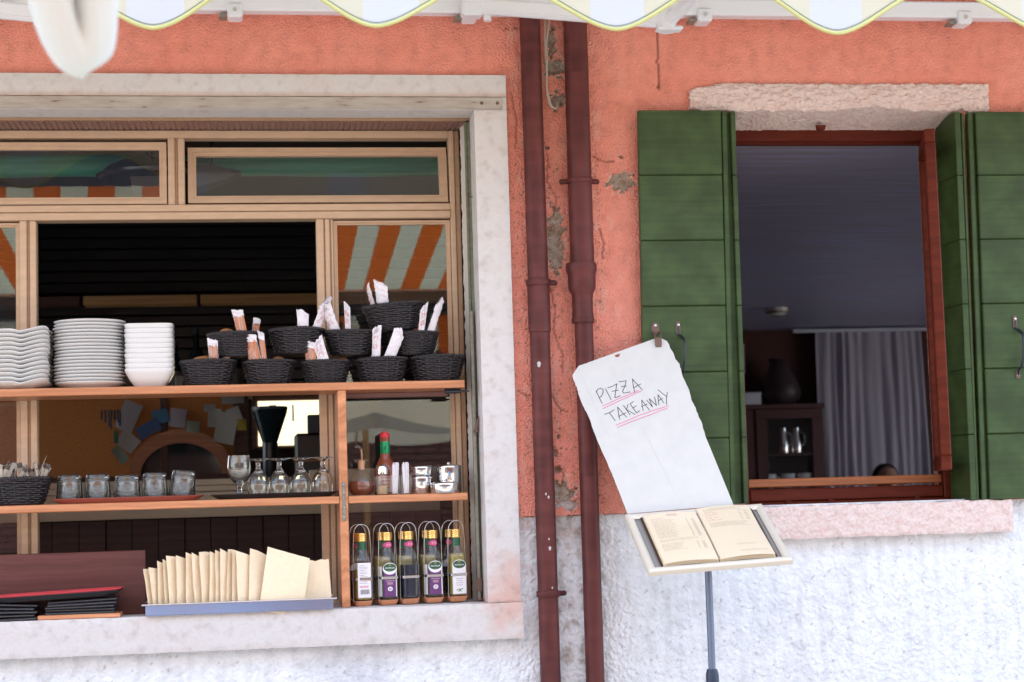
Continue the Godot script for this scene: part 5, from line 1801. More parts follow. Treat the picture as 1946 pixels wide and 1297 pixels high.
func basket_geo() -> Array:
	var prof := func(t: float) -> float: return lerpf(0.070, 0.0945, pow(t, 0.8))
	var w := Geo.new()
	var rings := 12
	var stakes := 26
	for j in rings:
		var t := (j + 0.5) / rings
		var path := []
		var n := stakes * 4
		for i in n + 1:
			var a := TAU * i / n
			var r: float = prof.call(t) + 0.0030 * cos(a * stakes * 0.5 + PI * j) + 0.0004 * sin(a * 7.0 + j)
			path.append(Vector3(r * cos(a), 0.004 + t * 0.078 + 0.0009 * sin(a * 3.0 + j * 2.0), r * sin(a)))
		w.tube(path, 0.0034, 6, false)
	for i in stakes * 0.5:
		var a := TAU * i / (stakes * 0.5)
		for o in [0.0, 0.02]:
			w.tube([Vector3(0.0705 * cos(a + o), 0.002, 0.0705 * sin(a + o)), Vector3(0.0835 * cos(a + o), 0.040, 0.0835 * sin(a + o)), Vector3(0.0945 * cos(a + o), 0.084, 0.0945 * sin(a + o))], 0.0021, 5, false)
	var rim := Geo.new()
	for q in 2:
		var path := []
		for i in 241:
			var a := TAU * i / 240
			path.append(Vector3((0.0955 + 0.0032 * cos(a * 30 + q * PI)) * cos(a), 0.0855 + 0.0036 * sin(a * 30 + q * PI), (0.0955 + 0.0032 * cos(a * 30 + q * PI)) * sin(a)))
		rim.tube(path, 0.0036, 6, false)
	var base := Geo.new()
	base.lathe([Vector2(0, 0.0), Vector2(0.070, 0.0), Vector2(0.073, 0.004), Vector2(0.070, 0.007), Vector2(0, 0.006)], 40)
	# an inner lining of close weave so that the light does not shine through
	base.lathe([Vector2(0.0685, 0.004), Vector2(0.0905, 0.084)], 40)
	return [w, rim, base]

var basket0: Node3D
func make_basket(label: String, at: Vector3, turn: float, tilt: float, sc: float, grp: String) -> Node3D:
	if basket0 == null:
		var gg := basket_geo()
		basket0 = thing("wicker_basket", label, "basket", at, turn, grp)
		part("weave", gg[0], M.wicker, basket0)
		part("rim", gg[1], M.wicker, basket0)
		part("base", gg[2], M.wicker, basket0)
		basket0.rotation.z = tilt
		basket0.scale = Vector3.ONE * sc
		return basket0
	var o := copy(basket0, label, at, turn)
	o.rotation.z = tilt
	o.scale = Vector3.ONE * sc
	o.set_meta("group", grp)
	return o

func packet(label: String, x: float, y: float, tx: float, ty: float, w: float, kind: int, sd: int, cx: float) -> void:
	# a flat paper sleeve standing in a basket; the lower half hides inside the basket
	var p := thing("breadstick_packet", label, "packet", Vector3(x, y - 0.034, -0.061 - 0.002 * (sd % 3)), 0.0, "breadstick packets in the baskets")
	var len := Vector2(tx - x, ty - y).length() * 1.08 + 0.040
	p.rotation.z = atan2(-(tx - x), ty - y)
	# it leans outwards against the rim of its round basket
	var off := x - cx
	p.position.z = -0.124 + sqrt(maxf(0.0665 * 0.0665 - off * off, 0.0))
	p.rotation.x = 0.33
	p.rotation.y = asin(clampf(off / 0.0665, -0.8, 0.8)) * 0.85
	var nz := noise(9.0, 3, 500 + sd)
	var top := func(u: float) -> float:
		var e := len + 0.006 * nz.get_noise_1d(u * 3.0)
		if kind == 0 or kind == 2:
			e += [0.010, -0.012, 0.016][sd % 3] * (u - 0.5) * 2.0 - 0.008 * absf(u - 0.3 - 0.1 * (sd % 4)) + 0.004 * nz.get_noise_1d(u * 14.0)
			if sd % 4 == 3: e += 0.016 * (1.0 - absf(u - 0.55) * 2.0)
		else:
			e -= 0.012 * (u - 0.2)
		return e
	var body := func(u: float, v: float, s: float) -> Vector3:
		var yy: float = v * top.call(u)
		var bul := s * 0.0095 * (1.0 - pow(absf(u * 2 - 1), 2.5)) * (1.0 - 0.75 * v * v)
		var cr := 0.0035 * nz.get_noise_2d(u * 0.9, v * 2.4)
		return Vector3((u - 0.5) * w * (1.0 - 0.1 * sin(v * PI)) , yy, bul + cr + 0.006 * nz.get_noise_1d(v * 1.2 + 9.0) * v)
	if kind == 1:
		# clear window sleeve: the sticks show below a white band at the top
		var n := maxi(2, int(w / 0.0095))
		for i in n:
			var g := Geo.new()
			var xx := (i - (n - 1) * 0.5) * 0.0088
			g.tube([Vector3(xx, 0.0, 0.003), Vector3(xx + 0.0008, len * 0.5, 0.002 + 0.001 * (i % 2)), Vector3(xx, len - 0.024 - 0.003 * (i % 2), 0.002)], [0.0042, 0.0046, 0.004], 8)
			part("breadstick", g, M.stick, p)
		var g2 := Geo.new()
		g2.sheet(10, 8, func(u, v): return body.call(u, lerpf(0.0, 0.80, v), 1.0) + Vector3(0, 0, 0.001), false)
		part("clear_window", g2, M.packet_film, p)
		g2 = Geo.new()
		g2.sheet(12, 6, func(u, v): return body.call(u, lerpf(0.78, 1.0, v), 1.0) + Vector3(0, 0, 0.0016), false)
		g2.sheet(12, 14, func(u, v): return body.call(u, v, -1.0), true)
		part("paper_sleeve", g2, M.packet, p)
	else:
		var g := Geo.new()
		g.sheet(14, 22, func(u, v): return body.call(u, v, 1.0), false)
		g.sheet(14, 22, func(u, v): return body.call(u, v, -1.0), true)
		part("paper_sleeve", g, M.packet, p)
		# the red and grey print on the sleeve
		g = Geo.new()
		var strokes := [[Vector2(0.2, 0.62), Vector2(0.2, 0.80), Vector2(0.42, 0.76), Vector2(0.22, 0.71), Vector2(0.44, 0.64)], [Vector2(0.52, 0.63), Vector2(0.62, 0.79), Vector2(0.74, 0.64)], [Vector2(0.2, 0.42), Vector2(0.22, 0.57), Vector2(0.42, 0.54), Vector2(0.24, 0.49), Vector2(0.42, 0.43), Vector2(0.2, 0.42)], [Vector2(0.52, 0.43), Vector2(0.54, 0.57)], [Vector2(0.64, 0.57), Vector2(0.65, 0.43), Vector2(0.8, 0.44)]]
		if kind == 0:
			for q in strokes:
				for i in q.size() - 1:
					var pts := []
					for k in 5:
						var uv: Vector2 = q[i].lerp(q[i + 1], k / 4.0)
						pts.append(body.call(uv.x, uv.y, 1.0) + Vector3(0, 0, 0.0004))
					g.tube(pts, 0.0006, 4, false)
			part("red_print", g, M.red_ink, p)
			g = Geo.new()
			for q in [[0.22, 0.78, 0.86], [0.3, 0.6, 0.92]]:
				var pts := []
				for k in 9:
					pts.append(body.call(lerpf(q[0], q[1], k / 8.0), q[2] + 0.008 * (k % 2), 1.0) + Vector3(0, 0, 0.0004))
				g.tube(pts, 0.0007, 4, false)
			part("grey_print", g, M.grey_ink, p)

func bread(label: String, at: Vector3, r: float, turn: float) -> void:
	var g := Geo.new()
	var nz := noise(4.0, 3, int(absf(at.x) * 1000))
	g.sheet(26, 14, func(u, v):
		var a = TAU * u
		var b = PI * (v - 0.5)
		var q := Vector3(cos(a) * cos(b), sin(b), sin(a) * cos(b))
		return q * (1.0 + 0.12 * nz.get_noise_3dv(q * 0.35)) * Vector3(r, r * 0.62, r * 0.75), true)
	var o := part("bread_roll", g, M.crust)
	tag(o, label, "bread", "bread rolls in the baskets")
	o.position = at
	o.rotation.y = turn

func upper_shelf_things() -> void:
	var sy := 1.7797
	# square plates with pinched corners
	var pl := square_dish([Vector2(0.0, 0.003), Vector2(0.075, 0.0), Vector2(0.080, 0.002), Vector2(0.118, 0.015), Vector2(0.135, 0.024), Vector2(0.1375, 0.027), Vector2(0.1345, 0.0285), Vector2(0.116, 0.0195), Vector2(0.08, 0.007), Vector2(0, 0.006)], 0.78, 7.0,
		func(t, r): return 0.0065 * clampf((r - 0.09) / 0.045, 0, 1) * (1.4 * pow(absf(sin(2.0 * t)), 10.0) - 1.1 * exp(-pow((absf(sin(2.0 * t)) - 0.62) / 0.22, 2.0))), 128)
	stack("square_plate", pl, 13, Vector3(-0.8225, sy, -0.135), 0.01485, "white square plate with pinched corners", "the left plate stack", "stacked square plates", 0.003, M.porcelain)
	var rp := Geo.new()
	rp.lathe([Vector2(0, 0.003), Vector2(0.068, 0.003), Vector2(0.069, 0.0), Vector2(0.074, 0.0), Vector2(0.076, 0.003), Vector2(0.100, 0.010), Vector2(0.1175, 0.0175), Vector2(0.1222, 0.0205), Vector2(0.1228, 0.0222), Vector2(0.1212, 0.0232), Vector2(0.116, 0.0212), Vector2(0.075, 0.0075), Vector2(0, 0.006)], 72)
	stack("round_plate", rp, 19, Vector3(-0.5555, sy, -0.147), 0.01185, "white round plate", "the tall round plate stack", "stacked round plates", 0.003, M.porcelain)
	var sb := square_dish([Vector2(0.0, 0.003), Vector2(0.044, 0.003), Vector2(0.045, 0.0), Vector2(0.049, 0.001), Vector2(0.066, 0.022), Vector2(0.0805, 0.048), Vector2(0.0838, 0.058), Vector2(0.0842, 0.0635), Vector2(0.0815, 0.0645), Vector2(0.079, 0.058), Vector2(0.07, 0.036), Vector2(0.045, 0.008), Vector2(0, 0.006)], 1.0, 6.0)
	stack("square_bowl", sb, 10, Vector3(-0.3485, sy, -0.13), 0.0173, "white square bowl", "the bowl stack", "stacked square bowls", 0.0012, M.porcelain)
	# baskets in a pyramid
	var names := ["first", "second", "third", "fourth", "fifth"]
	var gp := "black wicker bread baskets stacked on the upper shelf"
	var rx := [-0.148, 0.062, 0.261, 0.458, 0.655]
	for i in 5:
		make_basket("black wicker basket on the upper shelf, %s from the left in the bottom row" % names[i], Vector3(rx[i], sy + 0.001, -0.124), i * 1.3, 0.0, [1.0, 0.95, 0.90, 0.97, 1.02][i], gp)
	rx = [-0.056, 0.161, 0.351, 0.573]
	for i in 4:
		make_basket("black wicker basket in the second row of the pyramid, %s from the left" % names[i], Vector3(rx[i], 1.8795 + [0.0, 0.006, 0.0, -0.004][i], -0.124), i * 0.9 + 0.4, [0.0, -0.03, 0.03, 0.0][i], [0.96, 1.0, 0.98, 0.91][i], gp)
	make_basket("black wicker basket crowning the pyramid, tilted to the left", Vector3(0.507, 1.9655, -0.122), 0.5, 0.085, 1.07, gp)
	var pk := [[-0.125, 1.875, -0.135, 1.936, 0.037, 1, "window packet with a white band in the first bottom basket, left one"], [-0.088, 1.874, -0.097, 1.93, 0.032, 1, "window packet with a white band in the first bottom basket, right one"],
		[0.019, 1.878, 0.017, 1.952, 0.056, 1, "broad upright window packet in the second bottom basket"], [0.048, 1.879, 0.044, 1.959, 0.022, 1, "narrow window packet beside the broad one in the second bottom basket"],
		[0.213, 1.874, 0.219, 1.926, 0.052, 1, "slanted window packet showing breadsticks in the third bottom basket"], [0.257, 1.873, 0.242, 1.929, 0.041, 0, "crumpled printed packet in the third bottom basket"],
		[0.433, 1.876, 0.446, 1.967, 0.033, 0, "red printed pointed packet in the fourth bottom basket"], [0.472, 1.875, 0.496, 1.95, 0.045, 2, "plain white packet leaning right in the fourth bottom basket"],
		[-0.025, 1.971, -0.048, 2.038, 0.041, 1, "tall window packet leaning left in the leftmost second row basket"], [0.013, 1.967, 0.005, 2.015, 0.037, 1, "short window packet in the leftmost second row basket"],
		[0.182, 1.981, 0.177, 2.029, 0.045, 2, "plain short packet behind the pointed one by the window mullion"], [0.213, 1.971, 0.233, 2.066, 0.045, 0, "tall pointed red printed packet in front of the window mullion"],
		[0.302, 1.973, 0.29, 2.05, 0.05, 0, "square topped printed packet in the third second row basket"], [0.339, 1.973, 0.34, 2.049, 0.022, 0, "narrow printed packet in the third second row basket"],
		[0.592, 1.965, 0.595, 2.042, 0.026, 0, "narrow printed packet in the rightmost second row basket"], [0.622, 1.964, 0.635, 2.054, 0.037, 2, "rounded white packet with a torn tip in the rightmost second row basket"],
		[0.468, 2.047, 0.472, 2.128, 0.052, 2, "broad torn white packet in the topmost basket"], [0.441, 2.051, 0.439, 2.121, 0.02, 0, "narrow printed packet at the left in the topmost basket"]]
	var cxs := [-0.148, -0.148, 0.062, 0.062, 0.261, 0.261, 0.458, 0.458, -0.056, -0.056, 0.161, 0.161, 0.351, 0.351, 0.573, 0.573, 0.507, 0.507]
	for i in pk.size():
		var q: Array = pk[i]
		packet(q[6], q[0], q[1], q[2], q[3], q[4], q[5], i, cxs[i])
	var br := [[-0.167, 1.866, 0.036, "brown bread roll in the first bottom basket"], [-0.082, 1.962, 0.034, "brown bread roll in the leftmost second row basket"], [0.094, 1.864, 0.029, "pale bread roll in the second bottom basket"], [0.410, 1.958, 0.022, "brown bread roll in the third second row basket"], [0.535, 2.053, 0.027, "pale bread roll in the topmost basket"], [0.318, 1.858, 0.028, "bread roll at the right in the third bottom basket"]]
	for i in br.size():
		bread(br[i][3], Vector3(br[i][0], br[i][1], -0.115), br[i][2], i * 1.1)

func tray(called: String, label: String, x0: float, x1: float, m: Material, y: float) -> void:
	var hw := (x1 - x0) / 2
	var g := square_dish([Vector2(0.0, 0.0), Vector2(hw - 0.030, 0.0), Vector2(hw - 0.024, 0.002), Vector2(hw - 0.004, 0.014), Vector2(hw, 0.0155), Vector2(hw, 0.018), Vector2(hw - 0.008, 0.017), Vector2(hw - 0.028, 0.005), Vector2(0, 0.004)], 0.37, 9.0)
	var o := part(called, g, m)
	o.position = Vector3((x0 + x1) / 2, y, -0.122)
	tag(o, label, "tray")

func lower_shelf_things() -> void:
	var sy := 1.3857
	# basket of sachets at the far left
	make_basket("black wicker basket full of thin sachets at the left of the lower shelf", Vector3(-0.79, sy, -0.125), 0.3, 0.0, 1.06, "")
	var s0: Node3D = null
	var lab := "thin brown and white sachet standing in the basket on the lower shelf"
	for i in 30:
		var p := Vector3(-0.79 + rng.randf_range(-0.078, 0.078), sy + 0.075, -0.125 + rng.randf_range(-0.06, 0.07))
		if s0 == null:
			s0 = thing("sachet", lab, "sachet", p, 0.0, "sachets in the basket at the lower left")
			var g := Geo.new()
			g.sheet(3, 8, func(u, v): return Vector3((u - 0.5) * 0.013, v * 0.052, 0.0022 * sin(u * PI) + 0.003 * v * v), false)
			g.sheet(3, 8, func(u, v): return Vector3((u - 0.5) * 0.013, v * 0.052, -0.001 + 0.003 * v * v), true)
			part("wrapper", g, mat(lin(0.50, 0.43, 0.34), 0.7), s0)
			g = Geo.new()
			g.sheet(3, 2, func(u, v): return Vector3((u - 0.5) * 0.0134, 0.040 + v * 0.0125, 0.0024 * sin(u * PI) + 0.0028), false)
			part("printed_end", g, mat(lin(0.10, 0.07, 0.06), 0.6), s0)
		else:
			var o := copy(s0, lab, p, rng.randf_range(0, TAU))
			o.rotation.z = rng.randf_range(-0.75, 0.75)
			o.rotation.x = rng.randf_range(-0.3, 0.3)
			o.scale = Vector3.ONE * rng.randf_range(1.0, 1.55)
	for q in [[-0.735, 0.32, "long wrapped straw standing up at the right of the sachet basket"], [-0.742, 0.16, "long wrapped straw leaning beside the upright one in the sachet basket"]]:
		var g := Geo.new()
		g.tube([Vector3(0, 0, 0), Vector3(0.02 * q[1] * 4.0, 0.062, 0), Vector3(0.03 * q[1] * 4.0, 0.092, 0.004)], [0.003, 0.0035, 0.001], 8, true, 0.5)
		var o := part("wrapped_straw", g, mat(lin(0.33, 0.25, 0.2), 0.6))
		o.position = Vector3(q[0], sy + 0.075, -0.09)
		tag(o, q[2], "straw")
	tray("serving_tray", "shallow red brown tray under the five tumblers", -0.680, -0.171, M.tray_red, sy)
	tray("serving_tray", "shallow black tray under the stemmed glasses", -0.147, 0.292, M.black_plastic, sy)
	# tumblers, upside down
	var tx := [-0.6245, -0.530, -0.430, -0.3365, -0.246]
	var tl := ["first", "second", "third", "fourth", "fifth"]
	var t0: Node3D = null
	for i in 5:
		var lb: String = "clear tumbler upside down on the red brown tray, %s from the left%s" % [tl[i], ", tilted" if i == 4 else ""]
		var p := Vector3(tx[i], sy + 0.0052 + 0.004 * 0.0, -0.12)
		if t0 == null:
			t0 = thing("tumbler", lb, "glass", p, 0.0, "upside down tumblers on the tray")
			var g := Geo.new()
			g.lathe([Vector2(0.0445, 0.0), Vector2(0.0462, 0.0008), Vector2(0.0466, 0.002), Vector2(0.0405, 0.076), Vector2(0.0385, 0.087), Vector2(0.034, 0.0905), Vector2(0.0, 0.0905)], 56)
			g.lathe([Vector2(0.0, 0.078), Vector2(0.030, 0.078), Vector2(0.0355, 0.074), Vector2(0.0375, 0.066), Vector2(0.0435, 0.002), Vector2(0.0445, 0.0)], 56)
			part("glass_body", g, M.glass, t0)
			t0.scale = Vector3(1, 1.05, 1)
		else:
			var o := copy(t0, lb, p, i * 0.8)
			o.scale = Vector3(1, 0.99 if i == 2 else 1.05, 1)
			if i == 4:
				o.rotation.z = 0.10
				o.position.y += 0.0055
	# stemmed glasses
	var gx := [0.0185, 0.0915, 0.1665, 0.2425]
	var g0: Node3D = null
	for i in 4:
		var lb: String = "stemmed glass upside down on the black tray, %s from the left" % tl[i]
		var p := Vector3(gx[i], sy + 0.0052, -0.12)
		if g0 == null:
			g0 = thing("stemmed_glass", lb, "glass", p, 0.0, "upside down stemmed glasses on the black tray")
			goblet(g0, 1.0)
			for ch in g0.get_children():
				ch.rotation.x = PI
				ch.position.y = 0.134
		else:
			copy(g0, lb, p, i * 1.1)
	var up := thing("stemmed_glass", "stemmed glass standing upright at the left of the black tray", "glass", Vector3(-0.047, sy + 0.0052, -0.135))
	goblet(up, 1.10)
	# cruet
	var cr := thing("cruet", "round oil cruet of dark amber liquid with a bent glass spout", "cruet", Vector3(0.3785, sy, -0.12))
	var g := Geo.new()
	g.lathe([Vector2(0, 0.0005), Vector2(0.030, 0.0), Vector2(0.036, 0.003), Vector2(0.0455, 0.020), Vector2(0.0462, 0.036), Vector2(0.042, 0.056), Vector2(0.030, 0.074), Vector2(0.016, 0.086), Vector2(0.0135, 0.095), Vector2(0.0135, 0.108), Vector2(0.017, 0.116), Vector2(0.0255, 0.124), Vector2(0.026, 0.127), Vector2(0.023, 0.1265), Vector2(0.012, 0.112), Vector2(0.0118, 0.094)], 40)
	part("flask", g, M.thin_glass, cr)
	g = Geo.new()
	g.lathe([Vector2(0, 0.003), Vector2(0.030, 0.003), Vector2(0.0345, 0.006), Vector2(0.044, 0.021), Vector2(0.0447, 0.036), Vector2(0.0425, 0.050), Vector2(0.0, 0.050)], 40)
	part("oil", g, M.amber, cr)
	g = Geo.new()
	g.lathe([Vector2(0, 0.092), Vector2(0.011, 0.092), Vector2(0.0115, 0.122), Vector2(0, 0.124)], 20)
	part("stopper", g, mat(lin(0.62, 0.32, 0.16), 0.3), cr)
	g = Geo.new()
	g.tube([Vector3(0.002, 0.12, 0), Vector3(0.002, 0.150, 0), Vector3(0.0, 0.163, 0), Vector3(-0.006, 0.171, 0), Vector3(-0.014, 0.173, 0), Vector3(-0.020, 0.170, 0)], 0.0046, 12)
	part("spout", g, M.thin_glass, cr)
	g = Geo.new()
	g.tube([Vector3(0.002, 0.12, 0), Vector3(0.002, 0.150, 0), Vector3(0.0, 0.162, 0)], 0.0024, 8)
	part("oil_in_spout", g, mat(lin(0.55, 0.25, 0.12), 0.2), cr)
	# hot sauce
	var hs := thing("hot_sauce_bottle", "tall hot sauce bottle with a red cap and green foil neck", "bottle", Vector3(0.466, sy, -0.165))
	g = Geo.new()
	g.lathe([Vector2(0, 0.0), Vector2(0.036, 0.0), Vector2(0.039, 0.004), Vector2(0.039, 0.085), Vector2(0.036, 0.100), Vector2(0.026, 0.120), Vector2(0.018, 0.136), Vector2(0.0172, 0.145), Vector2(0.0172, 0.205), Vector2(0, 0.205)], 40)
	part("glass_body", g, M.hot_sauce, hs)
	g = Geo.new()
	g.lathe([Vector2(0.0395, 0.010), Vector2(0.0395, 0.066)], 40)
	part("label", g, mat(lin(0.62, 0.47, 0.42), 0.6), hs)
	g = Geo.new()
	for k in 4:
		g.span(-0.018 + 0.002 * k, 0.018 - 0.003 * k, 0.060 - 0.012 * k, 0.063 - 0.012 * k, 0.0388, 0.0402, 0.0)
	part("label_print", g, M.red_ink, hs)
	g = Geo.new()
	g.lathe([Vector2(0.0172, 0.146), Vector2(0.0178, 0.147), Vector2(0.0178, 0.1885), Vector2(0.0172, 0.1895)], 40)
	part("foil", g, M.green_foil, hs)
	# lettering that climbs the foil
	g = Geo.new()
	var sc := [[Vector2(-0.006, 0.152), Vector2(-0.002, 0.158), Vector2(-0.006, 0.160), Vector2(0.002, 0.164)], [Vector2(-0.003, 0.166), Vector2(0.004, 0.168), Vector2(0.000, 0.173), Vector2(0.006, 0.174)], [Vector2(0.001, 0.177), Vector2(0.006, 0.180), Vector2(0.004, 0.184)]]
	for q in sc:
		var pts := []
		for p in q: pts.append(Vector3(p.x, p.y, sqrt(0.0178 * 0.0178 - p.x * p.x) + 0.0002))
		g.tube(pts, 0.0008, 5)
	part("foil_print", g, M.ink, hs)
	g = Geo.new()
	g.lathe([Vector2(0.0, 0.2045), Vector2(0.0172, 0.2045), Vector2(0.0176, 0.206), Vector2(0.0176, 0.218), Vector2(0.0165, 0.2195), Vector2(0.009, 0.2195), Vector2(0.0085, 0.225), Vector2(0.0, 0.226)], 32)
	part("cap", g, M.red_cap, hs)
	# shaker
	var sk := thing("spice_shaker", "small glass shaker of dried herbs with a steel top", "shaker", Vector3(0.4475, sy, -0.075))
	g = Geo.new()
	g.lathe([Vector2(0, 0.0), Vector2(0.020, 0.0), Vector2(0.021, 0.002), Vector2(0.0205, 0.070), Vector2(0.019, 0.074)], 28)
	part("jar", g, M.thin_glass, sk)
	g = Geo.new()
	g.lathe([Vector2(0, 0.003), Vector2(0.0190, 0.003), Vector2(0.0188, 0.032), Vector2(0, 0.036)], 24)
	part("herbs", g, mat(lin(0.36, 0.25, 0.13), 0.9), sk)
	g = Geo.new()
	g.lathe([Vector2(0.020, 0.072), Vector2(0.0215, 0.073), Vector2(0.0212, 0.092), Vector2(0.018, 0.100), Vector2(0.009, 0.104), Vector2(0, 0.105)], 28)
	part("top", g, M.chrome, sk)
	# glasses of paper wrapped toothpicks
	for i in 2:
		var tp := thing("toothpick_glass", "small glass of white toothpicks, the %s one" % ["left", "right"][i], "glass", Vector3([0.4905, 0.5305][i], sy, -0.072), 0, "toothpick glasses on the lower shelf")
		g = Geo.new()
		g.lathe([Vector2(0, 0.001), Vector2(0.018, 0.0), Vector2(0.0195, 0.002), Vector2(0.0195, 0.068), Vector2(0.0185, 0.068), Vector2(0.018, 0.004)], 28)
		part("jar", g, M.thin_glass, tp)
		g = Geo.new()
		for k in 16:
			var a := k * 2.4
			var r := 0.003 + 0.0006 * k
			var b := Vector3(cos(a) * r * 0.7, 0.004, sin(a) * r * 0.7)
			g.tube([b, b + Vector3(cos(a) * 0.004 + (0.004 if i == 0 else -0.002), 0.100 + 0.004 * ((k * 7) % 3), sin(a) * 0.004)], 0.0023, 6)
		var tk := part("toothpicks", g, M.packet, tp)
		tk.set_meta("kind", "stuff")
	# steel condiment pots
	steel_pot("tall steel pot in two tiers behind the toothpick glasses", Vector3(0.588, sy, -0.115), 0.0405, [[0.0, 0.062], [0.0645, 0.098]])
	steel_pot("tall steel pot with a rounded lid at the right end of the lower shelf", Vector3(0.688, sy, -0.12), 0.045, [[0.0, 0.098]])
	steel_pot("low steel pot in front of the tall steel pots", Vector3(0.664, sy, -0.062), 0.0505, [[0.0, 0.037]])

func goblet(p: Node3D, sc: float) -> void:
	var g := Geo.new()
	var pr := []
	for q in [[0.0, 0.0], [0.036, 0.0], [0.0405, 0.0012], [0.0405, 0.0026], [0.03, 0.005], [0.012, 0.010], [0.0078, 0.016], [0.0072, 0.024], [0.0085, 0.036], [0.016, 0.046], [0.029, 0.060], [0.0365, 0.078], [0.0385, 0.096], [0.0372, 0.116], [0.0345, 0.1335], [0.0335, 0.1338], [0.0328, 0.1332], [0.0355, 0.116], [0.0368, 0.096], [0.0348, 0.079], [0.027, 0.0615], [0.014, 0.049], [0.0, 0.046]]:
		pr.append(Vector2(q[0], q[1]) * sc)
	g.lathe(pr, 48)
	part("glass_body", g, M.glass, p)

func steel_pot(label: String, at: Vector3, r: float, tiers: Array) -> void:
	var p := thing("steel_pot", label, "pot", at, 0, "polished steel condiment pots")
	for t in tiers:
		var g := Geo.new()
		var a: float = t[0]
		var b: float = t[1]
		g.lathe([Vector2(0, a), Vector2(r - 0.003, a), Vector2(r - 0.001, a + 0.003), Vector2(r - 0.001, b - 0.010), Vector2(r + 0.001, b - 0.0085), Vector2(r + 0.001, b - 0.004), Vector2(r - 0.002, b), Vector2(r * 0.7, b + 0.003), Vector2(0, b + 0.004)], 48)
		part("tier" if tiers.size() > 1 else "pot_body", g, M.chrome, p)
	if tiers.size() == 1:
		var g := Geo.new()
		var b: float = tiers[0][1]
		g.lathe([Vector2(0, b + 0.004), Vector2(0.007, b + 0.004), Vector2(0.008, b + 0.010), Vector2(0, b + 0.012)], 16)
		part("knob", g, M.chrome, p)

func round_square(pr: Array, ex: float) -> Geo:
	return square_dish(pr, 1.0, ex, null, 48)

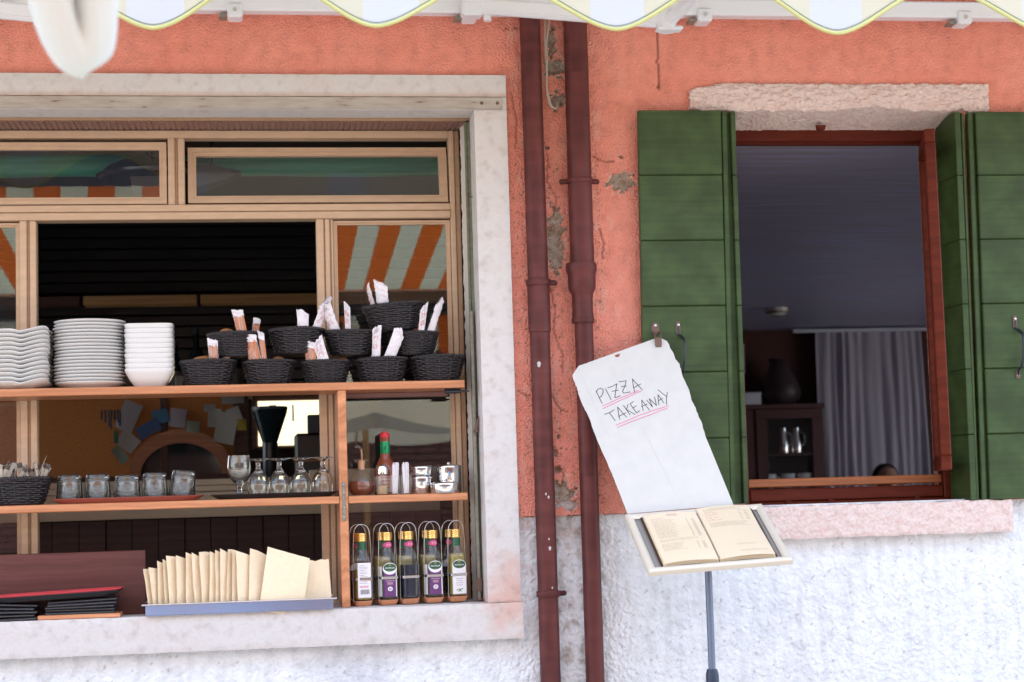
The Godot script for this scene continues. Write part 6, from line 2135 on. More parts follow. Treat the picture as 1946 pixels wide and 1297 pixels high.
func bottle(label: String, at: Vector3, turn: float, kind: int, grp: String) -> Node3D:
	# kind 0 back label, 1 purple label, 2 clear with dark liquid, 3 white olive label, 4 rear bottle
	var b := thing("condiment_bottle", label, "bottle", at, turn, grp)
	b.scale = Vector3(1.14, 1.0, 1.14)
	var g := round_square([Vector2(0, 0.0), Vector2(0.020, 0.0), Vector2(0.0235, 0.004), Vector2(0.024, 0.010), Vector2(0.024, 0.130), Vector2(0.0235, 0.142), Vector2(0.021, 0.154), Vector2(0.0155, 0.166), Vector2(0.0125, 0.176)], 6.0)
	g.lathe([Vector2(0.0128, 0.174), Vector2(0.0125, 0.18), Vector2(0.0125, 0.207), Vector2(0, 0.207)], 28)
	part("glass_body", g, M.bottle_glass, b)
	var fill: float = [0.108, 0.104, 0.118, 0.150, 0.12][kind]
	g = round_square([Vector2(0, 0.004), Vector2(0.019, 0.004), Vector2(0.022, 0.008), Vector2(0.0225, 0.013), Vector2(0.0225, minf(fill, 0.13)), Vector2(0.0225 if fill < 0.135 else 0.0205, fill), Vector2(0, fill)], 6.0)
	part("liquid", g, M.oil if kind == 3 or kind == 0 else M.vinegar_blue if kind == 2 else M.vinegar, b)
	g = Geo.new()
	g.lathe([Vector2(0.0152, 0.205), Vector2(0.0158, 0.206), Vector2(0.0158, 0.2105), Vector2(0.0150, 0.2115), Vector2(0.0150, 0.213), Vector2(0.0160, 0.214), Vector2(0.0160, 0.219), Vector2(0.0154, 0.2198), Vector2(0.0160, 0.2206), Vector2(0.0160, 0.2256), Vector2(0.0154, 0.2264), Vector2(0.0160, 0.2272), Vector2(0.0160, 0.232), Vector2(0.0145, 0.2345), Vector2(0, 0.2345)], 32)
	part("cap", g, M.gold, b)
	var z := 0.0243
	if kind == 0 or kind == 3:
		g = Geo.new()
		g.lathe([Vector2(0.0130, 0.176), Vector2(0.0130, 0.204)], 28)
		part("neck_sleeve", g, M.neck_green, b)
	elif kind != 2 or true:
		g = Geo.new()
		g.xf = Transform3D(Basis(Vector3.RIGHT, PI / 2), Vector3(0, 0.190, 0.0128))
		g.lathe([Vector2(0, 0.0015), Vector2(0.0105, 0.0015), Vector2(0.0105, 0.0), Vector2(0, 0)].map(func(q): return Vector2(q.x, q.y)), 24)
		g.xf = Transform3D.IDENTITY
		g.lathe([Vector2(0.0131, 0.184), Vector2(0.0131, 0.195)], 28)
		var sl := part("seal", g, M.label_pink, b)
		g = Geo.new()
		g.tube([Vector3(-0.005, 0.1865, 0.0147), Vector3(-0.004, 0.194, 0.0147), Vector3(0.0, 0.188, 0.0147), Vector3(0.004, 0.194, 0.0147), Vector3(0.005, 0.1865, 0.0147)], 0.0008, 5)
		part("seal_mark", g, M.label_white, sl)
	if kind == 0:
		var lb := part("label", boxg(-0.0205, 0.0205, 0.012, 0.132, z - 0.0004, z, 0.0), M.label_white, b)
		g = Geo.new()
		for k in 12:
			g.span(-0.0155, -0.0155 + 0.026 * (0.6 + 0.4 * absf(sin(k * 2.1))), 0.122 - k * 0.0055, 0.1232 - k * 0.0055, z, z + 0.0002, 0.0)
		part("small_print", g, M.grey_ink, lb)
		g = Geo.new()
		for k in 2:
			g.span(-0.0155, 0.012, 0.051 - k * 0.004, 0.0528 - k * 0.004, z, z + 0.0002, 0.0)
		part("red_line", g, M.label_pink, lb)
		g = Geo.new()
		var x := -0.013
		var k2 := 0
		while x < 0.015:
			var wd: float = [0.0006, 0.0012, 0.0008, 0.0016][k2 % 4]
			g.span(x, x + wd, 0.024, 0.040, z, z + 0.0002, 0.0)
			x += wd + [0.0009, 0.0006, 0.0012][k2 % 3]
			k2 += 1
		part("barcode", g, M.ink, lb)
	if kind == 1 or kind == 3:
		var lb: Node3D
		if kind == 1:
			lb = part("label", boxg(-0.0185, 0.0185, 0.012, 0.098, z - 0.0004, z, 0.0), M.label_purple, b)
			part("label_side", boxg(-0.0246, -0.0242, 0.012, 0.116, -0.019, 0.019, 0.0), M.label_white, lb)
			part("label_side", boxg(0.0187, 0.0215, 0.012, 0.116, z - 0.0004, z - 0.0001, 0.0), M.label_white, lb)
		else:
			lb = part("label", boxg(-0.0215, 0.0215, 0.010, 0.112, z - 0.0004, z, 0.0), M.label_white, b)
		g = Geo.new()
		var ov := PackedVector2Array()
		var ov2 := PackedVector2Array()
		for k in 36:
			var a := TAU * k / 36
			ov.append(Vector2(0.0222 * cos(a), 0.108 + 0.0205 * sin(a)))
			ov2.append(Vector2(0.0198 * cos(a), 0.112 + 0.0138 * sin(a)))
		g.prism(ov, z, z + 0.0003)
		part("label_shield", g, M.label_white, lb)
		g = Geo.new()
		g.prism(ov2, z + 0.0003, z + 0.0006)
		part("label_oval", g, M.label_green, lb)
		var tm := TextMesh.new()
		var sf := SystemFont.new()
		sf.font_names = PackedStringArray(["Droid Sans"])
		sf.font_weight = 700
		tm.font = sf
		tm.text = "OLITALIA"
		tm.font_size = 32
		tm.pixel_size = 0.00021
		tm.depth = 0.0002
		var to := part("lettering", tm, M.label_white, lb)
		to.position = Vector3(0, 0.1105, z + 0.0008)
		g = Geo.new()
		for k in 5:
			g.tube([Vector3(0.0, 0.1185, z + 0.0007), Vector3(-0.005 + 0.0025 * k, 0.1215 + 0.001 * (2 - absi(k - 2)), z + 0.0007)], 0.0006, 5)
		g.span(-0.004, 0.004, 0.1015, 0.1025, z + 0.0006, z + 0.0008, 0.0)
		part("tree_emblem", g, M.gold, lb)
		if kind == 1:
			for q in [["Balsamico", 0.0735, 0.00017], ["di Modena", 0.0665, 0.00017]]:
				tm = TextMesh.new()
				tm.font = sf
				tm.text = q[0]
				tm.font_size = 32
				tm.pixel_size = q[2]
				tm.depth = 0.0002
				to = part("lettering", tm, mat(lin(0.62, 0.42, 0.45), 0.6), lb)
				to.position = Vector3(0, q[1], z + 0.0002)
			g = Geo.new()
			for k in 3:
				g.span(-0.009, 0.009, 0.0595 - 0.003 * k, 0.061 - 0.003 * k, z, z + 0.0002, 0.0)
			part("small_print", g, mat(lin(0.62, 0.42, 0.45), 0.6), lb)
			g = Geo.new()
			g.xf = Transform3D(Basis(Vector3.RIGHT, PI / 2), Vector3(0, 0.0385, z))
			g.lathe([Vector2(0.004, 0.0004), Vector2(0.0078, 0.0004)], 24)
			g.lathe([Vector2(0.0, 0.0004), Vector2(0.0024, 0.0004)], 16)
			part("round_mark", g, M.label_white, lb)
		else:
			g = Geo.new()
			for k in 4:
				g.span(-0.012 + 0.002 * (k % 2), 0.012 - 0.002 * (k % 2), 0.062 - 0.0075 * k, 0.0633 - 0.0075 * k, z, z + 0.0002, 0.0)
			part("small_print", g, M.grey_ink, lb)
			g = Geo.new()
			for q in [[-0.007, 0.024, 0.5], [0.0, 0.026, -0.4], [0.007, 0.027, 0.3], [0.003, 0.021, -0.9], [-0.002, 0.020, 0.9], [0.010, 0.078, 0.6], [0.015, 0.076, -0.5]]:
				g.xf = Transform3D(Basis(Vector3(0, 0, 1), q[2]), Vector3(q[0], q[1], z + 0.0002))
				var lf := PackedVector2Array([Vector2(-0.004, 0), Vector2(-0.001, 0.0018), Vector2(0.003, 0.0012), Vector2(0.0045, 0), Vector2(0.003, -0.0012), Vector2(-0.001, -0.0018)])
				g.prism(lf, 0.0, 0.0003)
			part("olive_sprig", g, mat(lin(0.10, 0.20, 0.03), 0.6), lb)
	return b

func sill_things() -> void:
	var sy := 1.0036
	var xs := [0.370, 0.4555, 0.5315, 0.6160, 0.6985]
	var nm := ["first", "second", "third", "fourth", "fifth"]
	var kinds := [0, 1, 2, 1, 3]
	var what := ["bottle with its white barcode back label forward", "bottle with a purple label", "half empty vinegar bottle without label", "bottle with a purple label", "oil bottle with a white olive sprig label"]
	var h0: Node3D = null
	for i in 5:
		var at := Vector3(xs[i] - 0.004, sy + 0.001 * i, -0.112)
		var lb: String = "wire bottle holder on a wooden base, %s from the left on the sill" % nm[i]
		var tw: float = [0.14, 0.22, 0.20, 0.20, 0.22][i]
		if h0 == null:
			h0 = thing("bottle_holder", lb, "bottle holder", at, tw, "wire bottle holders on the sill")
			var g := Geo.new()
			g.xf = Transform3D(Basis(Vector3(0.034, 0, 0), Vector3(0, 1, 0), Vector3(0, 0, 0.064)), Vector3.ZERO)
			g.xf = Transform3D.IDENTITY
			var d := square_dish([Vector2(0, 0.0), Vector2(0.025, 0.0), Vector2(0.0265, 0.001), Vector2(0.0325, 0.017), Vector2(0.032, 0.0185), Vector2(0.029, 0.0175), Vector2(0, 0.0165)], 1.9, 9.0)
			part("wooden_base", d, M.shelf, h0)
			for z in [0.036, -0.036]:
				g = Geo.new()
				var pts := [Vector3(-0.033, 0.016, z), Vector3(-0.0335, 0.10, z), Vector3(-0.031, 0.20, z), Vector3(-0.0285, 0.245, z)]
				for k in 13:
					var a := PI - PI * k / 12
					pts.append(Vector3(0.0275 * cos(a), 0.252 + 0.030 * sin(a), z))
				pts.append_array([Vector3(0.0285, 0.245, z), Vector3(0.031, 0.20, z), Vector3(0.0335, 0.10, z), Vector3(0.033, 0.016, z)])
				g.tube(pts, 0.0013, 8)
				part("wire_hoop", g, M.chrome, h0)
			for z in [0.0, 0.0]:
				pass
			g = Geo.new()
			g.span(-0.0285, 0.0285, 0.089, 0.0985, 0.0595, 0.0610, 0.0005)
			g.span(-0.0295, -0.0280, 0.089, 0.0985, -0.060, 0.0605, 0.0005)
			g.span(0.0280, 0.0295, 0.089, 0.0985, -0.060, 0.0605, 0.0005)
			g.span(-0.0285, 0.0285, 0.089, 0.0985, -0.0610, -0.0595, 0.0005)
			part("steel_band", g, M.steel, h0)
		else:
			copy(h0, lb, at, tw)
		var bs := Basis(Vector3.UP, tw)
		var fp: Vector3 = at + bs * Vector3(0.0, 0.0172, 0.032)
		var rp: Vector3 = at + bs * Vector3(0.0, 0.0172, -0.030)
		bottle("%s, front of the %s holder from the left" % [what[i], nm[i]], fp, tw + [0.08, 0.02, 0.04, 0.0, 0.0][i], kinds[i], "front bottles in the wire holders")
		bottle("gold capped bottle, rear one in the %s holder from the left" % nm[i], rp, tw + PI, 1 if i in [0, 4] else 3, "rear bottles in the wire holders")
	# steel tray with paper bags
	var st := thing("steel_tray", "long shallow steel tray on the sill holding cream paper bags", "tray", Vector3(-0.05, 1.0036, -0.02))
	var g := Geo.new()
	var hw := 0.312
	g.span(-hw, hw, 0.0, 0.002, -0.12, 0.088, 0.0005)
	g.span(-hw, hw, 0.002, 0.036, 0.086, 0.088, 0.0005)
	g.span(-hw, hw, 0.002, 0.036, -0.12, -0.118, 0.0005)
	g.span(-hw, -hw + 0.002, 0.002, 0.036, -0.1178, 0.0858, 0.0005)
	g.span(hw - 0.002, hw, 0.002, 0.036, -0.1178, 0.0858, 0.0005)
	part("pan", g, M.steel, st)
	g = Geo.new()
	g.tube([Vector3(-hw - 0.012, 0.0375, 0.091), Vector3(hw + 0.012, 0.0375, 0.091)], 0.0034, 10)
	g.tube([Vector3(-hw - 0.012, 0.0375, -0.123), Vector3(hw + 0.012, 0.0375, -0.123)], 0.0034, 10)
	g.tube([Vector3(-hw - 0.010, 0.0375, -0.121), Vector3(-hw - 0.010, 0.0375, 0.089)], 0.0034, 10)
	g.tube([Vector3(hw + 0.010, 0.0375, -0.121), Vector3(hw + 0.010, 0.0375, 0.089)], 0.0034, 10)
	part("rolled_rim", g, M.steel, st)
	# left edges of the bags and their peaks, read off as real positions
	var bx := [-0.352, -0.336, -0.320, -0.300, -0.283, -0.259, -0.228, -0.199, -0.178, -0.155, -0.132, -0.113, -0.095, -0.078, -0.056, -0.022, 0.012, 0.132]
	var bh := [0.155, 0.160, 0.180, 0.185, 0.196, 0.196, 0.206, 0.204, 0.204, 0.206, 0.210, 0.214, 0.211, 0.209, 0.206, 0.212, 0.218, 0.190]
	var bt := [-0.12, -0.09, -0.02, -0.02, 0.0, 0.01, 0.0, 0.0, 0.02, 0.03, 0.05, 0.05, 0.06, 0.05, 0.02, 0.07, 0.13, -0.02]
	var by := [1.25, 1.2, 1.15, 1.1, 1.05, 0.95, 0.95, 1.0, 1.0, 1.0, 1.0, 1.05, 1.1, 1.0, 0.75, 0.7, 0.22, 0.25]
	var bl := ["leftmost and lowest", "second", "third", "fourth", "fifth", "sixth", "seventh", "eighth", "ninth", "tenth", "eleventh", "twelfth", "thirteenth", "fourteenth", "fifteenth", "sixteenth", "broad flat leaning", "rightmost torn"]
	for i in bx.size():
		var lb: String = "%s cream paper bag in the steel tray%s" % [bl[i], " counting from the left" if i > 0 and i < 16 else ""]
		var p := thing("paper_bag", lb, "paper bag", Vector3(bx[i], 1.0068, 0.030 + 0.0018 * i if i < 17 else 0.0), 0, "cream paper bags in the steel tray")
		p.rotation = Vector3(-0.04, by[i] * 0.72 + 0.06 * sin(i * 2.7), -bt[i] + 0.035 * sin(i * 1.9))
		var w: float = 0.118 + 0.008 * (i % 3) + (0.022 if i in [15, 16] else 0.0)
		var hh: float = bh[i]
		var nz := noise(4.0, 3, 700 + i)
		var top := func(u: float) -> float:
			var e := hh - (0.022 + 0.012 * ((i * 5) % 4)) * u + 0.002 * nz.get_noise_1d(u * 0.4)
			if i == 17: e = hh - 0.030 * pow(u, 1.0) - 0.016 * sin(u * PI) + 0.005 * nz.get_noise_1d(u * 1.5)
			if i in [8, 12, 15]: e += 0.006 * sin(u * 5.0)
			return e
		var f := func(u: float, v: float, s: float) -> Vector3:
			var b := s * 0.0035 * (1.0 - pow(absf(2 * u - 1), 3.0)) * (1.0 - 0.6 * v)
			return Vector3(u * w, v * top.call(u), b + 0.006 * nz.get_noise_2d(u * 0.12, v * 0.16) + 0.0012 * nz.get_noise_2d(u * 0.8, v * 0.8) * v)
		g = Geo.new()
		g.sheet(16, 20, func(u, v): return f.call(u, v, 1.0), false)
		g.sheet(16, 20, func(u, v): return f.call(u, v, -1.0), true)
		g.sheet(1, 20, func(u, v): return f.call(0.0, v, lerpf(1.0, -1.0, u)), true)
		g.sheet(1, 20, func(u, v): return f.call(1.0, v, lerpf(1.0, -1.0, u)), false)
		part("paper_body", g, M.manila, p)
		g = Geo.new()
		g.sheet(14, 3, func(u, v): return f.call(lerpf(0.02, 0.98, u), lerpf(0.925, 0.99, v), 1.0) + Vector3(0, 0, 0.0008), false)
		part("folded_edge", g, M.manila, p)
	# maroon board behind, with folders and trays in front
	var mb := part("maroon_board", boxg(-1.62, -0.371, 1.0036, 1.2205, -0.135, -0.115, 0.002), M.maroon_board)
	tag(mb, "long dark maroon board standing on the sill behind the folders", "board")
	var pk := part("wooden_plank", boxg(-0.135, 0.135, 0.0, 0.0145, -0.06, 0.055, 0.0025), M.shelf)
	pk.position = Vector3(-0.581, 1.0036, -0.012)
	tag(pk, "small wooden board lying on the sill under the right pile of folders", "board")
	var f0: Node3D = null
	for s in 2:
		var n: int = [5, 5][s]
		for i in n:
			var at := Vector3([-0.575, -0.835][s] + rng.randf_range(-0.007, 0.007), [1.0185, 1.0036][s] + i * [0.0098, 0.0125][s], -0.012 + rng.randf_range(-0.008, 0.006))
			var lb := ordinal_label(i, n, "black menu folder", ["the right pile on the small wooden board", "the left pile on the bare sill"][s])
			if f0 == null:
				f0 = thing("menu_folder", lb, "menu folder", at, 0, "black menu folders piled on the sill")
				for k in 2:
					g = Geo.new()
					g.span(-0.113, 0.113, 0.0002 + k * 0.0052, 0.0030 + k * 0.0052, -0.062, 0.062, 0.0012)
					part("cover", g, M.leather, f0)
				g = Geo.new()
				var pts := []
				for k in 9:
					pts.append(Vector3(-0.1125, 0.0042 + 0.0028 * sin(PI * (k / 8.0 - 0.5)), 0.0) + Vector3(-0.0022 * cos(PI * (k / 8.0 - 0.5)), 0, 0))
				g.span(-0.111, 0.111, 0.0031, 0.0053, -0.060, 0.0605, 0.0004)
				part("pages", g, mat(lin(0.12, 0.115, 0.12), 0.7), f0)
			else:
				var o := copy(f0, lb, at, rng.randf_range(-0.06, 0.06))
				o.rotation.z = [0.012, -0.02][s] * (i - 1)
	# trays on top of the folders
	var t1 := part("flat_tray", square_dish([Vector2(0, 0.0), Vector2(0.185, 0.0), Vector2(0.19, 0.001), Vector2(0.212, 0.014), Vector2(0.214, 0.017), Vector2(0.206, 0.017), Vector2(0.186, 0.004), Vector2(0, 0.004)], 0.36, 8.0), M.black_plastic)
	t1.position = Vector3(-0.655, 1.0705, -0.014)
	t1.rotation.z = 0.035
	tag(t1, "black tray lying across both piles of folders", "tray")
	var t2 := part("flat_tray", square_dish([Vector2(0, 0.0), Vector2(0.195, 0.0), Vector2(0.2145, 0.006), Vector2(0.216, 0.009), Vector2(0.211, 0.0095), Vector2(0.19, 0.004), Vector2(0, 0.004)], 0.36, 8.0), M.tray_pink)
	t2.position = Vector3(-0.655, 1.0845, -0.014)
	t2.rotation.z = 0.035
	tag(t2, "red edged tray lying on top of the black tray", "tray")

const INK := [[[0.044, 0.1133], [0.0544, 0.1055], [0.0653, 0.1061], [0.0705, 0.114], [0.0658, 0.124], [0.0554, 0.134], [0.0461, 0.1368]], [[0.0464, 0.1099], [0.046, 0.1324], [0.0474, 0.1599]], [[0.0796, 0.1132], [0.0816, 0.1583]],
	[[0.0885, 0.1129], [0.1045, 0.1144], [0.1233, 0.111], [0.1091, 0.1346], [0.0965, 0.1556], [0.1064, 0.1573], [0.1171, 0.1562]], [[0.0965, 0.1307], [0.1191, 0.1349]], [[0.1339, 0.1069], [0.1584, 0.1125], [0.1459, 0.1297], [0.13, 0.1451], [0.133, 0.1523], [0.1548, 0.156]], [[0.134, 0.1265], [0.1515, 0.1308]],
	[[0.1684, 0.1646], [0.1729, 0.1425], [0.1812, 0.1143], [0.1883, 0.1378], [0.1966, 0.1655]], [[0.1735, 0.146], [0.2008, 0.142]], [[0.0393, 0.2], [0.0573, 0.2007], [0.077, 0.1963]], [[0.057, 0.2012], [0.0638, 0.2349]],
	[[0.0809, 0.2374], [0.0837, 0.2193], [0.0917, 0.1914], [0.0971, 0.2117], [0.1057, 0.2376]], [[0.0802, 0.225], [0.1101, 0.2216]], [[0.1128, 0.1933], [0.1202, 0.2341]], [[0.1297, 0.195], [0.1163, 0.2118], [0.1365, 0.2387]],
	[[0.1508, 0.1932], [0.1367, 0.1963], [0.1404, 0.2171], [0.1444, 0.2358], [0.1567, 0.2321]], [[0.1386, 0.2142], [0.1531, 0.2113]], [[0.169, 0.2369], [0.1726, 0.218], [0.1798, 0.1982], [0.1837, 0.2181], [0.1895, 0.2429]], [[0.169, 0.2202], [0.1911, 0.2188]],
	[[0.1954, 0.2055], [0.2041, 0.2358], [0.2056, 0.203], [0.2191, 0.2359], [0.2255, 0.2044]], [[0.2282, 0.2361], [0.2328, 0.2202], [0.2404, 0.2006], [0.243, 0.2178], [0.2469, 0.2366]], [[0.2341, 0.2218], [0.2495, 0.2193]], [[0.2474, 0.1839], [0.2646, 0.2177]], [[0.2741, 0.2041], [0.2618, 0.2252], [0.2532, 0.2455]]]
const PINK := [[[0.0435, 0.1691], [0.1032, 0.1647], [0.184, 0.1616]], [[0.0414, 0.1786], [0.112, 0.1725], [0.1919, 0.1669]], [[0.0586, 0.2516], [0.0988, 0.2498], [0.1465, 0.2473], [0.2009, 0.2485], [0.2583, 0.2523]], [[0.0598, 0.2606], [0.1153, 0.2585], [0.1858, 0.2596], [0.223, 0.2583], [0.2501, 0.2593]]]

func menu_stand() -> void:
	# hand lettered cardboard leaning between the shutter and the stand
	var c := thing("cardboard_sign", "white torn cardboard sign reading PIZZA TAKEAWAY leaning on the left shutter", "sign", Vector3(1.105, 1.805, 0.082))
	c.basis = Basis(Vector3(0.9466, 0.3223, 0.0), Vector3(-0.3041, 0.8931, -0.3314), Vector3(-0.1068, 0.3137, 0.9435))
	var outline := [[0.0262, 0.0], [0.3324, 0.0027], [0.3533, 0.0282], [0.3521, 0.0536], [0.3543, 0.0802], [0.3513, 0.1004], [0.3567, 0.1197], [0.3514, 0.1495], [0.3477, 0.1757], [0.3488, 0.191], [0.347, 0.2304], [0.3409, 0.2616], [0.3407, 0.2929], [0.3388, 0.3235], [0.3392, 0.3445], [0.3303, 0.3989], [0.3161, 0.6613],
		[-0.0297, 0.558], [-0.0222, 0.4065], [-0.0219, 0.315], [-0.0215, 0.2638], [-0.0149, 0.1837], [-0.017, 0.1516], [-0.0164, 0.1036], [-0.0103, 0.0703], [-0.0111, 0.0489], [-0.0063, 0.0232]]
	var poly := PackedVector2Array()
	var nz := noise(60.0, 2, 77)
	for k in outline.size():
		var a := Vector2(outline[k][0], -outline[k][1])
		var b := Vector2(outline[(k + 1) % outline.size()][0], -outline[(k + 1) % outline.size()][1])
		var torn := (k >= 2 and k < 15) or (k >= 18 and k < 26)
		var n := 4 if torn else 1
		for i in n:
			var p := a.lerp(b, float(i) / n)
			if torn: p.x += 0.0022 * nz.get_noise_2d(p.x, p.y)
			poly.append(p)
	# half round punch hole in the top edge, built as a cut
	var g := Geo.new()
	var cut := PackedVector2Array()
	for k in 13:
		var a := PI + PI * k / 12.0
		cut.append(Vector2(0.168 + 0.0105 * cos(a), -0.009 + 0.011 * sin(a)))
	var body := Geometry2D.clip_polygons(poly, cut)
	var hole_in: PackedVector2Array = poly
	# the cut lies inside the outline: bridge it to the top edge with a hair-thin slit
	var slit := PackedVector2Array([Vector2(0.1678, 0.01), Vector2(0.1682, 0.01), Vector2(0.1682, -0.0095), Vector2(0.1678, -0.0095)])
	var merged := Geometry2D.merge_polygons(cut, slit)
	if merged.size() == 1:
		body = Geometry2D.clip_polygons(poly, merged[0])
	hole_in = body[0]
	g.prism(hole_in, -0.003, 0.0)
	part("board", g, M.card, c)
	g = Geo.new()
	for s in INK:
		var pts := []
		for q in s: pts.append(Vector2(q[0], -q[1]))
		g.ribbon(pts, 0.0024, 0.0004)
	part("lettering", g, M.ink, c)
	g = Geo.new()
	for s in PINK:
		var pts := []
		for q in s: pts.append(Vector2(q[0], -q[1]))
		g.ribbon(pts, 0.0021, 0.0009)
	part("underline", g, M.pink_ink, c)
	# fold creases pressed into the board
	g = Geo.new()
	for q in [[0.128, 0.02, 0.150, 0.57], [0.02, 0.03, 0.02, 0.30]]:
		g.tube([Vector3(q[0], -q[1], 0.0), Vector3((q[0] + q[2]) / 2 + 0.001, -(q[1] + q[3]) / 2, 0.0), Vector3(q[2], -q[3], 0.0)], 0.0008, 6, false, 0.3)
	g.tube([Vector3(0.0, -0.395, 0.0), Vector3(0.16, -0.40, 0.0), Vector3(0.325, -0.398, 0.0)], 0.0008, 6, false, 0.3)
	part("crease", g, M.card, c)
	# the stand
	var s := thing("menu_stand", "grey pole menu stand with a pale framed tray, under the cardboard sign", "menu stand", Vector3(1.468, 0, 0.46))
	g = Geo.new()
	g.tube([Vector3(0, 0.75, 0), Vector3(0, 1.165, 0)], 0.0118, 24)
	part("upper_pole", g, M.pole_grey, s)
	g = Geo.new()
	g.lathe([Vector2(0, 0.60), Vector2(0.019, 0.60), Vector2(0.0205, 0.605), Vector2(0.0205, 0.765), Vector2(0.0195, 0.775), Vector2(0.0165, 0.787), Vector2(0.012, 0.788)], 28, Vector3.ZERO, 1.0, func(t): return 1.0 + 0.035 * signf(sin(t * 8.0)))
	part("clamp_collar", g, M.navy_plastic, s)
	g = Geo.new()
	g.tube([Vector3(0, 0.02, 0), Vector3(0, 0.62, 0)], 0.016, 24)
	part("lower_pole", g, M.pole_grey, s)
	g = Geo.new()
	g.lathe([Vector2(0, 0), Vector2(0.19, 0.0), Vector2(0.195, 0.008), Vector2(0.18, 0.02), Vector2(0.03, 0.035), Vector2(0, 0.035)], 48)
	part("base", g, M.navy_plastic, s)
	# tray: x along its width, y up its slope
	var tr := node_part("tray", s)
	var up := Vector3(-0.014, 0.180, -0.302)
	var ux := Vector3(0.474, 0.0225, 0.0).normalized()
	var uy := (up - ux * up.dot(ux)).normalized()
	tr.transform = Transform3D(Basis(ux, uy, ux.cross(uy)), Vector3(0.0025, 1.2115, -0.008))
	var hw := 0.2375
	var hh := 0.176
	var wd := 0.027
	part("back_panel", boxg(-hw + 0.01, hw - 0.01, -hh + 0.01, hh - 0.01, -0.010, -0.004, 0.001), M.grey_panel, tr)
	for k in 4:
		g = Geo.new()
		var o := [Vector2(-hw, -hh), Vector2(hw, -hh), Vector2(hw, hh), Vector2(-hw, hh)]
		var i := [Vector2(-hw + wd, -hh + wd), Vector2(hw - wd, -hh + wd), Vector2(hw - wd, hh - wd), Vector2(-hw + wd, hh - wd)]
		var a: Vector2 = o[k]
		var b: Vector2 = o[(k + 1) % 4]
		var d: Vector2 = i[(k + 1) % 4]
		var e: Vector2 = i[k]
		# rounded snap rail: outer lip, crown, inner lip
		var rows := [[0.0, -0.012], [0.0, 0.002], [0.08, 0.0065], [0.3, 0.0095], [0.6, 0.0085], [0.9, 0.004], [1.0, 0.0]]
		g.sheet(1, rows.size() - 1, func(u, v):
			var q: Array = rows[int(round(v * (rows.size() - 1)))]
			var p := a.lerp(e, q[0]).lerp(b.lerp(d, q[0]), u)
			return Vector3(p.x, p.y, q[1]), false)
		part("rail", g, M.champagne, tr)
	part("mount", boxg(-0.04, 0.04, -0.05, 0.05, -0.035, -0.0105, 0.004), M.grey_panel, tr)
	# open menu lying on the tray
	var mn := thing("menu", "open two page menu in clear sleeves lying on the stand's tray", "menu", s.position + tr.transform.origin)
	mn.basis = tr.basis
	g = Geo.new()
	g.span(-0.19, 0.196, -0.146, 0.157, 0.0005, 0.004, 0.001)
	part("cover", g, mat(lin(0.05, 0.025, 0.015), 0.5), mn)
	for k in 2:
		var x0: float = [-0.181, 0.005][k]
		var x1: float = [-0.002, 0.186][k]
		var lift: float = [0.0, 0.0][k]
		g = Geo.new()
		g.sheet(14, 12, func(u, v): return Vector3(lerpf(x0, x1, u), lerpf(0.148 + 0.016 * k, -0.150, v), 0.0125 + 0.006 * sin(u * PI) + 0.003 * sin(4.0 - v * 4.0 + k * 2.0) * u + lift), true)
		for e in 5:
			var z := 0.010 - 0.0018 * e
			g.sheet(6, 2, func(u, v): return Vector3(lerpf(x0 - 0.0006 * e, x1 + 0.0006 * e, u), lerpf(-0.1505 - 0.0005 * e, 0.149 + 0.016 * k, v), z + 0.004 * sin(u * PI)), false)
		var pg := part("page", g, M["menu_page_%d" % k], mn)
		g = Geo.new()
		g.sheet(14, 12, func(u, v): return Vector3(lerpf(x0 - 0.003, x1 + 0.003, u), lerpf(-0.154, 0.154 + 0.016 * k, v), 0.0145 + 0.006 * sin(u * PI) + 0.003 * sin(v * 4.0 + k * 2.0) * u + lift), false)
		part("clear_sleeve", g, M.sleeve, pg)

func menu_texture(k: int) -> ImageTexture:
	var im := Image.create(360, 600, false, Image.FORMAT_RGB8)
	var r := RandomNumberGenerator.new()
	r.seed = 900 + k
	im.fill(Color(0.935, 0.865, 0.745))
	var ink := Color(0.66, 0.585, 0.48)
	var red := Color(0.78, 0.52, 0.50)
	var rows := []
	if k == 0:
		for q in [[60, 2, 0], [84, 6, 1], [150, 3, 1], [186, 12, 1], [330, 3, 2], [380, 8, 1]]: rows.append(q)
		for j in 5:
			for i in 9:
				if (i + j) % 3 != 1: im.fill_rect(Rect2i(150 + i * 8, 18 + j * 6, 6, 4), Color(0.72, 0.36, 0.46))
	else:
		for q in [[22, 3, 2], [60, 2, 0], [90, 2, 0], [120, 2, 0], [150, 2, 0], [190, 5, 2], [455, 2, 3], [530, 2, 4]]: rows.append(q)
	for q in rows:
		for i in q[1]:
			var y: int = q[0] + i * 11
			var x := 36 if q[2] < 3 else 150
			var end: int = x + [70, 130, 235, 100, 190][q[2]] + r.randi_range(-25, 25)
			while x < end:
				var w := r.randi_range(7, 22)
				im.fill_rect(Rect2i(x, y, w, 3), red if q[2] == 0 else ink)
				x += w + 5
			if q[2] == 1 or (k == 1 and q[2] == 0):
				im.fill_rect(Rect2i(268, y, 10, 4), ink)
				im.fill_rect(Rect2i(304, y, 22, 4), ink)
	return ImageTexture.create_from_image(im)

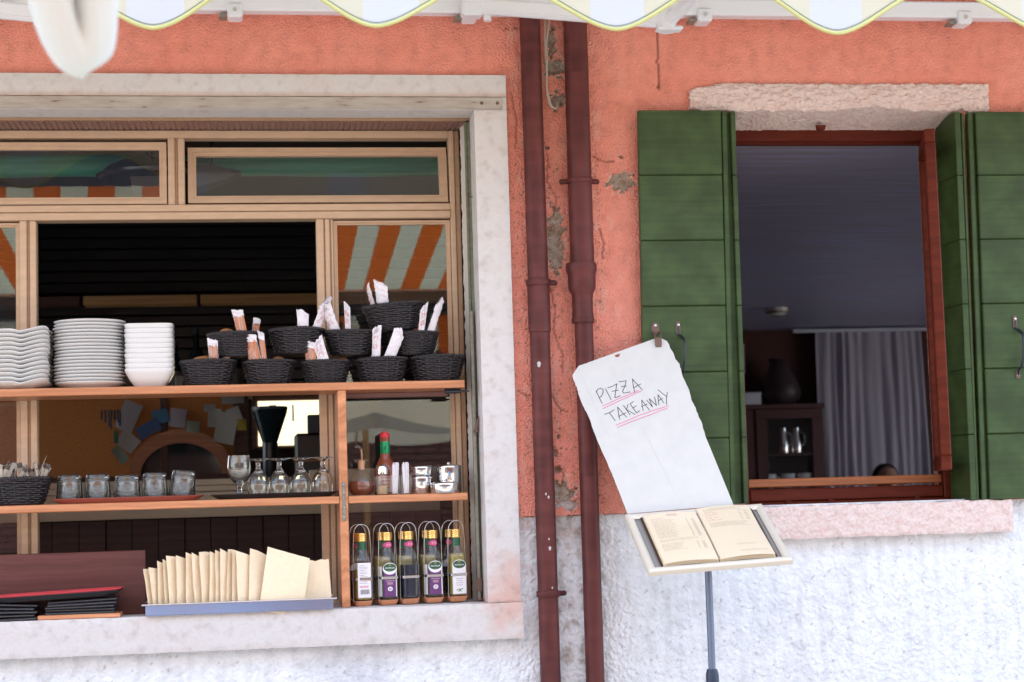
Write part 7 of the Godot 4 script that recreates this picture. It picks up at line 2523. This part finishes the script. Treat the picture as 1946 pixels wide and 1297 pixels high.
func more_materials() -> void:
	var m: StandardMaterial3D
	for k in 2:
		m = mat(Color(1, 1, 1), 0.8)
		m.albedo_texture = menu_texture(k)
		M["menu_page_%d" % k] = m
	m = mat(Color(1, 1, 1, 0.03), 0.10)
	m.transparency = BaseMaterial3D.TRANSPARENCY_ALPHA
	M.sleeve = m
	m = mat(Color(1, 1, 1, 0.16), 0.15)
	m.transparency = BaseMaterial3D.TRANSPARENCY_ALPHA
	M.packet_film = m
	M.joint_pale = mat(lin(0.42, 0.43, 0.47), 0.7)
	M.mahogany_soft = mat(lin(0.24, 0.125, 0.11), 0.5)
	m = mat(Color(0.45, 0.48, 0.42, 0.04), 0.0)
	m.transparency = BaseMaterial3D.TRANSPARENCY_ALPHA
	M.bottle_glass = m
	M.vinegar_blue = mat(lin(0.008, 0.012, 0.03), 0.06)

func details() -> void:
	# roller shutter guide in the reveal
	var gd := thing("shutter_guide", "zinc and olive roller shutter guide rail beside the takeaway window", "guide rail", Vector3(0, 0, 0))
	part("olive_rail", boxg(0.7835, 0.797, 1.005, 2.72, -0.175, -0.1135, 0.002), M.olive, gd)
	part("zinc_rail", boxg(0.7735, 0.7855, 1.005, 2.03, -0.115, -0.085, 0.002), M.zinc, gd)
	part("zinc_rail", boxg(0.7765, 0.7825, 2.031, 2.72, -0.135, -0.11, 0.001), M.olive, gd)
	var g := Geo.new()
	g.tube([Vector3(0.782, 1.60, -0.082), Vector3(0.786, 1.612, -0.07), Vector3(0.790, 1.64, -0.07), Vector3(0.797, 1.65, -0.072)], 0.005, 8)
	g.tube([Vector3(0.781, 1.603, -0.084), Vector3(0.781, 1.603, -0.066)], 0.008, 10)
	part("latch", g, M.brown_metal, gd)
	g = Geo.new()
	g.tube([Vector3(0.783, 2.458, -0.10), Vector3(0.783, 2.439, -0.08), Vector3(0.796, 2.439, -0.08)], 0.0022, 8)
	part("hook", g, M.rust, gd)
	g = Geo.new()
	g.span(0.770, 0.790, 1.040, 1.085, -0.084, -0.080, 0.001)
	g.lathe([Vector2(0.009, 0.006), Vector2(0.012, 0.006), Vector2(0.012, 0.012), Vector2(0.009, 0.012), Vector2(0.009, 0.006)], 16, Vector3(0.781, 1.004, -0.075))
	part("foot_plate", g, M.brown_metal, gd)
	# ragged mortar seam beside the frame
	g = Geo.new()
	var nz := noise(30.0, 3, 801)
	g.sheet(6, 220, func(u, v):
		var y := lerpf(1.0, 2.722, v)
		return Vector3(0.7715 + 0.010 * u + 0.004 * nz.get_noise_1d(y) * (1.0 - u), y, -0.222 + 0.05 * u + 0.004 * nz.get_noise_2d(u, y)), false)
	var ms := part("mortar_seam", g, M.mortar, house)
	# two pale cables between the pipes
	for i in 2:
		g = Geo.new()
		var o := 0.006 * i
		var pts := [Vector3(1.060 + 0.018 * i, 3.075, 0.03), Vector3(1.057 + 0.012 * i, 3.02, 0.03), Vector3(1.056 + o, 2.97, 0.03), Vector3(1.0575 + o, 2.92, 0.026), Vector3(1.0585 + o * 0.5, 2.86, 0.026), Vector3(1.057 + o * 0.3, 2.81, 0.028), Vector3(1.059 + o, 2.775, 0.03), Vector3(1.068 + o, 2.748 - o * 0.4, 0.032), Vector3(1.083 + o, 2.738 - o * 0.3, 0.030), Vector3(1.098 - o, 2.745, 0.022), Vector3(1.101 - o, 2.765, 0.004), Vector3(1.103 - o, 2.775, -0.015)]
		g.tube(smooth_path(pts, 5), 0.0026, 8)
		var o2 := part("cable", g, M.wire)
		tag(o2, "pale cable looping into the wall between the drainpipes, the %s strand" % ["left", "right"][i], "cable", "cables between the drainpipes")
	g = Geo.new()
	g.tube([Vector3(1.052, 2.922, 0.026), Vector3(1.071, 2.920, 0.026)], 0.004, 8)
	var tie := part("cable_tie", g, mat(lin(0.55, 0.25, 0.18), 0.6))
	tag(tie, "pinkish tie binding the two pale cables together", "cable tie")

func smooth_path(pts: Array, n: int) -> Array:
	var out := []
	for i in pts.size() - 1:
		var p0: Vector3 = pts[maxi(i - 1, 0)]
		var p1: Vector3 = pts[i]
		var p2: Vector3 = pts[i + 1]
		var p3: Vector3 = pts[mini(i + 2, pts.size() - 1)]
		for k in n:
			out.append(p1.cubic_interpolate(p2, p0, p3, float(k) / n))
	out.append(pts[pts.size() - 1])
	return out
